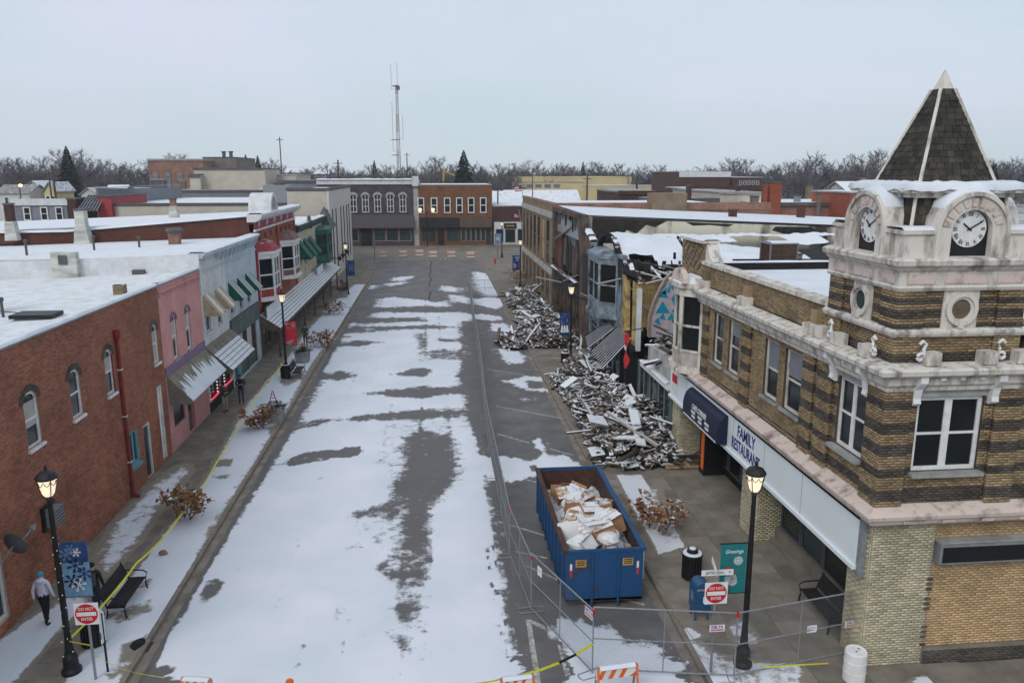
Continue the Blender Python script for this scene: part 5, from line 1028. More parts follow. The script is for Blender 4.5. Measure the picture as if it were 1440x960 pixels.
# sagging roof sheets with snow
def sheetroof(root,name,x0,x1,y0,y1,zf,m,nx=34,ny=8,holes=None,under='charcoal'):
    b=B(); idx={}
    for j in range(ny+1):
        for i in range(nx+1):
            x=x0+(x1-x0)*i/nx; y=y0+(y1-y0)*j/ny; idx[i,j]=b.V((x,y+ (.35*math.sin(i*1.9)+.3*math.sin(i*.7+2) if j==0 else 0),zf(i/nx,j/ny)+random.uniform(-.05,.05)))
    for j in range(ny):
        for i in range(nx):
            if holes and holes(i/nx,j/ny): continue
            b.f.append((idx[i,j],idx[i+1,j],idx[i+1,j+1],idx[i,j+1])); b.m.append(0)
    return b.mk(name,m,root,smooth=True)
sheetroof(r,'barrel_roof',11.8,25,47.5,57.3,lambda s,t:8.5+1.15*math.sin(PI*min(1,max(0,t)))*(.6+.4*math.cos(s*3)) -.5*s-(.7*(1-t)**4),'snow',holes=lambda s,t:t<.12 and math.sin(s*23)>.2)
b=B()
for k in range(26):
    x=12+k*.52; z=8.3-.5*(k/26); L_=random.uniform(.3,1.6); b.bar((x,47.6+random.uniform(-.4,.4),z),(x+random.uniform(-.3,.3),47.2+random.uniform(-.6,.4),z-L_),random.uniform(.1,.45),.04)
b.mk('hanging_sheet','char_snow',r,kind='stuff')
b=B(); b.box(12.2,33,47.6,57.2,0,7.9); b.mk('charred_inside','charcoal',r)
# fragments with pale membrane, sagging over black holes, behind the corner building
r=T('collapsed_roof',(24,54,0),'white roofing membrane sagging over black burnt holes behind the corner building','roof')
sheetroof(r,'membrane',17,37,57.2,60.8,lambda s,t:8.3+.5*t+.06*math.sin(s*21)-.35*max(0,math.sin(s*13))*(1-t),'roof_snowy',nx=60,ny=8,holes=lambda s,t:(t<.75 and math.sin(s*17+1)>-.25) or t<.2)
b=B(); b.box(13,38,47.6,61,2.5,7.3); b.box(15,38,43.9,47.59,2.5,6.0); b.mk('burnt_interior','charcoal',r)
b=B()
for k in range(26):
    x=random.uniform(12.4,17); y=random.uniform(45.2,47.6); a=random.uniform(0,PI); l=random.uniform(.6,1.6); z=7.4+random.uniform(0,.25); b.bar((x-l*math.cos(a),y-l*math.sin(a),z-random.uniform(.0,.3)),(x+l*math.cos(a),y+l*math.sin(a),z+random.uniform(0,.4)),.12,.06)
b.mk('fallen_rafters','pale_wood_snow',r,kind='stuff')
# tall building with torn open front
r=T('burnt_building',(20,69,0),'burnt brick building with torn open front and a snow covered flat roof','building')
b=B(); wall(b,('y',61.6,-1),12.4,46,0,8.7,rev=.3); b.mk('side_wall','wallscorch',r)
b=B(); b.prism([(12.4,61.6,8.7),(46,61.6,8.7),(46,61.6,8.72),(12.4,61.6,10.1)],(0,.35,0)); b.mk('side_parapet','wallscorch',r); b=B(); b.bar((12.4,61.7,10.12),(46,61.7,8.74),.3,.09); b.mk('burnt_edge','charcoal',r)
for P in ([(12.4,7.8),(12.4,10.05),(18.5,9.8),(17.5,9.3),(16.8,9.5),(16,8.8),(15.2,9.1),(14.6,8.4),(13.6,8.6)],[(27.5,9.3),(30.5,9.25),(31,8.9),(29.6,8.6),(28.2,8.7),(27.2,9.0)],[(20,9.7),(24,9.5),(23.5,9.3),(22,9.45),(20.6,9.4)]): b=B(); ragged(b,('y',61.59,-1),P,.006); b.mk('soot_patch','soot',r)
b=B(); sloped(b,12.0,46,61.9,77.4,8.0,10.2,8.75); b.mk('roof','roof_snowy',r); b=B(); b.poly([(12.1,61.9,10.27),(46,61.9,8.8),(46,77.3,8.9),(12.1,77.3,10.42)]); b.mk('snow_cover','snow',r)
b=B(); b.fb(FR,61.6,77.5,9.9,10.3,-.5,.0); b.mk('lintel','brick_scorched',r); b=B(); b.fb(FR,76.6,77.5,0,9.9,-.5,.0); b.mk('pier','brick_scorched',r); b=B(); ragged(b,FR,[(61.5,0),(62.2,0),(62.3,6.5),(62.8,8.0),(64.2,9.9),(61.5,9.9)],.5); b.mk('pier','brick_scorched',r)
b=B(); ragged(b,FR,[(62.6,2.9),(76.3,2.9),(76.3,4.6),(72,4.7),(69,4.3),(66,4.8),(62.6,4.6)],.3); b.mk('broken_wall','soot',r)
b=B(); b.box(16.5,45,61.95,77,0,7.9); b.box(12.1,16.5,61.95,77.3,0,3.9); b.mk('charred_inside','dark_void',r)
b=B(); b.box(12.3,12.5,68.6,74.3,4.9,8.5); b.mk('inner_partition','siding_grey',r)
for y,m in ((74.5,'wood_old'),(75.2,'red_wood'),(75.9,'wood_old')): b=B(); b.box(12.0,12.2,y,y+.22,4.2,8.6); b.mk('stud',m,r)
b=B(); b.bar((11.7,76.4,7.2),(12.0,68.5,8.9),.18,.1); b.mk('leaning_beam','pale_wood_snow',r)
for k in range(6): b=B(); b.fb(FR,63.5+k*2.1,65.2+k*2.1,.3,2.7,-.3,-.2); b.mk('boarded_window','soot',r)
for y in (63.1,65.3,67.4,69.5,71.6,73.7,75.8): b=B(); b.fb(FR,y,y+.3,0,2.9,-.3,.06); b.mk('shop_pier','brick_scorched',r)
snowstrip(r,(11.45,62.7,4.72),(11.45,76.2,4.62),.35,.08)
for k in range(9):
    y=63.0+k*1.5; z0=rt5.uniform(4.6,5.2); b=B(); ragged(b,('x',12.05,-1),[(y,z0),(y+1.2,z0),(y+1.3,z0+rt5.uniform(1.2,3.6)),(y+.8,z0+rt5.uniform(2,4.5)),(y+.3,z0+rt5.uniform(1,3))],.1); b.mk('charred_panel',rt5.choice(('charcoal','soot','soot','brick_scorched')),r)
q=T('brick_stub',(12.2,59.4,0),'tall charred brick pier with snow on its broken top','wall'); b=B(); ragged(b,FR,[(57.7,0),(61.3,0),(61.3,8.0),(60.6,9.4),(59.8,8.6),(59.0,9.0),(58.4,7.6),(57.7,7.0)],.6); b.mk('brick_pier','brick_scorched',q); b=B(); b.fb(FR,59.1,60.9,4.2,7.4,.002,.04); b.mk('plaster_patch','soot',q); snowstrip(q,(11.9,58.2,8.55),(11.9,60.6,9.2),.6,.12)
for i,(px,py) in enumerate(((1030,306),(1126,302))):
    x,y=g(px,py,9.6); q=T('chimney',(x,y,9.2),('sooty red chimney stub','sooty thin brown chimney')[i]+' on the edge of the burnt snow roof','chimney'); b=B(); b.box(x-.3,x+.3,y-.3,y+.3,8.6,10.3+.2*i); b.mk('stack','fb_burnt',q); b=B(); b.box(x-.36,x+.36,y-.36,y+.36,10.3+.2*i,10.4+.2*i); b.mk('cap','lead',q)
# far brick building at the street end
r=T('tan_brick_building',(18,91,0),'tan brick building with tall window bays at the far right street corner','building')
ops=[(79.4+k*3.6,81.6+k*3.6,4.4,8.9) for k in range(7)]+[(79.4+k*3.6,81.6+k*3.6,.9,3.3) for k in range(7)]
b=B(); wall(b,FR,77.6,104.2,0,10.4,ops,rev=.2); b.mk('wall','fb_tan',r)
for k,o in enumerate(ops): window(r,FR,*o,fm='wood_old',pm='glass_dark' if k!=1 else 'wood_tan',fw=.12,rec=.04,mulls=(.5,) if k>6 else ())
b=B(); b.box(11.98,34,77.65,104,0,9.9); b.mk('side_wall','fb_old',r); b=B(); b.box(12.2,33.8,78,103.8,9.9,10.0); b.mk('roof','roof_snowy',r)
b=B(); b.fb(FR,77.5,104.3,9.15,9.75,.0,.12); b.mk('stone_band','plaster_grey',r); b=B(); b.box(11.55,34,77.55,77.95,9.9,10.65); b.box(11.55,12.1,77.96,104.3,10.4,10.65); b.mk('parapet','fb_old',r); b=B(); b.fb(FR,77.6,104.2,3.5,4.1,.0,.1); b.mk('lower_band','plaster_grey',r)
for k in range(8): b=B(); b.fb(FR,78.0+k*3.6,79.0+k*3.6,0,9.1,.0,.05); b.mk('pilaster','fb_tan',r)
b=B(); b.box(21.5,25,76.9,79,9.9,11.6); b.mk('stair_tower','fb_tan',r)
# charred timbers standing and leaning in the torn shells
rt5=random.Random(12)
for k in range(70):
    y=rt5.uniform(57.8,76); x=rt5.uniform(11.2,15.5); z=rt5.choice((3.6,4.2,4.4,2.8)); l=rt5.uniform(.8,3.0); a=rt5.uniform(0,2*PI); tl=rt5.uniform(.1,1.4); d=Vector((math.cos(a)*math.sin(tl),math.sin(a)*math.sin(tl),math.cos(tl))); b=B(); b.bar((x,y,z),Vector((x,y,z))+d*l,rt5.uniform(.08,.2),rt5.uniform(.05,.14)); b.mk('timber',rt5.choice(('char_snow','char_snow','wood_snow','pale_wood_snow')),r)
for k in range(46):
    y=rt5.uniform(43.9,57.3); x=rt5.uniform(11.4,16); z=rt5.uniform(6.8,8.6) if rt5.random()<.6 else rt5.uniform(3.3,4.6); l=rt5.uniform(.6,2.4); a=rt5.uniform(0,2*PI); tl=rt5.uniform(.5,1.9); d=Vector((math.cos(a)*math.sin(tl),math.sin(a)*math.sin(tl),math.cos(tl))); b=B(); b.bar((x,y,z),Vector((x,y,z))+d*l,rt5.uniform(.08,.22),rt5.uniform(.05,.12)); b.mk('timber',rt5.choice(('char_snow','char_snow','pale_wood_snow')),r)
for k in range(16):
    y=62.6+k*.85+rt5.uniform(-.2,.2); z=10.1-rt5.uniform(.2,1.6); b=B(); ragged(b,('x',11.9,-1),[(y,10.12),(y+.7,10.12),(y+.6,z+.5),(y+.35,z),(y+.1,z+.3)],.08); b.mk('hanging_rag',rt5.choice(('charcoal','soot','lead')),r)
# fallen corrugated canopy, banner
q=T('corrugated_canopy',(10.9,46.5,2),'crumpled black corrugated canopy with snow lying in its grooves','canopy')
def corr(p0,p1,p2,p3,n,nm):
    # p0-p1 upper edge, p3-p2 lower edge; ribs run down the slope
    p0,p1,p2,p3=map(Vector,(p0,p1,p2,p3)); b=B(); sb=B(); nrm=(p1-p0).cross(p3-p0).normalized()
    if nrm.z<0: nrm=-nrm
    for k in range(n):
        a=p0+(p1-p0)*(k/n); c=p0+(p1-p0)*((k+.5)/n); d=p3+(p2-p3)*(k/n); e=p3+(p2-p3)*((k+.5)/n); f=p0+(p1-p0)*((k+1)/n); h=p3+(p2-p3)*((k+1)/n)
        m=nrm*.05
        b.poly([a,c,e,d]); b.poly([c,c+m,e+m,e]); b.poly([c+m,f+m,h+m,h]); b.poly([f+m,f,h,h+m]); sb.poly([a+m*.3+(c-a)*.3,c+m*.3,e+m*.3,d+m*.3+(e-d)*.3])
    o=b.mk(nm,'black_metal',q); sb.mk('groove_snow','snow',o)
corr((11.5,44.6,3.9),(11.5,48.0,4.0),(9.9,48.6,2.3),(10.0,45.4,1.9),10,'sheet'); corr((11.3,48.3,3.8),(11.4,50.4,3.9),(10.2,52.2,2.5),(10.0,50.2,2.1),6,'sheet')
b=B(); b.box(11.4,11.6,43.7,52,3.2,3.6); b.mk('beam','charcoal',q); b=B(); b.box(11.62,11.75,43.6,47.8,0,3.3); b.mk('charred_front','dark_void',q)
for P,dd in (([(47.8,8.3),(49.2,8.3),(49.0,7.2),(48.5,6.4),(48.1,7.0),(47.8,6.0)],.012),([(54.6,8.3),(57.5,8.3),(57.5,4.5),(57.0,5.6),(56.8,3.9),(55.8,7.9),(55.0,7.4)],.012),([(47.8,3.3),(50.5,3.3),(49.8,2.6),(49.0,3.0),(48.3,1.6),(47.8,1.9)],.125)):
    b=B(); ragged(b,('x',11.6-dd,-1),P,.008); b.mk('soot_patch','soot',next(o for o in COL.objects if o.name.startswith('blue_building')))
q=T('red_banner',(10.7,42.9,3),'torn red and white banner hanging from the burnt shop front','banner'); b=B(); prev=None
for k in range(9):
    z=4.7-.26*k; s=.12*math.sin(k*1.3); i=b.V((10.75+s,42.4,z),(10.65-s*.5,42.75,z-.05),(10.8+s,43.1,z)); 
    if prev is not None: b.f+= [(prev,prev+1,i+1,i),(prev+1,prev+2,i+2,i+1)]; b.m+=[1 if k in (4,) else 0]*2
    prev=i
b.mk('cloth',['flag_red','white_plastic'],q); b=B(); b.tube([(11.6,42.7,4.9),(10.7,42.7,4.75)],.03,5); b.tube([(10.8,42.6,.2),(10.75,42.9,2.4)],.04,5); b.mk('pole','black_metal',q)
# ---- rubble heaps
def rubble(name,label,poly,hmax,npl,nst,seedv,zoff=0):
    rnd=random.Random(seedv); W=np.array(poly); c=W.mean(0); q=T(name,(c[0],c[1],0),label,'rubble')
    lo,hi=W.min(0),W.max(0)
    def hgt(P): 
        s=sdf(P,W); n=fbm(P[:,0]*1.0,P[:,1]*.8,4); return np.where(s>0,np.clip(s/1.7,0,1)**.8*hmax*(.65+1.1*n),-.3)+.02
    nx,ny=60,int(60*(hi[1]-lo[1])/(hi[0]-lo[0])/2.2); xs=np.linspace(lo[0],hi[0],nx); ys=np.linspace(lo[1],hi[1],ny); X,Y=np.meshgrid(xs,ys); P=np.stack([X.ravel(),Y.ravel()],1); Z=hgt(P)+fbm(P[:,0]*5,P[:,1]*5)*.25
    b=B(); b.v=[(float(x),float(y),float(z)) for (x,y),z in zip(P,Z)]
    for j in range(ny-1):
        for i in range(nx-1):
            k=j*nx+i
            if max(Z[k],Z[k+1],Z[k+nx],Z[k+nx+1])>.05: b.f.append((k,k+1,k+1+nx,k+nx)); b.m.append(0)
    b.mk('heap','char_bare',q)
    pr={}
    for m in ('wood_snow','pale_wood_snow','char_snow','wood_old','brick_scorched'):
        bb=B(); bb.box(-.5,.5,-.5,.5,-.5,.5); t=bb.mk('plank',m); pr[m]=t.data; bpy.data.objects.remove(t)
    cand=[]
    while len(cand)<npl+nst:
        x=rnd.uniform(lo[0],hi[0]); y=rnd.uniform(lo[1],hi[1]); s=sdf(np.array([[x,y]]),W)[0]
        if s<-.1: continue
        cand.append((x,y))
    Hs=hgt(np.array(cand)); sb=B()
    for k,((x,y),h) in enumerate(zip(cand,Hs)):
        big=k<npl; l=rnd.choice((rnd.uniform(.5,1.2),rnd.uniform(.6,1.8),rnd.uniform(1.6,3.2))) if big else rnd.uniform(.15,.8)*rnd.random()+.12; wv=rnd.choice((.07,.1,.14,.2)) if big else rnd.uniform(.04,.2); t=rnd.choice((.04,.06,.1)); 
        if big and rnd.random()<.14: wv=rnd.uniform(.4,1.1); l=rnd.uniform(.6,1.5); t=.03
        
        if k<npl*.12: l=rnd.uniform(2.4,4.4); wv=rnd.uniform(.14,.26); t=.12
        e=Euler((rnd.uniform(-.6,.6),rnd.uniform(-.5,.5),rnd.uniform(0,PI))); z=max(h,0)+rnd.uniform(.05,.3 if big else .22); m=rnd.choices(('wood_snow','pale_wood_snow','char_snow','wood_old','brick_scorched'),(5,3,5,2,1.2))[0]
        if big:
            o=bpy.data.objects.new('plank',pr[m]); COL.objects.link(o); o.parent=q; o.location=(x-c[0],y-c[1],z); o.rotation_euler=e; o.scale=(l,wv,t)
        else:
            Mx=Matrix.Translation((x,y,z))@e.to_matrix().to_4x4(); mi={'wood_snow':0,'pale_wood_snow':1,'char_snow':2,'wood_old':3,'brick_scorched':4}[m]
            sb.hexa([Mx@Vector((a*l/2,d*wv/2,f*t/2)) for f in (-1,1) for a,d in ((-1,-1),(1,-1),(1,1),(-1,1))],mi)
    sb.mk('debris',['wood_snow','pale_wood_snow','char_snow','wood_old','brick_scorched'],q,kind='stuff'); return q
near=[g(*p) for p in ((776,541),(795,560),(818,600),(838,655),(905,660),(952,655),(952,610),(946,570))]+[(11.5,43),(11.5,50),(11.2,55),(9.6,55.5)]
rubble('rubble_pile','large heap of snowy broken boards spilling from the burnt fronts onto the pavement',near,1.9,200,4600,3)
far=[g(*p) for p in ((716,415),(728,450),(738,487),(760,490))]+[(11.4,59.5),(11.5,75),(11.3,88),(9.0,88.5)]
rubble('rubble_pile','smaller snow dusted heap of broken boards farther up the street',far,1.4,190,3800,5)
ins=[(12.2,37.2),(18,37.2),(18,43),(12.2,43)]; rubble('rubble_pile','snowy tangle of boards lying on top of the roofless white shop',ins,1.0,120,400,8); bpy.context.view_layer.update()
for o in list(COL.objects):
    if o.get('label','').startswith('snowy tangle'): o.location.z=3.9
spill=[g(*p) for p in ((700,482),(715,472),(738,474),(738,490),(720,492))]; rubble('rubble_pile','thin scatter of snowy debris spilled onto the asphalt beside the far heap',spill,.3,30,260,9)
# pieces one can pick out
x,y=g(878,590,.9); q=T('white_board',(x,y,1.4),'broad white sheet lying tilted on the large debris heap','board'); b=B(); b.box(-1.3,1.3,-.45,.45,-.04,.04); o=b.mk('sheet','sign_white',q,raw=True); b=B(); b.box(-1.3,1.3,-.5,-.45,-.07,.07); b.mk('rim','steel',q,raw=True); q.rotation_euler=(.35,-.3,.95)
for i,(px,py,lx,ly,rx,ry,rz_) in enumerate(((832,520,.7,.5,.3,.2,.4),(858,545,1.1,.25,-.3,.35,1.1),(800,545,.6,.2,.2,-.3,.7),(868,600,1.4,.2,.3,.1,2.1),(895,610,1.3,.22,.2,-.4,1.5),(880,625,.9,.16,-.2,.3,1.9),(840,600,.5,.35,.3,.3,.2),(930,600,.6,.2,.4,-.2,2.6),(845,500,.9,.4,-.2,.2,.1))):
    x,y=g(px,py,1.2); o=T('white_plank',(x,y,1.55),('square white panel at the top of the large heap','long white strip slanting across the middle of the large heap','short white plank at the street edge of the large heap','long white plank pointing down the front of the large heap','second long white plank beside it at the front of the large heap','narrow white plank low on the front of the large heap','small pale panel at the left of the large heap','short white plank at the wall end of the large heap','pale crumpled panel at the far top of the large heap')[i],'plank'); b=B(); b.box(-lx,lx,-ly,ly,-.03,.03); b.mk('board','sign_white' if i%3 else 'snow',o,raw=True); b=B(); b.box(-lx,lx,-ly-.03,-ly,-.05,.04); b.mk('edge_strip','pale_wood_snow',o,raw=True); o.rotation_euler=(rx,ry,rz_)
x,y=g(906,640,.3); q=T('black_crate',(x,y,.35),'black plastic crate lying at the foot of the large debris heap','crate'); b=B(); b.box(-.5,.5,-.35,-.3,-.32,.32); b.box(-.5,.5,.3,.35,-.32,.32); b.box(-.5,-.45,-.3,.3,-.32,.32); b.box(.45,.5,-.3,.3,-.32,.32); b.box(-.45,.45,-.3,.3,-.32,-.27); b.mk('body','black_metal',q,raw=True); b=B(); b.box(-.55,.55,-.38,.38,.27,.33); b.mk('lid','charcoal',q,raw=True); q.rotation_euler=(.5,.15,.5)
x,y=g(858,517,.6); q=T('window_sash',(x,y,1.3),'pale window frame standing tilted at the back of the large heap','window frame'); b=B()
for a in ((-.5,-.42,-.8,.8),(.42,.5,-.8,.8)): b.box(a[0],a[1],-.04,.04,a[2],a[3])
b.box(-.42,.42,-.04,.04,-.8,-.7); b.box(-.42,.42,-.04,.04,.7,.8); b.box(-.42,.42,-.04,.04,-.04,.04); b.mk('frame','trim',q,raw=True); b=B(); b.box(-.42,.42,-.01,.01,-.7,.7); b.mk('pane','glass_green',q,raw=True); q.rotation_euler=(-.5,.3,.6)
x,y=g(985,662); q=T('vending_machine',(12.3,33.0,0),'black vending machine with an orange side panel under the white fascia','vending machine'); b=B(); b.box(11.95,13.15,32.6,33.25,0.05,2.1); b.mk('cabinet','black_metal',q); b=B(); b.box(11.93,11.95,32.65,33.0,.3,2.0); b.mk('side_strip','orange',q); b=B(); b.box(12.55,13.1,32.57,32.6,1.55,2.05); b.mk('side_panel','orange',q); b=B(); b.box(11.95,13.15,32.6,33.25,0,.05); b.mk('base','lead',q)
x,y=g(965,655); q=T('fallen_door',(x,y,.1),'brown door leaf lying flat on the pavement by the heap','door'); b=B(); b.box(x-1.1,x+1.1,y-.4,y+.4,.05,.12); b.mk('leaf','wood_tan',q); b=B(); b.box(x-.9,x-.1,y-.28,y+.28,.12,.135); b.box(x+.1,x+.9,y-.28,y+.28,.12,.135); b.mk('panels','wood_old',q)
# ---------------- buildings across the intersection and beyond ----------------
def farwins(root,Y,xs,z0,z1,w,fm='trim',pm='glass_dark',h=0,rails=(.5,),fw=None):
    for x in xs: window(root,('y',Y,-1),x-w/2,x+w/2,z0,z1,h,fm=fm,pm=pm,rec=-.06,th=.08,fw=fw or w*.13,rails=rails)
FB=151.
r=T('plum_building',(-12.7,FB+6,0),'dark plum painted two storey building with arched white windows across the intersection','building')
b=B(); b.box(-21.6,-4.0,FB,FB+16,0,11.5); b.mk('wall','fb_plum',r); b=B(); b.box(-21.7,-3.0,FB-.25,FB+16,11.5,12.2); b.box(-4.1,-2.9,FB-.4,FB+.6,11.2,13.0); b.mk('parapet','tin_white',r); b=B(); b.box(-21.7,-3.1,FB-.3,FB+16,12.2,12.35); b.mk('roof','roof_snowy',r); snowstrip(r,(-21.6,FB,12.35),(-4.2,FB,12.35),1,.25)
b=B(); b.box(-3.98,-3.0,FB+.2,FB+16,0,11.48); b.mk('end_wall','plaster_grey',r)
for px in (497,514,531,549,566.5):
    x=wy(px,285,FB)[0]; window(r,('y',FB,-1),x-.66,x+.66,6.3,9.85,.66,fm='win_grey',rec=-.05,th=.12,fw=.2,rails=(.33,.66),mulls=(.5,)); archband(r,('y',FB-.05,-1),x-.7,x+.7,9.9,.7,'win_grey',.2,.12,name='hood')
b=B(); b.prism([(-21.6,FB-.02,5.9),(-21.6,FB-1.3,3.5),(-21.6,FB-.02,3.5)],(17.6,0,0)); aw=b.mk('metal_awning','tin_purple',r)
for k in range(30): b=B(); b.bar((-21.4+k*.6,FB-.03,5.93),(-21.4+k*.6,FB-1.31,3.53),.05,.05); b.mk('seam','tin_black',aw)
for px in (496,515,534,552,570):
    x=wy(px,330,FB)[0]
    if px==515: b=B(); b.box(x-.9,x+.9,FB-.1,FB,.1,3.2); b.mk('door','black_metal',r)
    else: window(r,('y',FB,-1),x-1.15,x+1.15,.9,3.3,fm='mauve',pm='glass_green',rec=-.05,th=.1,fw=.14,rails=(.72,))
r=T('brown_brick_building',(3.5,FB+6,0),'brown brick two storey building with six white framed windows across the intersection','building')
b=B(); b.box(-2.95,10.95,FB+.05,FB+15,0,11.3); b.mk('wall','fb_brown',r); b=B(); b.box(-3.0,11.0,FB-.02,FB+15,11.3,11.45); b.mk('coping','stone_grey',r); b=B(); b.box(-2.7,10.7,FB+.4,FB+14.8,11.4,11.5); b.mk('roof','roof_snowy',r)
for px in (592,610.5,629,646,662.5,679.5): x=wy(px,290,FB)[0]; window(r,('y',FB+.05,-1),x-.62,x+.62,6.15,9.05,fm='trim',rec=-.06,th=.1,fw=.17,rails=(.5,))
b=B(); b.box(-2.9,4.6,FB-1.0,FB+.04,3.5,5.35); b.mk('shop_awning','tin_black',r); b=B(); b.box(4.7,10.8,FB-.9,FB+.04,3.5,5.4); b.mk('shop_awning','brown_wall',r)
for x0,x1 in ((-2.6,0.1),(2.2,4.6)): window(r,('y',FB+.05,-1),x0,x1,.8,3.4,fm='brown_wall',pm='glass_green',rec=-.06,th=.1,fw=.12,rails=(.6,),mulls=(.5,))
for k in range(5): window(r,('y',FB+.05,-1),5.0+k*.95,5.85+k*.95,.8,3.3,fm='mauve',pm='glass_green',rec=-.06,th=.1,fw=.1,rails=())
b=B(); b.box(.5,1.7,FB-.1,FB+.04,.1,3.2); b.mk('door','black_metal',r); b=B(); b.box(9.8,10.6,FB-.1,FB+.04,.1,3.2); b.mk('door','glass_green',r)
r=T('low_brick_shop',(14,FB+8,0),'low brick shop with white front and dark sign right of the brown building','building')
b=B(); b.box(11.0,22,FB+.3,FB+30,0,7.3); b.mk('wall','fb_dark',r); b=B(); b.box(11.1,21.9,FB+.2,FB+30,7.3,7.5); b.mk('roof','roof_snowy',r); b=B(); b.box(11.3,18,FB-.1,FB+.29,.1,4.4); b.mk('front','tin_white',r); b=B(); b.box(13.2,15.6,FB-.3,FB-.11,3.2,4.2); s=b.mk('sign','black_metal',r); b=B(); b.box(13.6,15.2,FB-.32,FB-.3,3.6,3.8); b.mk('lettering','gold',s)
for x0,x1 in ((11.6,13.1),(13.4,15.4),(15.8,17.6)): window(r,('y',FB-.1,-1),x0,x1,.5,3.1,fm='steel',pm='glass_dark',rec=-.05,th=.08,fw=.1,rails=())
r=T('white_shed_building',(20,FB+22,0),'low pale metal roofed building behind the brick shop','building'); x0,z0=wy(693,285,185); x1,_=wy(735,285,185); _,z1=wy(700,268,185); b=B(); b.box(x0,x1+14,185,198,0,z0); b.mk('wall','siding_grey',r); b=B(); b.hexa([(x0,184.8,z0),(x1+14,184.8,z0),(x1+14,199,z0),(x0,199,z0),(x0,191,z1),(x1+14,191,z1),(x1+14,192,z1),(x0,192,z1)]); b.mk('roof','roof_snow',r)
def farbox(px0,px1,py,Y,dep,wm,rm,label,name='building',wins=(),par=None,winpy=None,roofh=.2,pbot=None):
    x0,z1=wy(px0,py,Y); x1,_=wy(px1,py,Y); r=T('flat_roofed_building' if name=='building' else name,((x0+x1)/2,Y+dep/2,0),label,'building')
    b=B(); b.box(x0,x1,Y,Y+dep,-.3,z1); b.mk('wall',wm,r); b=B(); b.box(x0-.1,x1+.1,Y-.1,Y+dep+.1,z1,z1+roofh); b.mk('roof',rm,r)
    if par: b=B(); b.box(x0-.15,x1+.15,Y-.2,Y-.12,z1-par[0],z1+par[1]); b.mk('fascia',par[2],r)
    for px,py0,py1,wpx,fm,pm,h in wins:
        x,za=wy(px,py1,Y); _,zb=wy(px,py0,Y); wd=abs(wy(px+wpx,py0,Y)[0]-x); window(r,('y',Y,-1),x-wd/2,x+wd/2,za,zb,h*wd/2,fm=fm,pm=pm,rec=-.05,th=.08,fw=wd*.14,rails=(.5,))
    return r
# left
g1=farbox(18,94,289,100,14,'siding_grey','roof_snowy','grey sided building with three white framed windows behind the left roofs',wins=[(p,291,310,8,'trim','glass_dark',0) for p in (40,64,85)],par=(.0,.8,'tin_white'))
farbox(94,106,281,99.5,12,'fb_dark','lead','narrow dark brick party wall beside the grey sided building'); 
r=T('greenhouse_roof',(-44,99,7),'sloping dark glazed lean to roof with pale bars between the brick walls','glazed roof'); P=[wy(*p,99) for p in ((108,297),(136,297),(136,275),(112,275))]; Y=99; b=B(); b.poly([(P[0][0],Y,P[0][1]),(P[1][0],Y,P[1][1]),(P[2][0],Y+2.5,P[2][1]),(P[3][0],Y+2.5,P[3][1])]); b.mk('glazing','glass_green',r)
for k in range(7):
    t=k/6; a=Vector((P[0][0]*(1-t)+P[1][0]*t,Y-.03,P[0][1]+.03)); c=Vector((P[3][0]*(1-t)+P[2][0]*t,Y+2.47,P[2][1]+.03)); b=B(); b.bar(a,c,.1,.06); b.mk('glazing_bar','siding_grey',r)
for k in range(3):
    t=(k+.5)/3; b=B(); b.bar((P[0][0]*(1-t)+P[3][0]*t,Y+2.5*t-.03,P[0][1]*(1-t)+P[3][1]*t+.03),(P[1][0],Y+2.5*t-.03,P[1][1]*(1-t)+P[2][1]*t+.03),.08,.06); b.mk('glazing_bar','siding_grey',r)
farbox(136,156,277,100.5,12,'red_wood','lead','small red walled building end beside the glazed roof')
farbox(205,405,269.5,151,52,'siding_grey','roof_patchy','long low building with a wide patchy snow roof behind the low beige roof',par=(.1,.25,'lead'))
# parapet on the far edge of the low beige roof and units
r=T('roof_screen',(-38,118,9.6),'dark metal parapet screen along the left edge of the low beige roof','screen'); b=B(); b.hexa([(-41,101.4,9.6),(-40.8,101.4,9.6),(-40.8,134,9.6),(-41,134,9.6),(-41,101.4,11.7),(-40.8,101.4,11.7),(-40.8,134,11.3),(-41,134,11.3)]); b.mk('panel','siding_grey',r); b=B(); b.box(-41.1,-40.7,101.3,134,11.7,11.8); b.mk('rail','steel',r)
for px,py,w_,h_,m,lab in ((226,272,2.6,2.8,'lead','large dark rooftop air handler on the low beige roof'),(238,272,1.2,2.6,'steel','narrow grey rooftop duct beside the dark air handler'),(259,272,.9,2.6,'fb_tan','tall yellowish rooftop flue on the low beige roof'),(365,271,2.4,1.7,'metal_cream','pale rooftop box behind the round hood'),(280,271,2.,.5,'lead','flat dark roof hatch on the low beige roof')):
    x,y=g(px,py,9.66); q=T('rooftop_unit',(x,y,9.66),lab,'rooftop unit'); b=B(); b.box(x-w_/2,x+w_/2,y-w_/2,y+w_/2,9.66,9.66+h_*.9); b.mk('case',m,q); b=B(); b.box(x-w_/2-.1,x+w_/2+.1,y-w_/2-.1,y+w_/2+.1,9.66+h_*.9,9.66+h_); b.mk('top','steel',q)
bw=[(p,240,256,9,'fb_old','siding_grey',1) for p in (219,236,253)]
farbox(208,285,226,178,22,'fb_old','roof_snow','old pale red brick building with blocked arched windows beyond the left roofs',wins=bw,par=(.0,.4,'stone_grey'))
farbox(285,331,222,186,20,'fb_grey','lead','weathered grey brown building with small rooftop pipes beside the old brick one')
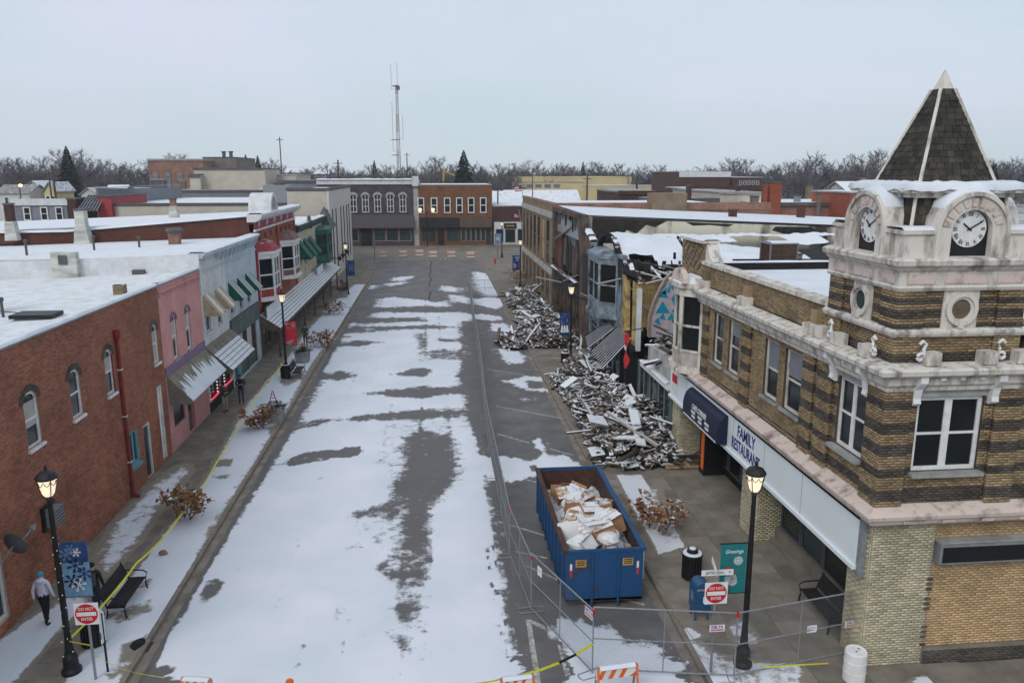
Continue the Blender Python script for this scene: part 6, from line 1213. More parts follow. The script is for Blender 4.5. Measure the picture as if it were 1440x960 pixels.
farbox(272,372,238,160,15,'siding_beige','lead','long beige flat roofed building with dark roof edge',par=(.1,.3,'lead')); farbox(266,281,246,158,10,'siding_beige','lead','small beige block with a dark roof edge at the old brick building',par=(.5,.1,'lead')); farbox(372,416,247,172,20,'siding_beige','roof_snow','low pale building with snowy roof beyond the beige one')
farbox(392,446,255,163,12,'siding_grey','roof_patchy','low grey building with dark roof line left of the plum building',par=(.3,.2,'lead'))
for px,py,w_ in ((312,217,.9),(322,218,.7)):
    x,z=wy(px,222,188); q=T('rooftop_pipe',(x,188,z),'dark rooftop flue at %s of the weathered building'%('the middle' if px<315 else 'the right end'),'flue'); b=B(); b.lathe([(.4,0),(.4,1.0),(.55,1.0),(.55,1.3)],(x,190,z+.2),8); b.mk('pipe','lead',q)
def house(px,py_eave,py_ridge,wpx,Y,wm,label,rm='roof_snowy',dep=9,side=True,ch=False,group=None,z0=-.3):
    x,ze=wy(px,py_eave,Y); _,zr=wy(px,py_ridge,Y); w=abs(wy(px+wpx,py_eave,Y)[0]-x); r=T('house',(x,Y,0),label,'house',group)
    b=B(); x0,x1=x-w/2,x+w/2; b.box(x0,x1,Y,Y+dep,z0,ze)
    if side: b.prism([(x0,Y,ze),(x1,Y,ze),(x,Y,zr)],(0,dep,0))
    else: b.prism([(x0,Y,ze),(x0,Y+dep,ze),(x0,Y+dep/2,zr)],(w,0,0))
    b.mk('wall',wm,r); b=B(); e=.4
    if side:
        for s in (-1,1): b.prism([(x,Y-e,zr+.15),(x+s*(w/2+e),Y-e,ze-.1),(x+s*(w/2+e),Y-e,ze+.08),(x,Y-e,zr+.35)],(0,dep+2*e,0))
    else:
        for s in (-1,1): b.prism([(x0-e,Y+dep/2,zr+.15),(x0-e,Y+dep/2+s*(dep/2+e),ze-.1),(x0-e,Y+dep/2+s*(dep/2+e),ze+.08),(x0-e,Y+dep/2,zr+.35)],(w+2*e,0,0))
    b.mk('roof',rm,r,kind=None)
    n=2 if w<9 else 3
    for k in range(n):
        u=x0+w*(k+.7)/(n+.4); window(r,('y',Y,-1),u-.5,u+.5,ze-2.3,ze-.8,fm='trim',rec=-.05,th=.08,fw=.14)
    if ch: b=B(); b.box(x+w*.2,x+w*.2+.7,Y+dep*.45,Y+dep*.55,ze,zr+1.0); b.mk('chimney','fb_old',r)
    return r
house(18,272,262,46,190,'siding_white','pale house with dark snowless roof at the far left edge','roof_patchy',side=False); house(47,266,256,26,205,'siding_white','white gabled house under the bright street light at the far left',ch=False); house(70,270,258,16,185,'metal_cream','narrow cream gabled house beside the utility pole'); house(125,274,266,22,175,'siding_white','white gabled house with a steep front behind the grey building','roof_snow'); house(160,272,262,26,240,'siding_grey','grey house with snowy roof behind the dark conifer',side=False); house(195,275,266,24,230,'siding_white','low white house right of the dark conifer','roof_snowy',side=False); house(415,243,238,26,280,'siding_white','far pale house with snowy roof above the beige building',side=False); house(450,245,240,24,300,'siding_grey','far small grey house near the thin utility pole',side=False); house(1218,270,258,50,140,'siding_white','snowy roofed house behind the tower roof at right','roof_snowy',side=False,ch=True)
# right: roofs, warehouse, school
farbox(870,935,271,118,16,'fb_dark','roof_patchy','low dark building with patchy flat roof right of the tan brick building',par=(.3,.3,'fb_dark'))
farbox(936,1010,283,104,24,'siding_grey','roof_patchy','low roof with chimneys and vents beyond the burnt snow roof',par=(.2,.4,'lead')); farbox(1012,1075,272,108,22,'siding_beige','roof_patchy','beige walled low building with snowy flat roof beyond the burnt block',par=(.1,.2,'stone_grey')); farbox(1076,1225,288,100,16,'fb_old','roof_snow','wide low brick building with snowy roof left of the tower',par=(.2,.3,'lead')); farbox(1195,1245,272,95,10,'fb_rust','roof_snow','orange brick gable wall beside the tower')
farbox(965,1075,266,150,14,'fb_dark','roof_snow','long maroon walled building with snow on its flat roof',par=(.2,.6,'fb_dark'))
w1=farbox(735,888,250,262,60,'metal_cream','metal_cream','long cream metal warehouse before the bare woods',roofh=.3); farbox(722,822,257,255,6,'metal_cream','roof_patchy','cream lean to front of the long warehouse with dark openings',wins=[(p,259,264,9,'siding_grey','glass_dark',0) for p in (745,757,770,783)]); farbox(828,925,262,235,10,'metal_cream','roof_snowy','lower cream metal building right of the warehouse'); farbox(855,905,267,215,10,'metal_cream','roof_patchy','small cream shed in front of the warehouse')
farbox(956,1027,242,190,25,'fb_dark','roof_snowy','red brick school block with pale metal roof band',par=(1.2,.1,'tin_white')); farbox(1028,1072,250,192,20,'fb_dark','roof_snow','red brick school wing with a row of pale windows',wins=[(p,254,260,4.5,'win_grey','glass_green',0) for p in (1041,1047,1053,1059,1065)]); farbox(900,955,247,300,20,'siding_grey','roof_snowy','far grey shed with snowy roof left of the school')
for i,(px,pt,pb,w_,Y,m,lab) in enumerate(((1092,257,290,16,98,'fb_rust','big square red brick chimney beyond the burnt roof'),(1077,262,290,6,98,'fb_rust','narrow red brick chimney beside the big square one'),(970,262,290,6,103,'fb_dark','thin dark red chimney in front of the school'),(1039,262,282,5,112,'fb_dark','small red chimney at the edge of the beige roof'),(1140,262,275,7,120,'fb_tan','leftmost tan chimney among the snowy roofs near the tower'),(1166,265,282,6,110,'fb_tan','middle slim tan chimney among the snowy roofs near the tower'),(1190,271,286,7,100,'fb_rust','rightmost orange chimney of the snowy roofs near the tower'),(1063,277,290,9,98,'fb_grey','broad grey roof box near the burnt roof'),(1123,276,284,7,104,'steel','grey rooftop vent right of the big square chimney'),(1153,274,290,4,99,'fb_grey','thin grey chimney left of the slim tan one'))):
    x,zt=wy(px,pt,Y); _,zb=wy(px,pb,Y); wd=abs(wy(px+w_,pt,Y)[0]-x); q=T('chimney',(x,Y,zb),lab,'chimney'); b=B(); b.box(x-wd/2,x+wd/2,Y,Y+wd,zb-2,zt); b.mk('stack',m,q); b=B(); b.box(x-wd*.58,x+wd*.58,Y-wd*.08,Y+wd*1.08,zt,zt+.15); b.mk('cap','lead',q)
for i,(px,py,z) in enumerate(((1024,284,8.2),(1033,287,8.2),(1044,288,8.2))):
    x,y=g(px,py,8.4); q=T('roof_vent',(x,y,8.2),('tall bent black roof pipe','low dark roof vent','squat dark roof vent')[i]+' on the beige walled low building','vent'); b=B(); b.tube([(x,y,7.6),(x,y,9.6-i*.7),(x+.7,y,9.7-i*.7),(x+.8,y,9.3-i*.7)],.18,6); b.mk('pipe','lead',q); b=B(); b.lathe([(.3,0),(.3,.15)],(x,y,8.1),8); b.mk('flashing','steel',q)
# excavator arm, mast, poles, far street furniture
x,z=wy(627,252,235); q=T('excavator',(x,235,0),'yellow excavator arm raised above the brown brick roof','excavator'); z1=wy(625,240,235)[1]; z2=wy(638,247,235)[1]
b=B(); b.bar((x-1,235,z-6),(x-.6,235,z1),.6,.5); b.mk('boom','crane_yellow',q); b=B(); b.bar((x-.7,235,z1),(x+2.6,235,z2),.5,.4); b.mk('stick','crane_yellow',q); b=B(); b.box(x-4,x+.4,233.5,236.5,z-9,z-6); b.mk('cab','crane_yellow',q); b=B(); b.prism([(x+2.4,234.5,z2),(x+3.4,234.5,z2-1),(x+2.4,234.5,z2-1.6)],(0,1,0)); b.mk('bucket','lead',q); b=B(); b.box(x-4.5,x+.8,233.2,236.8,-.3,z-9); b.mk('tracks','black_metal',q)
MY=360; x,zt=wy(557.5,120,MY); q=T('radio_mast',(x,MY,0),'tall red and white lattice radio mast with whip antennas above the woods','radio mast')
nb=26; b=B(); b2=B(); zt2=zt
for k in range(nb):
    za=-.3+(zt+.3)*k/nb; zb=-.3+(zt+.3)*(k+1)/nb; wa=1.9-1.1*k/nb; wb=1.9-1.1*(k+1)/nb; c=b if (k//4)%2==0 else b2
    A=[(x+wa*.58*math.cos(t),MY+wa*.58*math.sin(t),za) for t in (.5,2.6,4.7)]; Bq=[(x+wb*.58*math.cos(t),MY+wb*.58*math.sin(t),zb) for t in (.5,2.6,4.7)]
    for i in range(3): c.bar(A[i],Bq[i],.2,.2); c.bar(A[i],Bq[(i+1)%3],.11,.11); c.bar(Bq[i],Bq[(i+1)%3],.1,.1)
b.mk('lattice','mast_red',q,kind='stuff'); b2.mk('lattice','mast_white',q,kind='stuff')
for dx,z0,z1 in ((-2.2,zt-2,zt+9),(.4,zt,zt+9.5),(-2.2,zt*.45,zt*.86),(2.2,zt*.55,zt*.75)): b=B(); b.tube([(x+dx,MY,z0),(x+dx,MY,z1)],.12,5); b.bar((x,MY,z0+.3),(x+dx,MY,z0+.3),.15,.15); b.mk('antenna','mast_white',q)
for z in (zt*.42,zt*.2,zt*.55): b=B(); b.bar((x-3,MY,z),(x+.6,MY,z),.3,.3); b.mk('side_arm','lead',q)
b=B(); b.box(x-1.8,x+1,MY-1,MY+1,zt-.5,zt-.2); b.lathe([(.8,0),(.8,1.8)],(x+.6,MY,zt-2),8); b.mk('platform','lead',q)
for i,(px,pt,pb,Y,w_,lab) in enumerate(((73,233,268,170,.28,'pale utility pole between the houses at far left'),(68,240,268,172,.22,'leaning utility pole behind the pale one at far left'),(475,225,247,200,.3,'dark utility pole above the low grey building'),(393,193,225,260,.25,'very thin tall pole above the beige building'),(572,215,232,330,.3,'thin light mast right of the lattice mast'),(826,247,270,200,.3,'dark pole in front of the cream warehouse'),(896,247,275,160,.3,'dark utility pole left of the school'),(700,262,283,160,.2,'pole on the low brick shop roof'))):
    x,zt=wy(px,pt,Y); _,zb=wy(px,pb,Y); q=T('utility_pole',(x,Y,0),lab,'utility pole'); b=B(); b.tube([(x,Y,-.3),(x,Y,zt)],[w_,w_*.7],6); b.mk('pole','twig',q); b=B(); b.box(x-1.1,x+1.1,Y-.08,Y+.08,zt-.9,zt-.72); b.mk('crossarm','twig',q)
x,z=wy(27,261,150); q=T('street_light',(x,150,0),'glowing orange street light by the white house at far left','street light'); b=B(); b.tube([(x,150,-.3),(x,150,z),(x+.2,150,z+.1)],.12,6); b.mk('pole','lead',q); b=B(); b.ell((x+.2,150,z),(.32,.32,.26),8,5); b.mk('globe','streetbulb',q)
x,z=wy(749,237,150); q=T('water_tank_light',(x,150,0),'pale globe light on a thin pole above the tan brick building','street light'); b=B(); b.tube([(x,150,0),(x,150,z)],.1,6); b.mk('pole','lead',q); b=B(); b.lathe([(.5,0),(.6,.2),(.6,1.0),(.3,1.2)],(x,150,z),8); b.mk('globe','white_plastic',q)
# ---------------- street furniture ----------------
def lamp_proto():
    q=T('street_lamp',(0,0,0),'x','street lamp','black street lamps with lit lanterns along the kerbs')
    b=B(); b.lathe([(.26,0),(.26,.12),(.2,.18),(.19,.5),(.13,.62),(.11,.75),(.1,.9),(.085,1.2),(.075,3.5),(.06,5.1),(.09,5.14),(.05,5.2)],(0,0,0),12); b.mk('pole','black_metal',q,smooth=False)
    b=B(); b.lathe([(.10,5.22),(.15,5.3),(.235,5.68),(.235,5.72)],(0,0,0),12); ln=b.mk('lantern','lampglow',q)
    b=B(); b.lathe([(.27,5.70),(.28,5.75),(.2,5.86),(.06,5.92),(.03,5.95),(.045,5.99),(.01,6.08)],(0,0,0),12); b.mk('cap','black_metal',q)
    for k in range(4):
        a=PI/4+k*PI/2; b=B(); b.tube([(.1*math.cos(a),.1*math.sin(a),5.18),(.165*math.cos(a),.165*math.sin(a),5.3),(.25*math.cos(a),.25*math.sin(a),5.7)],.013,4); b.mk('cage_bar','black_metal',ln)
    b=B()
    for k in range(8):
        a0=k*PI/4; 
        P=[(.225*math.cos(a0+t*PI/4),.225*math.sin(a0+t*PI/4),5.66-.12*math.sin(PI*t)) for t in (0,.25,.5,.75,1)]; b.tube(P,.011,3)
    b.mk('scrollwork','black_metal',ln,kind='stuff'); return q
lp=lamp_proto()
LAMPS=[(-10.25,20.36,'leftmost lamp, nearest on the left sidewalk, hung with the pale blue snowflake banner'),(-10.15,52.3,'left lamp with the red banner beside the long snowy canopy'),(-10.05,89.6,'farthest left lamp with a blue banner near the beige building'),(8.35,18.86,'right lamp at the corner with the teal banner'),(9.5,54.0,'right lamp with the navy snowman banner between the debris heaps'),(10.1,93.0,'right lamp with blue banner near the tan brick building'),(10.9,128.5,'farthest right lamp with a pale blue banner at the intersection'),(wy(600,300,148.9)[0],148.9,'twin headed lamp in front of the brown brick building'),]
LO=[]
for i,(x,y,lab) in enumerate(LAMPS[:7]):
    o=lp if i==0 else dup(lp); o.location=(x,y,0); o['label']='black street lamp: '+lab if False else lab; LO.append(o)
x,y,lab=LAMPS[7]; q=T('street_lamp',(x,y,0),'twin headed street lamp in front of the brown brick building','street lamp'); b=B(); b.tube([(x,y,0),(x,y,6.6)],.12,6); b.bar((x-1.2,y,6.4),(x+1.2,y,6.4),.1,.1); b.mk('pole','black_metal',q)
for s in (-1.2,1.2): b=B(); b.lathe([(.2,0),(.38,.6),(.1,.8)],(x+s,y,6.4),8); b.mk('lantern','lampglow',q)
# fairy lights on the nearest left lamp
b=B()
for k in range(30):
    a=k*1.9; z=.3+k*.13; rr=.16 if z<1 else .085; b.box(-10.25+rr*math.cos(a)-.007,-10.25+rr*math.cos(a)+.007,20.36+rr*math.sin(a)-.007,20.36+rr*math.sin(a)+.007,z,z+.014)
tag(b.mk('fairy_lights','bulb',base=(-10.25,20.36,0)),'tiny white fairy lights wound round the nearest left lamp post','fairy lights',None,'stuff')
def flake(parent,x,y,z,R,m,arms=6,w=.02,rot=0):
    b=B()
    for k in range(arms):
        a=rot+k*2*PI/arms; c,s=math.cos(a),math.sin(a); b.bar((x,y,z),(x+R*c,y,z+R*s),w,.006,up=(0,1,0))
        for t in (.5,.75):
            for e in (-.7,.7): b.bar((x+R*t*c,y,z+R*t*s),(x+R*t*c+R*.28*math.cos(a+e),y,z+R*t*s+R*.28*math.sin(a+e)),w*.8,.006,up=(0,1,0))
    return b.mk('snowflake',m,parent,kind=None)
mat('fb_grad',(.12,.26,.42),.7,.1,1,.02,col2=(.015,.04,.12))
def banner(lampi,side,w,z0,z1,m,label,name='banner',off=.1):
    lx,ly=LO[lampi].location[:2]; q=T('banner',(lx+side*.1,ly,z0),label,'banner','holiday banners hung from the street lamps')
    x0=lx+side*off; x1=x0+side*w; a,c=min(x0,x1),max(x0,x1); b=B(); b.box(a,c,ly-.012,ly+.012,z0,z1); cl=b.mk('cloth',m,q)
    for z in (z0-.01,z1+.01): b=B(); b.tube([(lx+side*.05,ly,z),(x1+side*.04,ly,z)],.02,5); b.mk('rod','black_metal',q)
    return q,cl,a,c,ly-.02
q,cl,a,c,y=banner(0,1,.70,2.3,3.88,'sky_banner','pale blue banner with white and navy snowflakes on the nearest left lamp')
b=B(); b.box(a+.002,c-.002,y+.004,y+.007,3.3,3.879); b.mk('dark_band','blue_banner',cl); 
for fx,fz,R,m,rot in ((.5,.82,.13,'ink_white',0),(.42,.58,.22,'navy',.3),(.24,.3,.2,'navy',.1),(.48,.22,.2,'ink_white',.2),(.12,.78,.18,'sky_banner',.2),(.3,.88,.14,'sky_banner',0),(.72,.42,.2,'blue_banner',.5)): flake(cl,a+fx*(c-a)+.05,y-.002-.001*R*50,2.3+fz*1.58,R,m,rot=rot,w=.022)
q,cl,a,c,y=banner(1,1,.72,2.3,3.9,'red_banner','red banner edged with white snowflakes on the second left lamp')
for k in range(16):
    fx=random.random(); fz=random.choice((random.uniform(.03,.2),random.uniform(.75,.97))); flake(cl,a+fx*.72*.8+.07,y-.003,2.3+fz*1.6,random.uniform(.06,.11),'ink_white',w=.025)
b=B(); b.prism([(a+.36+.27*math.cos(2*PI*k/20),y+.002,3.1+.36*math.sin(2*PI*k/20)) for k in range(20)],(0,-.004,0)); b.mk('disc','flag_red',cl)
q,cl,a,c,y=banner(2,1,.8,2.2,3.9,'blue_banner','blue banner with a large pale snowflake on the farthest left lamp'); flake(cl,(a+c)/2,y-.003,3.05,.45,'sky_banner',w=.07)
q,cl,a,c,y=banner(3,-1,.72,2.27,3.72,'teal_banner','teal Greetings banner with red cardinal on the nearest right lamp')
text('Greetings',.15,'ink_white',cl,((a+c)/2,y-.002,3.5),(PI/2,0,0),shear=.35,sx=.85)
for fx,fz,R in ((.68,.66,.13),(.42,.3,.17),(.5,.24,.13)): flake(cl,a+fx*(c-a),y-.003,2.27+fz*1.45,R,'ink_white',arms=11,w=.014)
b=B(); b.prism([(a+.15+dx,y-.006,2.95+dz) for dx,dz in ((0,.1),(.03,.17),(.07,.12),(.16,.05),(.24,-.04),(.33,-.06),(.42,-.03),(.3,-.09),(.2,-.1),(.1,-.08),(.04,0))],(0,-.004,0)); b.mk('cardinal','flag_red',cl); b=B(); b.bar((a+.2,y-.009,2.83),(a+.6,y-.009,2.9),.012,.005,up=(0,1,0)); b.mk('twig','wood_old',cl)
q,cl,a,c,y=banner(4,-1,.72,2.25,3.85,'blue_banner','navy banner with white snowmen between the debris heaps')
for k in range(3):
    b=B(); x=a+.18+k*.18
    for zz,rr in ((2.55,.12),(2.74,.09),(2.89,.065)): b.prism([(x+rr*math.cos(2*PI*j/14),y-.003,zz+rr*math.sin(2*PI*j/14)) for j in range(14)],(0,-.004,0))
    b.mk('snowman','ink_white',cl,kind='stuff')
for k in range(18): xx,zz=a+random.uniform(.05,.65),random.uniform(3.0,3.8); b=B(); b.box(xx,xx+.03,y-.006,y-.002,zz,zz+.03); b.mk('snow_dot','ink_white',cl)
q,cl,a,c,y=banner(5,-1,.85,2.2,3.9,'blue_banner','blue banner with small white snowflakes near the tan brick building'); 
for k in range(6): flake(cl,a+random.uniform(.15,.7),y-.003,random.uniform(2.5,3.7),.14,'ink_white',w=.03)
q,cl,a,c,y=banner(6,-1,1.1,2.2,3.9,'sky_banner','pale blue banner on the farthest right lamp at the intersection'); flake(cl,(a+c)/2,y-.003,3.0,.4,'ink_white',w=.06)
mat('sign_red',(.50,.015,.03),.5,.1,3,0)
# DO NOT ENTER signs
def dne(x,y,zc,label,hgt):
    q=T('road_sign',(x,y,0),label,'road sign'); b=B(); b.tube([(x,y,-.0),(x,y,hgt)],.035,6); b.mk('post','steel',q); b=B(); b.box(x-.315,x+.315,y-.06,y-.045,zc-.315,zc+.315); p=b.mk('plate','ink_white',q)
    b=B(); b.prism([(x+.29*math.cos(2*PI*k/28),y-.061,zc+.29*math.sin(2*PI*k/28)) for k in range(28)],(0,-.004,0)); b.mk('disc','sign_red',p); b=B(); b.box(x-.25,x+.25,y-.07,y-.066,zc-.055,zc+.055); b.mk('white_bar','ink_white',p)
    text('DO NOT',.122,'ink_white',p,(x,y-.068,zc+.145),(PI/2,0,0),bold=.001,ext=.002,sx=.82); text('ENTER',.122,'ink_white',p,(x,y-.068,zc-.15),(PI/2,0,0),bold=.001,ext=.002,sx=.82); return q
yl=19.95; xl,zl=wy(123,861,yl); dne(xl,yl,zl,'DO NOT ENTER sign on a post beside the nearest left lamp',zl+.4)
yr=18.63; xr,zr=wy(1006,832,yr); q=dne(xr,yr,zr,'DO NOT ENTER sign below a JEFFERSON street sign on the right corner',zr+.68)
b=B(); b.box(xr-.42,xr+.46,yr-.02,yr-.005,zr+.5,zr+.66); p=b.mk('street_name_blade','ink_white',q); text('JEFFERSON',.115,'black_metal',p,(xr-.05,yr-.022,zr+.58),(PI/2,0,0),sx=.9,ext=.002); text('ST',.08,'black_metal',p,(xr+.37,yr-.022,zr+.58),(PI/2,0,0),ext=.002)
b=B(); b.hexa([(xr-.15,yr-.4,zr+.68),(xr-.135,yr-.4,zr+.68),(xr+.015,yr+.4,zr+.68),(xr,yr+.4,zr+.68),(xr-.15,yr-.4,zr+.84),(xr-.135,yr-.4,zr+.84),(xr+.015,yr+.4,zr+.84),(xr,yr+.4,zr+.84)]); b.mk('street_name_blade','ink_white',q)
xs_,ys_=g(152,945); q=T('parking_sign',(xs_,ys_,0),'small white and green parking sign seen edge on beside the left trash can','road sign'); zt=wy(148,862,ys_)[1]; b=B(); b.tube([(xs_,ys_,0),(xs_,ys_,zt)],.03,6); b.mk('post','black_metal',q); b=B(); b.hexa([(xs_-.03,ys_-.12,zt-.85),(xs_-.01,ys_-.12,zt-.85),(xs_+.03,ys_+.1,zt-.85),(xs_+.01,ys_+.1,zt-.85),(xs_-.03,ys_-.12,zt),(xs_-.01,ys_-.12,zt),(xs_+.03,ys_+.1,zt),(xs_+.01,ys_+.1,zt)]); b.mk('plate','ink_white',q)
b=B(); b.hexa([(xs_-.035,ys_-.13,zt-.7),(xs_-.0,ys_-.13,zt-.7),(xs_+.0,ys_-.122,zt-.7),(xs_-.035,ys_-.122,zt-.7),(xs_-.035,ys_-.13,zt-.5),(xs_-.0,ys_-.13,zt-.5),(xs_+.0,ys_-.122,zt-.5),(xs_-.035,ys_-.122,zt-.5)]); b.mk('print','teal_banner',q)
# trash cans
tp=T('trash_can',(0,0,0),'x','trash can','black ribbed trash cans on the sidewalks'); b=B(); b.lathe([(.27,.04),(.3,.1),(.3,.8),(.29,.82)],(0,0,0),16); b.mk('liner','black_metal',tp); 
bb=B(); bb.box(.305,.335,-.03,.03,.05,.86); sl=bb.mk('slat','black_metal',tp)
for k in range(1,18): o=sl.copy(); COL.objects.link(o); o.parent=tp; o.rotation_euler=(0,0,k*PI/9)
b=B(); b.lathe([(.35,.84),(.36,.88),(.35,.92),(.2,.95),(.18,1.05),(.13,1.08)],(0,0,0),16); b.mk('rim','black_metal',tp); b=B(); b.lathe([(.33,.925),(.31,.955),(.22,.965)],(0,0,0),14); b.mk('snow_ring','snow',tp); b=B(); b.lathe([(.12,1.085),(.1,1.12),(.03,1.13)],(0,0,0),10); b.mk('snow_cap','snow',tp)
for i,(px,py,lab) in enumerate(((133,905,'trash can behind the left DO NOT ENTER sign'),(972,812,'trash can with a snowy rim behind the mailbox'),(402,531,'trash can beside the second left lamp post'),(795,513,'trash can beside the lamp with the snowman banner'))):
    o=tp if i==0 else dup(tp); x,y=g(px,py); o.location=(x,y,0); o['label']=lab
# benches
def bench(loc,rz,label,m='black_metal',slatm=None,L_=1.8):
    q=T('bench',(0,0,0),label,'bench'); slatm=slatm or m
    for k in range(6): b=B(); b.box(-L_/2,L_/2,-.28+k*.09,-.21+k*.09,.42,.45); b.mk('seat_slat',slatm,q)
    for k in range(6): y=.28+k*.03; z=.5+k*.075; b=B(); b.hexa([(-L_/2,y,z),(L_/2,y,z),(L_/2,y+.02,z),(-L_/2,y+.02,z),(-L_/2,y+.025,z+.06),(L_/2,y+.025,z+.06),(L_/2,y+.045,z+.06),(-L_/2,y+.045,z+.06)]); b.mk('back_slat',slatm,q)
    for s in (-L_/2,L_/2):
        b=B(); b.tube([(s,-.3,0),(s,-.26,.25),(s,-.27,.42)],.028,6); b.mk('leg',m,q); b=B(); b.tube([(s,.3,0),(s,.25,.25),(s,.27,.44),(s,.48,.98)],.028,6); b.mk('leg',m,q)
        b=B(); b.tube([(s,.38,.7),(s,.1,.7),(s,-.2,.68),(s,-.32,.6),(s,-.28,.42)],.024,6); b.mk('armrest',m,q)
        b=B(); b.bar((s,-.27,.4),(s,.27,.4),.05,.05); b.mk('rail',m,q)
    q.location=loc; q.rotation_euler=(0,0,rz); return q
x,y=g(180,848); bench((x,y,0),PI/2,'black metal bench on the snow by the nearest left lamp'); x,y=g(420,528); bench((x,y,0),PI/2,'black metal bench between the planters beyond the second left lamp'); x,y=g(1170,866); bench((11.75,y,0),-PI/2,'dark wooden bench against the shop window under the white fascia','black_metal','charcoal',1.9); x,y=g(487,405); bench((x-.3,y+1,0),PI/2,'small dark bench by the farthest left lamp')
# planters
def planter(loc,label,deco,lab2=None,s=1.0):
    q=T('planter',loc,label,'planter'); x,y,_=loc; b=B(); h=.45*s; b.hexa([(x-h*.9,y-h*.9,0),(x+h*.9,y-h*.9,0),(x+h*.9,y+h*.9,0),(x-h*.9,y+h*.9,0),(x-h,y-h,.72),(x+h,y-h,.72),(x+h,y+h,.72),(x-h,y+h,.72)]); b.mk('box','stone_grey',q); b=B(); b.box(x-h-.04,x+h+.04,y-h-.04,y+h+.04,.72,.8); b.mk('rim','stone_grey',q)
    b=B()
    for k in range(420):
        a=random.uniform(0,2*PI); rr=random.uniform(.05,.62)*s; z=.82+random.uniform(0,.34)*(1-rr); p=Vector((x+rr*math.cos(a),y+rr*math.sin(a),z)); d=Vector((math.cos(a),math.sin(a),random.uniform(-.5,.5))).normalized()*random.uniform(.1,.2); n=d.cross(Vector((random.random(),random.random(),1))).normalized()*.03; b.poly([p-n,p+d*.5-n*1.3,p+d,p+d*.5+n*1.3])
    b.mk('evergreen','leaf_green',q,kind='stuff')
    if deco:
        for s_ in (-1,1): b=B(); b.bar((x+s_*.28,y,.8),(x+s_*.02,y,1.75),.04,.04); b.mk('trellis_leg','red_wood',q)
        for k in range(4): b=B(); zz=.95+k*.2; ww=.26*(1-(zz-.8)/1.0); b.bar((x-ww,y,zz),(x+ww,y,zz),.03,.03); b.mk('trellis_rung','red_wood',q)
    else:
        b=B()
        for k in range(160):
            a=random.uniform(0,2*PI); rr=random.uniform(0,.3); p=Vector((x+rr*math.cos(a),y+rr*math.sin(a),random.uniform(.85,1.4))); d=Vector((random.gauss(0,1),random.gauss(0,1),random.gauss(.6,.8))).normalized()*.2; n=d.cross(Vector((0.3,.2,1))).normalized()*.03; b.poly([p-n,p+d,p+n])
        b.mk('dried_flowers','gold',q,kind='stuff')
    return q
x,y=g(386,592); planter((x,y,0),'square concrete planter with red trellis and snowy evergreens nearest the two standing men',True,s=1.15); x,y=g(425,510); planter((x,y+.3,0),'square concrete planter with golden dried stems beyond the second left lamp',False,s=1.1); x,y=g(483,418); planter((x,y,0),'small planter of dark evergreens by the farthest left lamp',True)
# dried shrubs in the snow
def shrub(loc,label,R,Ht,n=120,seed=1,nst=4):
    rnd=random.Random(seed); q=T('dried_shrub',loc,label,'shrub','leaf covered dried shrubs in the furniture strip'); x,y,z0=loc; tips=[]
    for k in range(nst):
        a=rnd.uniform(0,2*PI); sx,sy=x+.3*R*math.cos(a),y+.3*R*math.sin(a); b=B(); p=Vector((sx,sy,z0)); pts=[p.copy()]
        for j in range(4): p=p+Vector((rnd.gauss(0,.09)+.07*math.cos(a),rnd.gauss(0,.09)+.07*math.sin(a),Ht*.22)); pts.append(p.copy())
        b.tube(pts,[.028,.024,.018,.013,.008],5)
        for j in range(1,5):
            for _ in range(3):
                e=pts[j]+Vector((rnd.gauss(0,.28)*R,rnd.gauss(0,.28)*R,rnd.uniform(.05,.3)*Ht)); b.tube([pts[j],(pts[j]+e)/2+Vector((0,0,.04)),e],[.011,.008,.005],3); tips.append(e)
        b.mk('stem','twig',q)
    bb=B(); bb.poly([(-.05,-.0,0),(0,-.045,.012),(.06,0,0),(0,.045,.012)]); lf=bb.mk('leaf','leaf_brown',q,raw=True); lf.hide_render=False; first=True; sb=B()
    for k in range(n*4):
        t=rnd.choice(tips); p=t+Vector((rnd.gauss(0,.11)*R,rnd.gauss(0,.11)*R,rnd.gauss(0,.07)*Ht)); 
        if p.z<z0+.1: p.z=z0+.15
        e=Euler((rnd.uniform(-.9,.9),rnd.uniform(-.9,.9),rnd.uniform(0,2*PI))); s=rnd.uniform(1.0,2.3)
        if k<60:
            o=lf if first else lf.copy()
            if not first: COL.objects.link(o); o.parent=q
            first=False; o.location=p-Vector(loc); o.rotation_euler=e; o.scale=(s,s,s)
        else:
            Mx=Matrix.Translation(p)@e.to_matrix().to_4x4(); sb.poly([Mx@Vector((a*s,c*s,d)) for a,c,d in ((-.05,0,0),(0,-.045,.012),(.06,0,0),(0,.045,.012))])
    sb.mk('foliage','leaf_brown',q,kind='stuff'); return q
for i,(px,py,R,Ht,lab) in enumerate(((262,728,1.0,1.15,'dried brown shrub nearest the camera on the left strip'),(366,602,.75,1.0,'sparse dried shrub between the two standing men and the near planter'),(450,488,1.0,1.0,'snow dusted dried shrub beyond the golden planter'),(470,442,1.4,1.1,'low rusty brown shrub before the farthest left lamp'),(925,742,1.0,1.1,'dried shrub on the snowy planting bed behind the blue dumpster'),(733,398,2.2,1.5,'dried reddish shrub at the far right kerb by the tan brick building'))):
    x,y=g(px,py); shrub((x,y,0),lab,R,Ht,seed=20+i)
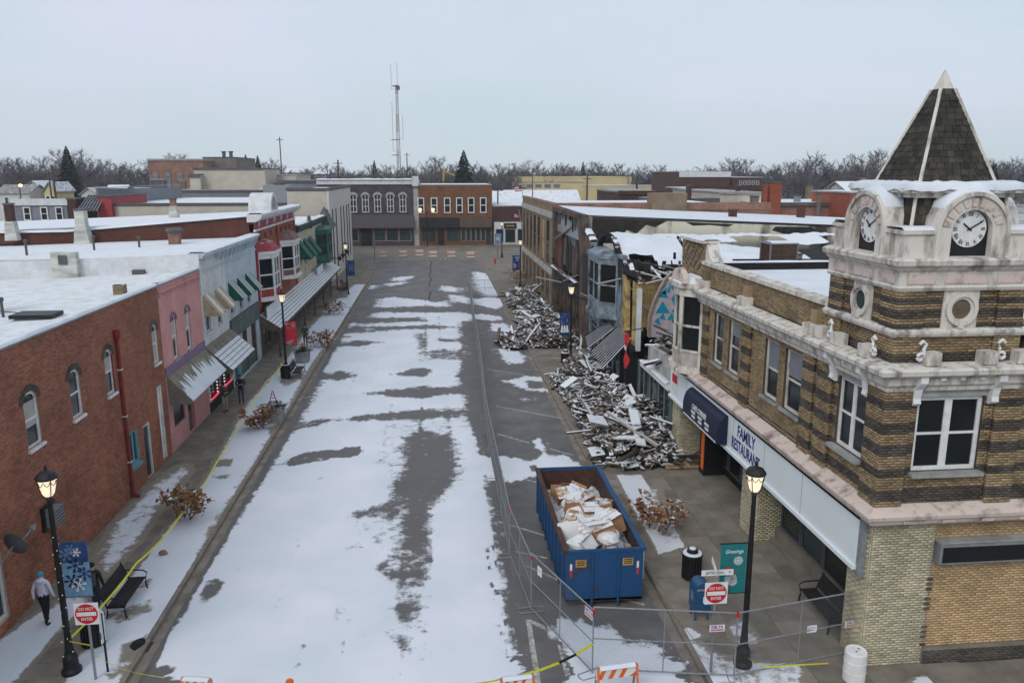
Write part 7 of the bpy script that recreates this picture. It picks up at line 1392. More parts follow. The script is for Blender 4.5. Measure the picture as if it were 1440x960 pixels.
# mailbox
x,y=g(983,866); q=T('mailbox',(x,y,0),'blue rounded collection mailbox in front of the snowy trash can','mailbox')
b=B(); b.prism([(x-.26,y-.27,.3),(x+.26,y-.27,.3),(x+.26,y-.27,1.0)]+[(x+.26*math.cos(PI*k/10),y-.27,1.0+.26*math.sin(PI*k/10)) for k in range(1,10)]+[(x-.26,y-.27,1.0)],(0,.54,0)); bd=b.mk('body','mail_blue',q); q.rotation_euler=(0,0,0)
for sx in (-.2,.2):
    for sy in (-.2,.2): b=B(); b.box(x+sx-.03,x+sx+.03,y+sy-.03,y+sy+.03,0,.3); b.mk('leg','mail_blue',q)
b=B(); b.box(x+.0,x+.2,y-.29,y-.27,.62,.82); l=b.mk('label','ink_white',q); b=B(); b.prism([(x+.02,y-.292,.68),(x+.18,y-.292,.7),(x+.15,y-.292,.77),(x+.05,y-.292,.76)],(0,-.002,0)); b.mk('eagle_mark','navy',l); b=B(); b.box(x-.2,x+.2,y-.285,y-.27,1.02,1.08); b.mk('pull_handle','steel',q); b=B(); b.box(x-.265,x-.26,y-.1,y+.1,.6,.9); b.mk('side_label','sky_banner',q)
# white barrel
x,y=g(1200,955); q=T('barrel',(x,y,0),'white plastic barrel by the cream brick corner pier','barrel'); b=B(); b.lathe([(.27,0),(.29,.03),(.29,.28),(.3,.3),(.29,.32),(.29,.58),(.3,.6),(.29,.62),(.29,.86),(.27,.9),(.25,.905),(.24,.89)],(x,y,0),24); b.mk('drum','white_plastic',q,smooth=False)
for dx,dy in ((-.02,-.05),(.1,.06)): b=B(); b.lathe([(.03,.89),(.03,.897)],(x+dx,y+dy,0),8); b.mk('bung','lead',q)
# barricades
def barricade(x,y,z,label,rz=0,w=1.15,snow=True,board=.3,group=None):
    q=T('barricade',(0,0,0),label,'barricade',group)
    for k,(zz) in enumerate((.78,)):
        b=B(); b.box(-w/2,w/2,-.03,.0,zz,zz+board); bd=b.mk('board','white_plastic',q)
        for j in range(4):
            xx=-w/2+w*(j+.1)/4; b=B(); b.prism([(xx,-.031,zz+.003),(xx+w*.11,-.031,zz+.003),(xx+w*.11+.14,-.031,zz+board-.003),(xx+.14,-.031,zz+board-.003)] if xx+w*.11+.14<w/2 else [(xx,-.031,zz+.003),(w/2-.003,-.031,zz+.003),(w/2-.003,-.031,zz+board*.6)],(0,-.003,0)); b.mk('stripe','orange',bd)
    b=B(); b.box(-w/2,w/2,-.03,0,.28,.42); b.mk('lower_board','white_plastic',q)
    for s in (-1,1):
        for d in (-1,1): b=B(); b.bar((s*w*.46,.0+d*.28,0),(s*w*.46,.0+d*.02,1.12),.05,.04); b.mk('leg','orange' if d<0 else 'steel',q)
    if snow: snowstrip(q,(-w*.42,-.01,.78+board),(w*.42,-.01,.78+board),.16,.07)
    q.location=(x,y,z); q.rotation_euler=(0,0,rz); return q
x,y=g(868,937,.96); barricade(x,y,RZ,'orange and white striped barricade in front of the near fence panel',.1); x,y=g(727,953,.96); barricade(x,y,RZ,'snow capped barricade at the bottom edge left of the fence corner',.1,.9); x,y=g(276,955,.96); barricade(x,y,RZ,'snow capped barricade at the bottom edge near the left kerb',-.2,.8)
x,y=g(407,957,1.05); q=T('warning_lamp',(x,y,RZ),'round orange warning lamp at the bottom edge of the snowy street','warning lamp'); b=B(); b.box(x-.04,x+.04,y-.03,y+.03,RZ,.85); b.mk('stake','steel',q); b=B(); b.box(x-.09,x+.09,y-.06,y+.06,.75,.92); b.mk('battery_case','gold',q); b=B(); b.prism([(x+.1*math.cos(2*PI*k/14),y-.04,1.01+.1*math.sin(2*PI*k/14)) for k in range(14)],(0,.08,0)); b.mk('lens','orange',q)
for i,(px,py) in enumerate(((539,362),(567,361),(590,360),(609,362),(635,362),(662,363))):
    x,y=g(px,py,0); ordn=('leftmost','second from left','third from left','third from right','second from right','rightmost')[i]
    barricade(x,y,RZ,ordn+' striped barricade in the row across the far end of the street',random.uniform(-.15,.15),1.4,False,.42,'barricades across the far end of the street')
# temporary chain link fence
fp=T('chain_link_fence',(0,0,0),'x','fence','chain link fence panels along the street'); FL_=3.64; FHt=1.83
b=B(); b.tube([(0,0,.06),(0,0,FHt)],.021,6); b.tube([(FL_,0,.06),(FL_,0,FHt)],.021,6); b.tube([(0,0,FHt),(FL_,0,FHt)],.021,6); b.tube([(0,0,.09),(FL_,0,.09)],.021,6); b.tube([(0,0,.95),(FL_,0,.95)],.017,6); b.tube([(FL_/2,0,.09),(FL_/2,0,FHt)],.017,6); b.mk('frame','steel',fp)
b=B(); sp=.085; hh=FHt-.12
n=int((FL_+hh)/sp)
for k in range(n):
    u=k*sp
    for s in (0,1):
        u0,z0=u,.1; u1,z1=u-hh,.1+hh
        if u1<0: z1=.1+u0; u1=0
        if u0>FL_: z0=.1+(u0-FL_); u0=FL_
        if z1<=z0: continue
        A=(u0,0,z0); C=(u1,0,z1)
        if s: A=(FL_-A[0],0,A[2]); C=(FL_-C[0],0,C[2])
        d=.0028; i=b.V((A[0]-d,0,A[2]),(A[0]+d,0,A[2]),(C[0]+d,0,C[2]),(C[0]-d,0,C[2]),(A[0],-d,A[2]),(A[0],d,A[2]),(C[0],d,C[2]),(C[0],-d,C[2])); b.f+=[(i,i+1,i+2,i+3),(i+4,i+5,i+6,i+7)]; b.m+=[0,0]
mat('wire',(.15,.16,.17),.4,.1,8,0); b.mk('chain_link_mesh','wire',fp,kind='stuff')
b=B(); P=[(-.0,-.42,.03),(.14,-.38,.03),(.16,0,.03),(.14,.38,.03),(0,.42,.03),(-.14,.38,.03),(-.16,0,.03),(-.14,-.38,.03),(0,-.42,.03)]; b.tube(P,.02,5); b.mk('foot','steel',fp)
b=B(); b.box(-.035,.035,-.035,.035,FHt-.1,FHt+.02); b.mk('clamp','red_plastic',fp)
pts=[(11.9,19.15),(7.9,18.35),(4.1,19.02),(2.81,22.44),(2.48,26.1),(2.48,29.74),(2.5,33.38),(2.5,37.02),(2.55,40.66),(2.66,44.3),(2.8,47.95),(2.9,51.6),(3.0,55.2),(3.08,58.8),(3.15,62.5),(3.2,66.1),(3.3,69.7),(3.4,73.4),(3.5,77.0),(3.6,80.7),(3.7,84.3),(3.75,88.0),(7.2,87.7),(10.6,87.4)]
WHERE=['right panel of the near fence, ending at the cream brick pier','left panel of the near fence, in front of the mailbox','angled fence panel from the near corner up beside the dumpster']+['%s chain link panel of the long line, counted up the street from the dumpster'%k for k in ('first','second','third','fourth','fifth','sixth','seventh','eighth','ninth','tenth','eleventh','twelfth','thirteenth','fourteenth','fifteenth','sixteenth','seventeenth','eighteenth')]+['nearer of the two fence panels closing the far end','fence panel at the far end beside the right kerb']
for i in range(len(pts)-1):
    p,q_=pts[i],pts[i+1]; o=fp if i==0 else dup(fp); d=(q_[0]-p[0],q_[1]-p[1]); ln=math.hypot(*d); o.location=(p[0],p[1],RZ if not (i<2) else -.02); o.rotation_euler=(0,0,math.atan2(d[1],d[0])); o.scale=(ln/FL_,1,1.02 if i>2 else 1.08)
    o['label']=WHERE[i]
# small signs wired to the fence
def fsign(px,py,Y,w,h,txt,label,rz=0,m='ink_white'):
    x,z=wy(px,py,Y); q=T('fence_sign',(x,Y,z),label,'sign'); b=B(); b.box(-w/2,w/2,-.03,-.024,-h/2,h/2); p=b.mk('plate',m,q,raw=True)
    if txt: text(txt,h*.55,'ink_purple',p,(x,Y-.032,z+h*.18),(PI/2,0,0),bold=.004,ext=.001,sx=1.0); b=B(); b.box(-w*.42,w*.42,-.034,-.03,-h*.38,-h*.12); b.mk('print','pink_panel',p,raw=True)
    else:
        for k in range(3): b=B(); b.box(-w*.36,w*.36,-.032,-.03,h*(.2-.2*k),h*(.26-.2*k)); b.mk('print','sky_banner',p,raw=True)
    q.rotation_euler=(0,0,rz); return q
fsign(1008,882,18.35,.42,.2,'DELTA','small purple DELTA fence sign under the right DO NOT ENTER sign'); fsign(1197,876,19.0,.42,.2,'DELTA','small purple DELTA fence sign beside the cream brick pier',.1); fsign(829,861,19.1,.4,.26,'DELTA','small purple DELTA sign at the near fence corner',-1.2); fsign(1141,883,18.85,.3,.22,None,'white paper notice on the right near fence panel',.1); fsign(760,803,21.8,.26,.3,None,'white paper notice on the fence beside the dumpster',-1.2)
# caution tape
def tape(pts,label,w=.055,n=40):
    b=B(); P=[Vector(p) for p in pts]; out=[]
    for i in range(len(P)-1):
        k=max(2,int((P[i+1]-P[i]).length/.5)); sag=.12 if (P[i+1]-P[i]).length>2 and P[i].z>.3 else 0
        for j in range(k):
            t=j/k; p=P[i].lerp(P[i+1],t); p.z-=sag*4*t*(1-t); out.append(p)
    out.append(P[-1]); prev=None
    for k,p in enumerate(out):
        a=.25*math.sin(k*.6); d=Vector((-.6+a,.0,.7)).normalized()*w; i=b.V(p-d/2,p+d/2)
        if prev is not None: b.f.append((prev,prev+1,i+1,i)); b.m.append(1 if k%4==3 and w>.07 else 0)
        prev=i
    return tag(b.mk('caution_tape',['tape','black_metal'],base=tuple(P[0])),label,'caution tape','yellow caution tape around the closed street')
tape([(-10.2,20.3,1.05),(-10.1,25,.85),(-10.0,29.2,.6),(-10.15,35,.6),(-10.5,42,.7),(-10.7,48.5,.8),(-10.3,52.2,1.1)],'long yellow tape sagging between the first two left lamps',.06); tape([(-10.2,20.3,1.0),(xl,yl,1.05),(xl+.02,yl-.02,.8),(-7.6,18.9,.75),(-7.2,18.7,.8)],'yellow tape from the nearest left lamp past the sign post')
tape([(g(600,962,.8)[0],g(600,962,.8)[1],.8),(*g(722,950,.95),.95)],'yellow tape running along the bottom edge to the snow capped barricade'); tape([(*g(735,948,.95),.95),(4.1,19.0,.85)],'yellow tape rising from the snow capped barricade to the fence corner',.08)
tape([(*g(905,785),.05),(*g(925,830),.05),(*g(950,868),.08),(*g(985,912),.05)],'yellow tape lying along the right kerb behind the mailbox'); tape([(8.35,18.8,.35),(*g(1075,938,.3),.3),(*g(1110,935,.3),.3),(*g(1165,932,.3),.3)],'yellow tape across the right sidewalk behind the near fence'); tape([(*g(915,735,.1),.1),(*g(940,727,.1),.1)],'short scrap of yellow tape on the snowy planting bed')
# drain, rock, hydrant, small debris
x,y=g(196,905); q=T('storm_drain',(x,y,RZ),'dark broken storm drain inlet at the end of the left kerb','drain'); b=B(); b.ell((x-.05,y,-.02),(.2,.32,.1),9,5,0,.2); b.mk('inlet','charcoal',q)
for k in range(5): b=B(); b.box(x+.12,x+.32,y-.25+k*.11,y-.21+k*.11,RZ+.01,RZ+.035); b.mk('grate_bar','rust',q)
x,y=g(230,780); q=T('stone',(x,y,0),'brown stone lying in the snow under the sagging yellow tape','stone'); b=B(); b.ell((x,y,.08),(.16,.12,.12),7,5,0,.15); b.mk('rock','fb_old',q)
x,y=g(696,371); q=T('fire_hydrant',(x,y,0),'red fire hydrant at the far right kerb','fire hydrant'); b=B(); b.lathe([(.2,0),(.2,.08),(.14,.1),(.14,.6),(.18,.62),(.15,.75),(.05,.85)],(x,y,0),10); b.mk('barrel','flag_red',q)
for s in (-1,1): b=B(); b.tube([(x,y,.5),(x+s*.25,y,.5)],.07,6); b.mk('nozzle','flag_red',q)
for i,(px,py,w_,h_,lab) in enumerate(((280,400,0,0,''),)): pass
q=T('light_box',(0,0,0),'x','box'); bpy.data.objects.remove(q)
x,y=g(872,700); 
for i,(px,py,Y,lab) in enumerate(((713,303,104.3,'small red flag on the tan brick building wall'),(735,265,135,'american flag on a tall pole above the tan brick building'))):
    x,z=wy(px,py,Y); 
    if i==0: x=11.3
    q=T('flag',(x,Y,z-2),lab,'flag'); b=B(); b.tube([(x+.3,Y,z-2 if i==0 else 8),(x-.2,Y,z+.8)],.06,5); b.mk('pole','steel',q); s=.5+i*.45
    for k in range(5): b=B(); b.hexa([(x-.2-s*1.2,Y,z-.6*s+k*.2*s),(x-.2,Y,z-.5*s+k*.2*s),(x-.2,Y+.04,z-.5*s+k*.2*s),(x-.2-s*1.2,Y+.1,z-.6*s+k*.2*s),(x-.2-s*1.2,Y,z-.42*s+k*.2*s),(x-.2,Y,z-.32*s+k*.2*s),(x-.2,Y+.04,z-.32*s+k*.2*s),(x-.2-s*1.2,Y+.1,z-.42*s+k*.2*s)]); b.mk('stripe','flag_red' if k%2==0 else 'ink_white',q)
    b=B(); b.box(x-.2-s*.5,x-.2,Y-.03,Y-.01,z-.02*s,z+.5*s); b.mk('canton','blue_banner',q)
for px,py,lab in ((494,352,'thin dark post at the far left kerb corner'),(527,355,'short dark sign post at the far left plaza corner'),(700,352,'thin grey sign post beside the red hydrant')):
    x,y=g(px,py+12); q=T('bollard_post',(x,y,0),lab,'post'); b=B(); b.tube([(x,y,0),(x,y,3.0)],.05,6); b.mk('post','lead',q); b=B(); b.box(x-.2,x+.2,y-.02,y,2.5,3.0); b.mk('plate','steel',q)
# ---------------- dumpster ----------------
dx0,dx1,dy0,dy1,dzb,dzt=3.92,6.40,22.45,29.6,.1,1.78
q=T('dumpster',((dx0+dx1)/2,(dy0+dy1)/2,RZ),'open blue roll off dumpster filled with snowy boxes and bags','dumpster'); t=.06
for nm,a in (('side_wall',(dx0,dx0+t,dy0,dy1)),('side_wall',(dx1-t,dx1,dy0,dy1)),('end_wall',(dx0+t,dx1-t,dy1-t,dy1)),('end_gate',(dx0+t,dx1-t,dy0,dy0+t))):
    b=B(); b.box(*a,dzb,dzt); b.mk(nm,'dumpster_blue',q)
b=B(); b.box(dx0,dx1,dy0,dy1,dzb-.03,dzb+.08); b.mk('floor','rust',q)
for a in ((dx0+t,dx0+t+.012,dy0+t,dy1-t),(dx1-t-.012,dx1-t,dy0+t,dy1-t),(dx0+t,dx1-t,dy1-t-.012,dy1-t)): b=B(); b.box(*a,dzb+.08,dzt-.02); b.mk('rusty_lining','rust',q)
for k in range(9):
    y=dy0+.35+k*.8
    for x in (dx0-.07,dx1+.003): b=B(); b.box(x,x+.067,y,y+.12,dzb,dzt-.1); b.mk('rib','dumpster_blue',q)
for a in ((dx0-.09,dx0+t+.02,dy0-.02,dy1+.02),(dx1-t-.02,dx1+.09,dy0-.02,dy1+.02)): b=B(); b.box(*a,dzt,dzt+.1); b.mk('top_rail','dumpster_blue' if a[0]>5 else 'rust',q)
for a in ((dx0+t+.02,dx1-t-.02,dy1-t,dy1+.02),(dx0+t+.02,dx1-t-.02,dy0-.03,dy0+t)): b=B(); b.box(*a,dzt-.002,dzt+.098); b.mk('top_rail','dumpster_blue',q)
for x in (dx0+.8,dx0+1.65): b=B(); b.box(x,x+.07,dy0-.06,dy0,-.05,dzt-.02); b.mk('gate_post','dumpster_blue',q)
for x,w_ in ((dx0+.3,.34),(dx0+1.82,.34)):
    b=B(); b.box(x,x+w_,dy0-.012,dy0,1.3,1.54); p=b.mk('warning_plate','gold',q)
    for kk in range(3): b=B(); b.box(x+.04,x+w_-.04,dy0-.016,dy0-.012,1.35+kk*.065,1.38+kk*.065); b.mk('print','black_metal',p)
for x in (dx0+.12,dx0+2.28): b=B(); b.box(x,x+.07,dy0-.012,dy0,1.2,1.42); b.mk('reflector','ink_white',q); b=B(); b.box(x,x+.07,dy0-.012,dy0,.95,1.19); b.mk('reflector','flag_red',q)
for x in (dx0+.35,dx1-.55):
    b=B(); b.tube([(x,dy0+.5,RZ+.12),(x+.2,dy0+.5,RZ+.12)],.12,10); b.mk('wheel','rust',q)
    b=B(); b.box(x,x+.18,dy0+.3,dy1-.3,RZ+.05 if False else -.02,dzb-.03); b.mk('skid_rail','black_metal',q)
rnd=random.Random(5)
GB='snowy cardboard boxes and bags in the dumpster'
fb=B(); nx,ny=14,30; idx={}
for j in range(ny+1):
    for i in range(nx+1):
        u,v=i/nx,j/ny; idx[i,j]=fb.V((dx0+.08+(dx1-dx0-.16)*u,dy0+.08+(dy1-dy0-.16)*v,1.32+.42*math.sin(PI*u)*(1-.95*v*v)+rnd.uniform(-.08,.1)-.35*v))
for j in range(ny):
    for i in range(nx): fb.f.append((idx[i,j],idx[i+1,j],idx[i+1,j+1],idx[i,j+1])); fb.m.append(rnd.choice((0,0,1,2)))
tag(fb.mk('trash_fill',['bag_white','cardboard','char_snow'],base=((dx0+dx1)/2,26,.7)),'mixed trash and snow filling the dumpster','trash',None,'stuff')
for k in range(34):
    u=rnd.uniform(.2,.8); v=rnd.uniform(.02,.82); x=dx0+(dx1-dx0)*u; y=dy0+.3+(dy1-dy0-.6)*v; z=1.62+.42*math.sin(PI*u)*(1-.9*v*v)-.35*v+rnd.uniform(-.12,.1); s=rnd.uniform(.36,.78)
    big=k<20; nm='cardboard_box' if k%3!=0 else 'trash_bag'
    near_=('near end','middle','far end')[min(2,int(v*3))]; sd_=('left','centre','right')[min(2,int(u*3))]
    if nm=='cardboard_box':
        o=T(nm,(x,y,z),'snow topped cardboard box at the %s of the dumpster load, %s side'%(near_,sd_),'box',GB); b=B(); w_,d_,h_=s*rnd.uniform(.8,1.3),s,s*rnd.uniform(.7,1.0); b.box(x-w_/2,x+w_/2,y-d_/2,y+d_/2,z-h_/2,z+h_/2); b.mk('carton','cardboard' if k%4 else 'bag_white',o)
        b=B(); b.box(x-w_/2-.0,x+w_/2,y-.03,y+.03,z+h_/2,z+h_/2+.006); b.mk('tape_strip','metal_cream',o); b=B(); b.hexa([(x-w_/2,y-d_/2-.01,z+h_/2),(x+w_/2,y-d_/2-.01,z+h_/2),(x+w_/2,y-d_/2,z+h_/2+.01),(x-w_/2,y-d_/2,z+h_/2+.01),(x-w_/2,y-d_/2-.1,z+h_/2+.06),(x+w_/2,y-d_/2-.1,z+h_/2+.06),(x+w_/2,y-d_/2-.09,z+h_/2+.07),(x-w_/2,y-d_/2-.09,z+h_/2+.07)]); b.mk('flap','cardboard',o)
        o.rotation_euler=(rnd.uniform(-.5,.5),rnd.uniform(-.4,.4),rnd.uniform(0,PI))
    else:
        b=B(); b.ell((x,y,z),(s*.7,s*.55,s*.42),10,7,0,.14); tag(b.mk(nm,'bag_white',base=(x,y,z)),'lumpy white trash bag at the %s of the dumpster load, %s side'%(near_,sd_),'bag',GB)
x,y=g(905,800); q=T('fence_block',(6.9,24.4,0),'white plastic stack of sheets leaning by the dumpster corner','sheet'); b=B()
for k in range(6): b.box(6.62,6.9,24.0+k*.01,24.4,-.1+k*.16,.02+k*.16)
b.mk('sheets','white_plastic',q)
# ---------------- people ----------------
def person(loc,rz,label,h=1.74,top='jacket_black',legs='jeans',foot='boots',arms='down',stride=0.,hat=None,back=None,hood=False,lower=None,hair='charcoal'):
    s=h/1.74; q=T('person',(0,0,0),label,'person'); V_=[];E_=[];Rr=[];Mm=[]
    def v(p,r,m,par=None):
        V_.append(Vector(p)*s); Rr.append((r[0]*s,r[1]*s) if isinstance(r,tuple) else (r*s,r*s)); Mm.append(m)
        if par is not None: E_.append((par,len(V_)-1))
        return len(V_)-1
    lw=lower or top
    pel=v((0,0,.95),(.16,.12),legs); ab=v((0,0,1.1),(.155,.12),lw,pel); ch=v((0,-.01,1.3),(.18,.135),top,ab); sh=v((0,0,1.44),(.13,.1),top,ch); nk=v((0,0,1.53),.06,'skin' if not hood else top,sh); hd=v((0,-.015,1.62),(.08,.095),'skin' if not hood else top,nk); ht=v((0,-.01,1.70),(.07,.08),'skin' if not hood else top,hd)
    for sd in (-1,1):
        st=stride*sd; hp=v((sd*.095,0,.9),(.1,.1),legs,pel); kn=v((sd*.1,-.04-st*.5,.5),.068,legs,hp); ak=v((sd*.1,.02-st,.1+max(0,-st)*.15),.048,legs,kn); ft=v((sd*.105,-.03-st,.045+max(0,-st)*.1),.045,foot,ak); toe=v((sd*.115,-.16-st,.035),(.042,.03),foot,ft)
        so_=v((sd*.19,0,1.42),.068,top,sh)
        if arms=='down': el=(sd*.26,.03+st*.3,1.15); wr=(sd*.25,-.03+st*.7,.92); hn=(sd*.25,-.05+st*.8,.85)
        elif arms=='front': el=(sd*.27,.0,1.17); wr=(sd*.12,-.2,1.17); hn=(sd*.05,-.22,1.2)
        else: el=(sd*.27,.06,1.16); wr=(sd*.19,-.06,.98); hn=(sd*.16,-.09,.93)
        e=v(el,.052,top,so_); wv=v(wr,.04,top,e); hv=v(hn,(.036,.022),'skin',wv)
        d=(Vector(hn)-Vector(wr)).normalized(); a=d.cross(Vector((1,0,0)) if arms!='front' else Vector((0,0,1))).normalized()
        for k,ln in enumerate((.062,.072,.067,.052)):
            b0=Vector(hn)+d*.03+a*(.027-.018*k); f1=v(b0,.0105,'skin',hv); f2=v(b0+d*ln*.55+Vector((-sd*.006,-.006,0)),.009,'skin',f1); v(b0+d*ln+Vector((-sd*.018,-.016,0)),.0075,'skin',f2)
        t1=v(Vector(hn)+a*.035,.011,'skin',hv); v(Vector(hn)+a*.05+d*.04,.0085,'skin',t1)
    me=bpy.data.meshes.new('body'); me.from_pydata(V_,E_,[]); o=bpy.data.objects.new('body',me); COL.objects.link(o); md=o.modifiers.new('s','SKIN'); md.use_smooth_shade=True
    for i,r_ in enumerate(Rr): me.skin_vertices[0].data[i].radius=r_
    me.skin_vertices[0].data[0].use_root=True; sbm=o.modifiers.new('u','SUBSURF'); sbm.levels=1; sbm.render_levels=1
    bpy.context.view_layer.update(); m2=bpy.data.meshes.new_from_object(o.evaluated_get(bpy.context.evaluated_depsgraph_get())); bpy.data.objects.remove(o); m2.name='body'
    names=sorted(set(Mm)); m2.materials.clear()
    for n_ in names: m2.materials.append(MT[n_])
    segs=[(V_[a],V_[b_],Mm[b_],Rr[b_][0]) for a,b_ in E_]
    for p in m2.polygons:
        c=Vector(p.center); best=None
        for a,b_,m_,r_ in segs:
            ab_=b_-a; t=max(0,min(1,(c-a).dot(ab_)/max(1e-9,ab_.length_squared))); d=(c-a-ab_*t).length-r_*.6
            if best is None or d<best[0]: best=(d,m_)
        p.material_index=names.index(best[1])
    o=bpy.data.objects.new('body',m2); COL.objects.link(o); o.parent=q
    b=B(); b.ell((0,-.105*s,1.625*s),(.014*s,.022*s,.024*s),6,4)
    b.mk('nose','skin',o)
    for sd in (-1,1): b=B(); b.ell((sd*.032*s,-.094*s,1.655*s),(.011*s,.008*s,.008*s),6,4); b.mk('eye','charcoal',o)
    b=B(); b.box(-.025*s,.025*s,-.1*s,-.092*s,1.585*s,1.592*s); b.mk('mouth','pink_panel',o)
    for sd in (-1,1): b=B(); b.ell((sd*.085*s,0,1.635*s),(.012*s,.022*s,.032*s),6,4); b.mk('ear','skin',o)
    b=B(); zc=1.69 if hat else 1.68; b.ell((0,.012*s,zc*s),(.095*s,.108*s,(.085 if hat else .078)*s),12,7); b.mk('hat' if hat else 'hair',hat or hair,q,smooth=True)
    if hat: b=B(); b.lathe([(.096*s,-.03*s),(.1*s,-.01*s),(.098*s,.015*s)],(0,.01*s,1.69*s),12); b.mk('hat_brim',hat,q)
    if hood: b=B(); b.ell((0,.09*s,1.5*s),(.13*s,.08*s,.09*s),10,6); b.mk('hood',top,q,smooth=True)
    if back: b=B(); b.hexa([(-.16*s,.12*s,1.05*s),(.16*s,.12*s,1.05*s),(.15*s,.3*s,1.07*s),(-.15*s,.3*s,1.07*s),(-.15*s,.1*s,1.47*s),(.15*s,.1*s,1.47*s),(.12*s,.24*s,1.45*s),(-.12*s,.24*s,1.45*s)]); b.mk('backpack',back,q)
    q.location=loc; q.rotation_euler=(0,0,rz); return q
x,y=g(66,877); person((x,y,0),PI-.15,'person in a white hooded jacket and blue knit hat walking away along the brick wall',1.72,top='jacket_white',lower='jacket_black',legs='jacket_black',stride=.14,hat='beanie_blue',hood=True)
x,y=g(137,862); person((x,y,0),PI-.1,'person in dark clothes with a backpack walking behind the blue snowflake banner',1.72,top='jacket_black',legs='jeans',stride=.12,hat='jacket_black',back='jacket_grey')
x,y=g(340,567); person((x,y,0),.25,'person in black jacket and blue jeans standing on the sidewalk facing the street end',1.76,top='jacket_black',legs='jeans',arms='front',hat='jacket_grey')
x,y=g(317,579); person((x,y,0),.9,'person in dark jacket and khaki trousers standing by the lit shop window',1.72,top='jacket_grey',legs='khaki',arms='front',hat='jacket_black')
x,y=g(430,487); person((x,y,0),.4,'person in dark green coat standing behind the red banner',1.78,top='jacket_green',lower='jacket_green',legs='jacket_black',arms='pocket')
# ---------------- trees ----------------
def bare(seed,Ht,nl=(9,6,6,7),spread=.5):
    rnd=random.Random(seed); tb=B(); cb=B()
    def rv(d,a):
        u=Vector((rnd.gauss(0,1),rnd.gauss(0,1),rnd.gauss(0,1))); u=(u-d*u.dot(d)).normalized(); return (d*math.cos(a)+u*math.sin(a)).normalized()
    def twig(p,d,l,w):
        q=p+d*l; u=d.cross(Vector((rnd.random()-.5,rnd.random()-.5,.3))).normalized()*w; cb.poly([p-u,p+u,q])
    def br(p,d,l,r,lv):
        q=p+d*l*.5+Vector((rnd.gauss(0,.04)*l,rnd.gauss(0,.04)*l,0)); d2=rv(d,.15); e=q+d2*l*.5
        (tb if lv==0 else cb).tube([p,q,e],[r,r*.8,r*.55],5 if lv==0 else 3,cap=False)
        n=nl[lv]
        for k in range(n):
            t=.35+.65*(k+rnd.random())/n if lv else .35+.65*(k+.5*rnd.random())/n; s=p.lerp(q,t*2) if t<.5 else q.lerp(e,t*2-1); a=rnd.uniform(.4,1.05)*(1 if lv else 1.05); nd=rv(d2,a); nd.z+=.12; nd.normalize(); ll=l*rnd.uniform(.42,.7)*(1.05 if lv else .85)
            if lv+1<len(nl)-1: br(s,nd,ll,r*.45,lv+1)
            else:
                for _ in range(nl[-1]): twig(s.lerp(s+nd*ll*.3,rnd.random()),rv(nd,rnd.uniform(.1,.9)),ll*rnd.uniform(.35,.85),.028+.016*rnd.random())
        if lv==0: br(e,rv(d,.1),l*.55,r*.5,1)
    br(Vector((0,0,-.4)),Vector((0,0,1)),Ht*.5,Ht*.018,0); return tb,cb
PROT=[]
for k in range(7):
    tb,cb=bare(40+k,random.uniform(13,17)); q=T('bare_tree',(0,0,0),'x','tree','bare winter trees of the woods behind the town'); m='far_twig' if k%2 else 'far_twig_dark'
    tb.mk('trunk','far_trunk',q); cb.mk('crown',m,q); PROT.append(q)
used=set(); rt=random.Random(77)
def place(i,x,y,s,lab):
    if i in used: o=dup(PROT[i])
    else: o=PROT[i]; used.add(i)
    o.location=(x,y,0); o.rotation_euler=(0,0,rt.uniform(0,2*PI)); o.scale=(s*rt.uniform(1.0,1.35),s*rt.uniform(1.0,1.35),s); o['label']=lab; return o
def skyline(px):  # photograph's tree-top line (y of the tops)
    K=((0,212),(60,210),(95,203),(120,206),(150,218),(200,216),(260,212),(300,212),(330,216),(380,220),(440,226),(480,226),(530,228),(560,226),(590,214),(620,216),(680,220),(740,216),(800,220),(880,222),(960,228),(1000,224),(1040,216),(1080,222),(1130,212),(1200,208),(1240,204),(1300,212),(1440,208))
    for (a,b_),(c,d) in zip(K,K[1:]):
        if a<=px<=c: return b_+(d-b_)*(px-a)/(c-a)
    return 214
LAB='bare leafless winter tree in the woods behind the rooftops'
for k in range(150):
    px=-20+1480*(k+rt.random())/150; Y=rt.choice((265,290,320,350)) ; x,zt=wy(px,skyline(px)+rt.uniform(-3,9),Y); place(rt.randrange(7),x,Y,max(.5,zt/15.),LAB)
for px,Y,top,lab in ((1140,200,206,'tall pale bare tree standing above the woods left of the tower'),(1420,150,206,'large bare tree right of the tower roof'),(1355,190,212,'bare tree partly behind the tower pyramid'),(110,215,203,'big round crowned bare tree behind the left houses'),(605,230,212,'big round crowned bare tree right of the radio mast'),(1125,215,220,'dark bare tree near the snowy roofs left of the tower'),(1240,230,203,'wide bare tree above the woods left of the pyramid'),(345,240,214,'bare tree behind the beige flat building'),(715,250,222,'reddish bare tree at the left end of the cream warehouse')):
    x,zt=wy(px,top,Y); place(rt.randrange(7),x,Y,zt/15.,lab)
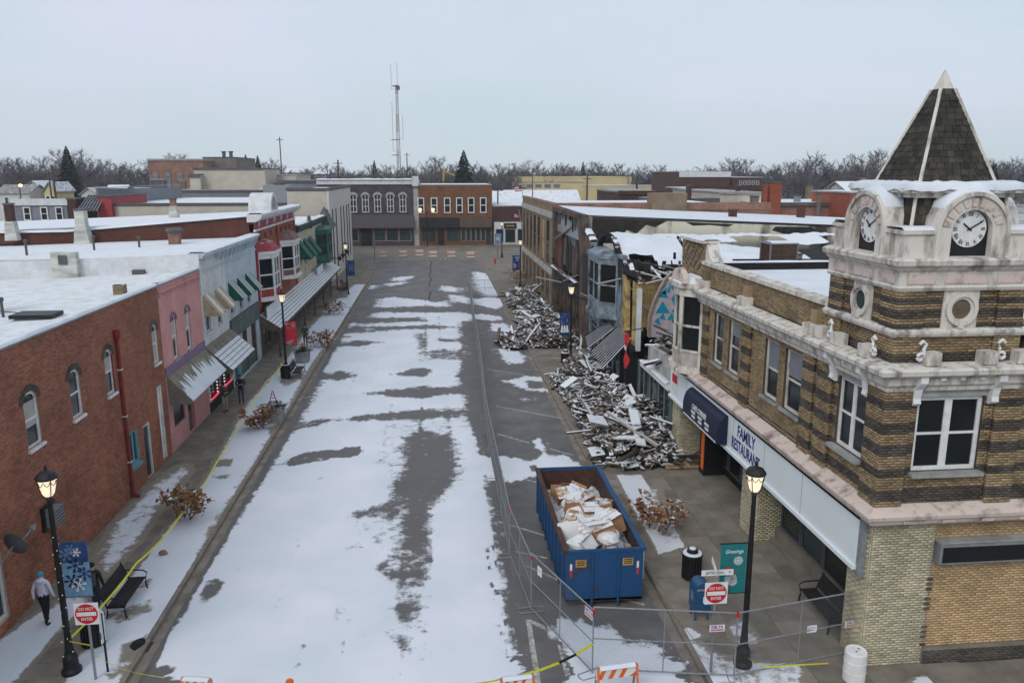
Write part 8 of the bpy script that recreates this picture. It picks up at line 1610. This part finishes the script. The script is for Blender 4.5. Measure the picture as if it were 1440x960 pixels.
# the solid mass of the far woods
mb=B(); src=[]
for k in range(3): tb,cb=bare(90+k,14,(6,4,4,3)); src.append((tb,cb))
fv=[];ff=[];n0=0
for k in range(300):
    tb,cb=src[k%3]; px=-120+1690*(k+rt.random())/300; Y=rt.uniform(380,470); x,zt=wy(px,skyline(px)+rt.uniform(0,8),Y); s=max(.5,zt/15); a=rt.uniform(0,2*PI); c_,s_=math.cos(a)*s,math.sin(a)*s
    for bb in (tb,cb):
        A=np.array(bb.v); W=np.stack([A[:,0]*c_-A[:,1]*s_+x,A[:,0]*s_+A[:,1]*c_+Y,A[:,2]*s],1); fv.append(W); ff+=[tuple(i+n0 for i in f) for f in bb.f]; n0+=len(A)
me=bpy.data.meshes.new('woodland'); me.from_pydata(np.concatenate(fv).tolist(),[],ff); me.materials.append(MT['far_twig_dark']); o=bpy.data.objects.new('woodland',me); COL.objects.link(o); tag(o,'dense bare winter woods along the horizon',None,None,'stuff')
# brush that closes the foot of the woods
b=B()
for k in range(30000):
    px=rt.uniform(-100,1560); Y=rt.uniform(300,480); x,_=wy(px,244,Y); z=rt.uniform(0,1)**1.3*12; h=rt.uniform(1.5,4); w_=rt.uniform(.12,.4); lx=rt.uniform(-1,1); b.poly([(x-w_,Y,z),(x+w_,Y+rt.uniform(-.5,.5),z),(x+lx,Y,z+h)])
tag(b.mk('undergrowth','far_twig_dark'),'grey brown brush at the foot of the woods',None,None,'stuff')
# conifers
def conifer(px,top,Y,label,r=.2,hk=1.0):
    x,zt=wy(px,top,Y); q=T('conifer',(x,Y,0),label,'tree'); b=B(); b.tube([(x,Y,-.3),(x,Y,zt*.98)],[.35,.05],6); b.mk('trunk','far_trunk',q); b=B(); n=int(60*zt)
    for k in range(n):
        t=rt.random()**.8; z=zt*(.06+.92*t); R=zt*r*(1-t)**.85*rt.uniform(.55,1.1)+.15; a=rt.uniform(0,2*PI); d=Vector((math.cos(a),math.sin(a),-.25)); p=Vector((x,Y,z)); e=p+d*R; u=Vector((-d.y,d.x,0))*R*.22; b.poly([p+d*R*.2,p+d*R*.7-u,e+Vector((0,0,-.1)),p+d*R*.7+u+Vector((0,0,.12))])
    b.mk('crown','needle',q)
conifer(92,203,200,'tall dark conifer behind the left houses',.3); conifer(652,209,215,'tall dark spruce right of the radio mast',.33); conifer(345,216,250,'dark conifer behind the weathered building',.28); conifer(362,217,252,'second dark conifer behind the beige flat building',.26); conifer(1400,226,70,'dark evergreen partly hidden behind the tower',.2); conifer(526,224,330,'small dark spruce left of the radio mast',.2); conifer(820,226,330,'dark evergreen in the woods behind the cream warehouse',.2)
# ---------------- the air ----------------
hz=bpy.data.materials.new('haze'); hz.use_nodes=True; t=hz.node_tree; t.nodes.clear(); o_=t.nodes.new('ShaderNodeOutputMaterial'); v_=t.nodes.new('ShaderNodeVolumePrincipled'); v_.inputs['Color'].default_value=(.9,.93,1,1); v_.inputs['Density'].default_value=.00035; v_.inputs['Anisotropy'].default_value=.2; t.links.new(v_.outputs[0],o_.inputs['Volume']); MT['haze']=hz
b=B(); b.box(-910,910,-130,830,-1.4,76); b.mk('haze','haze',kind='stuff')
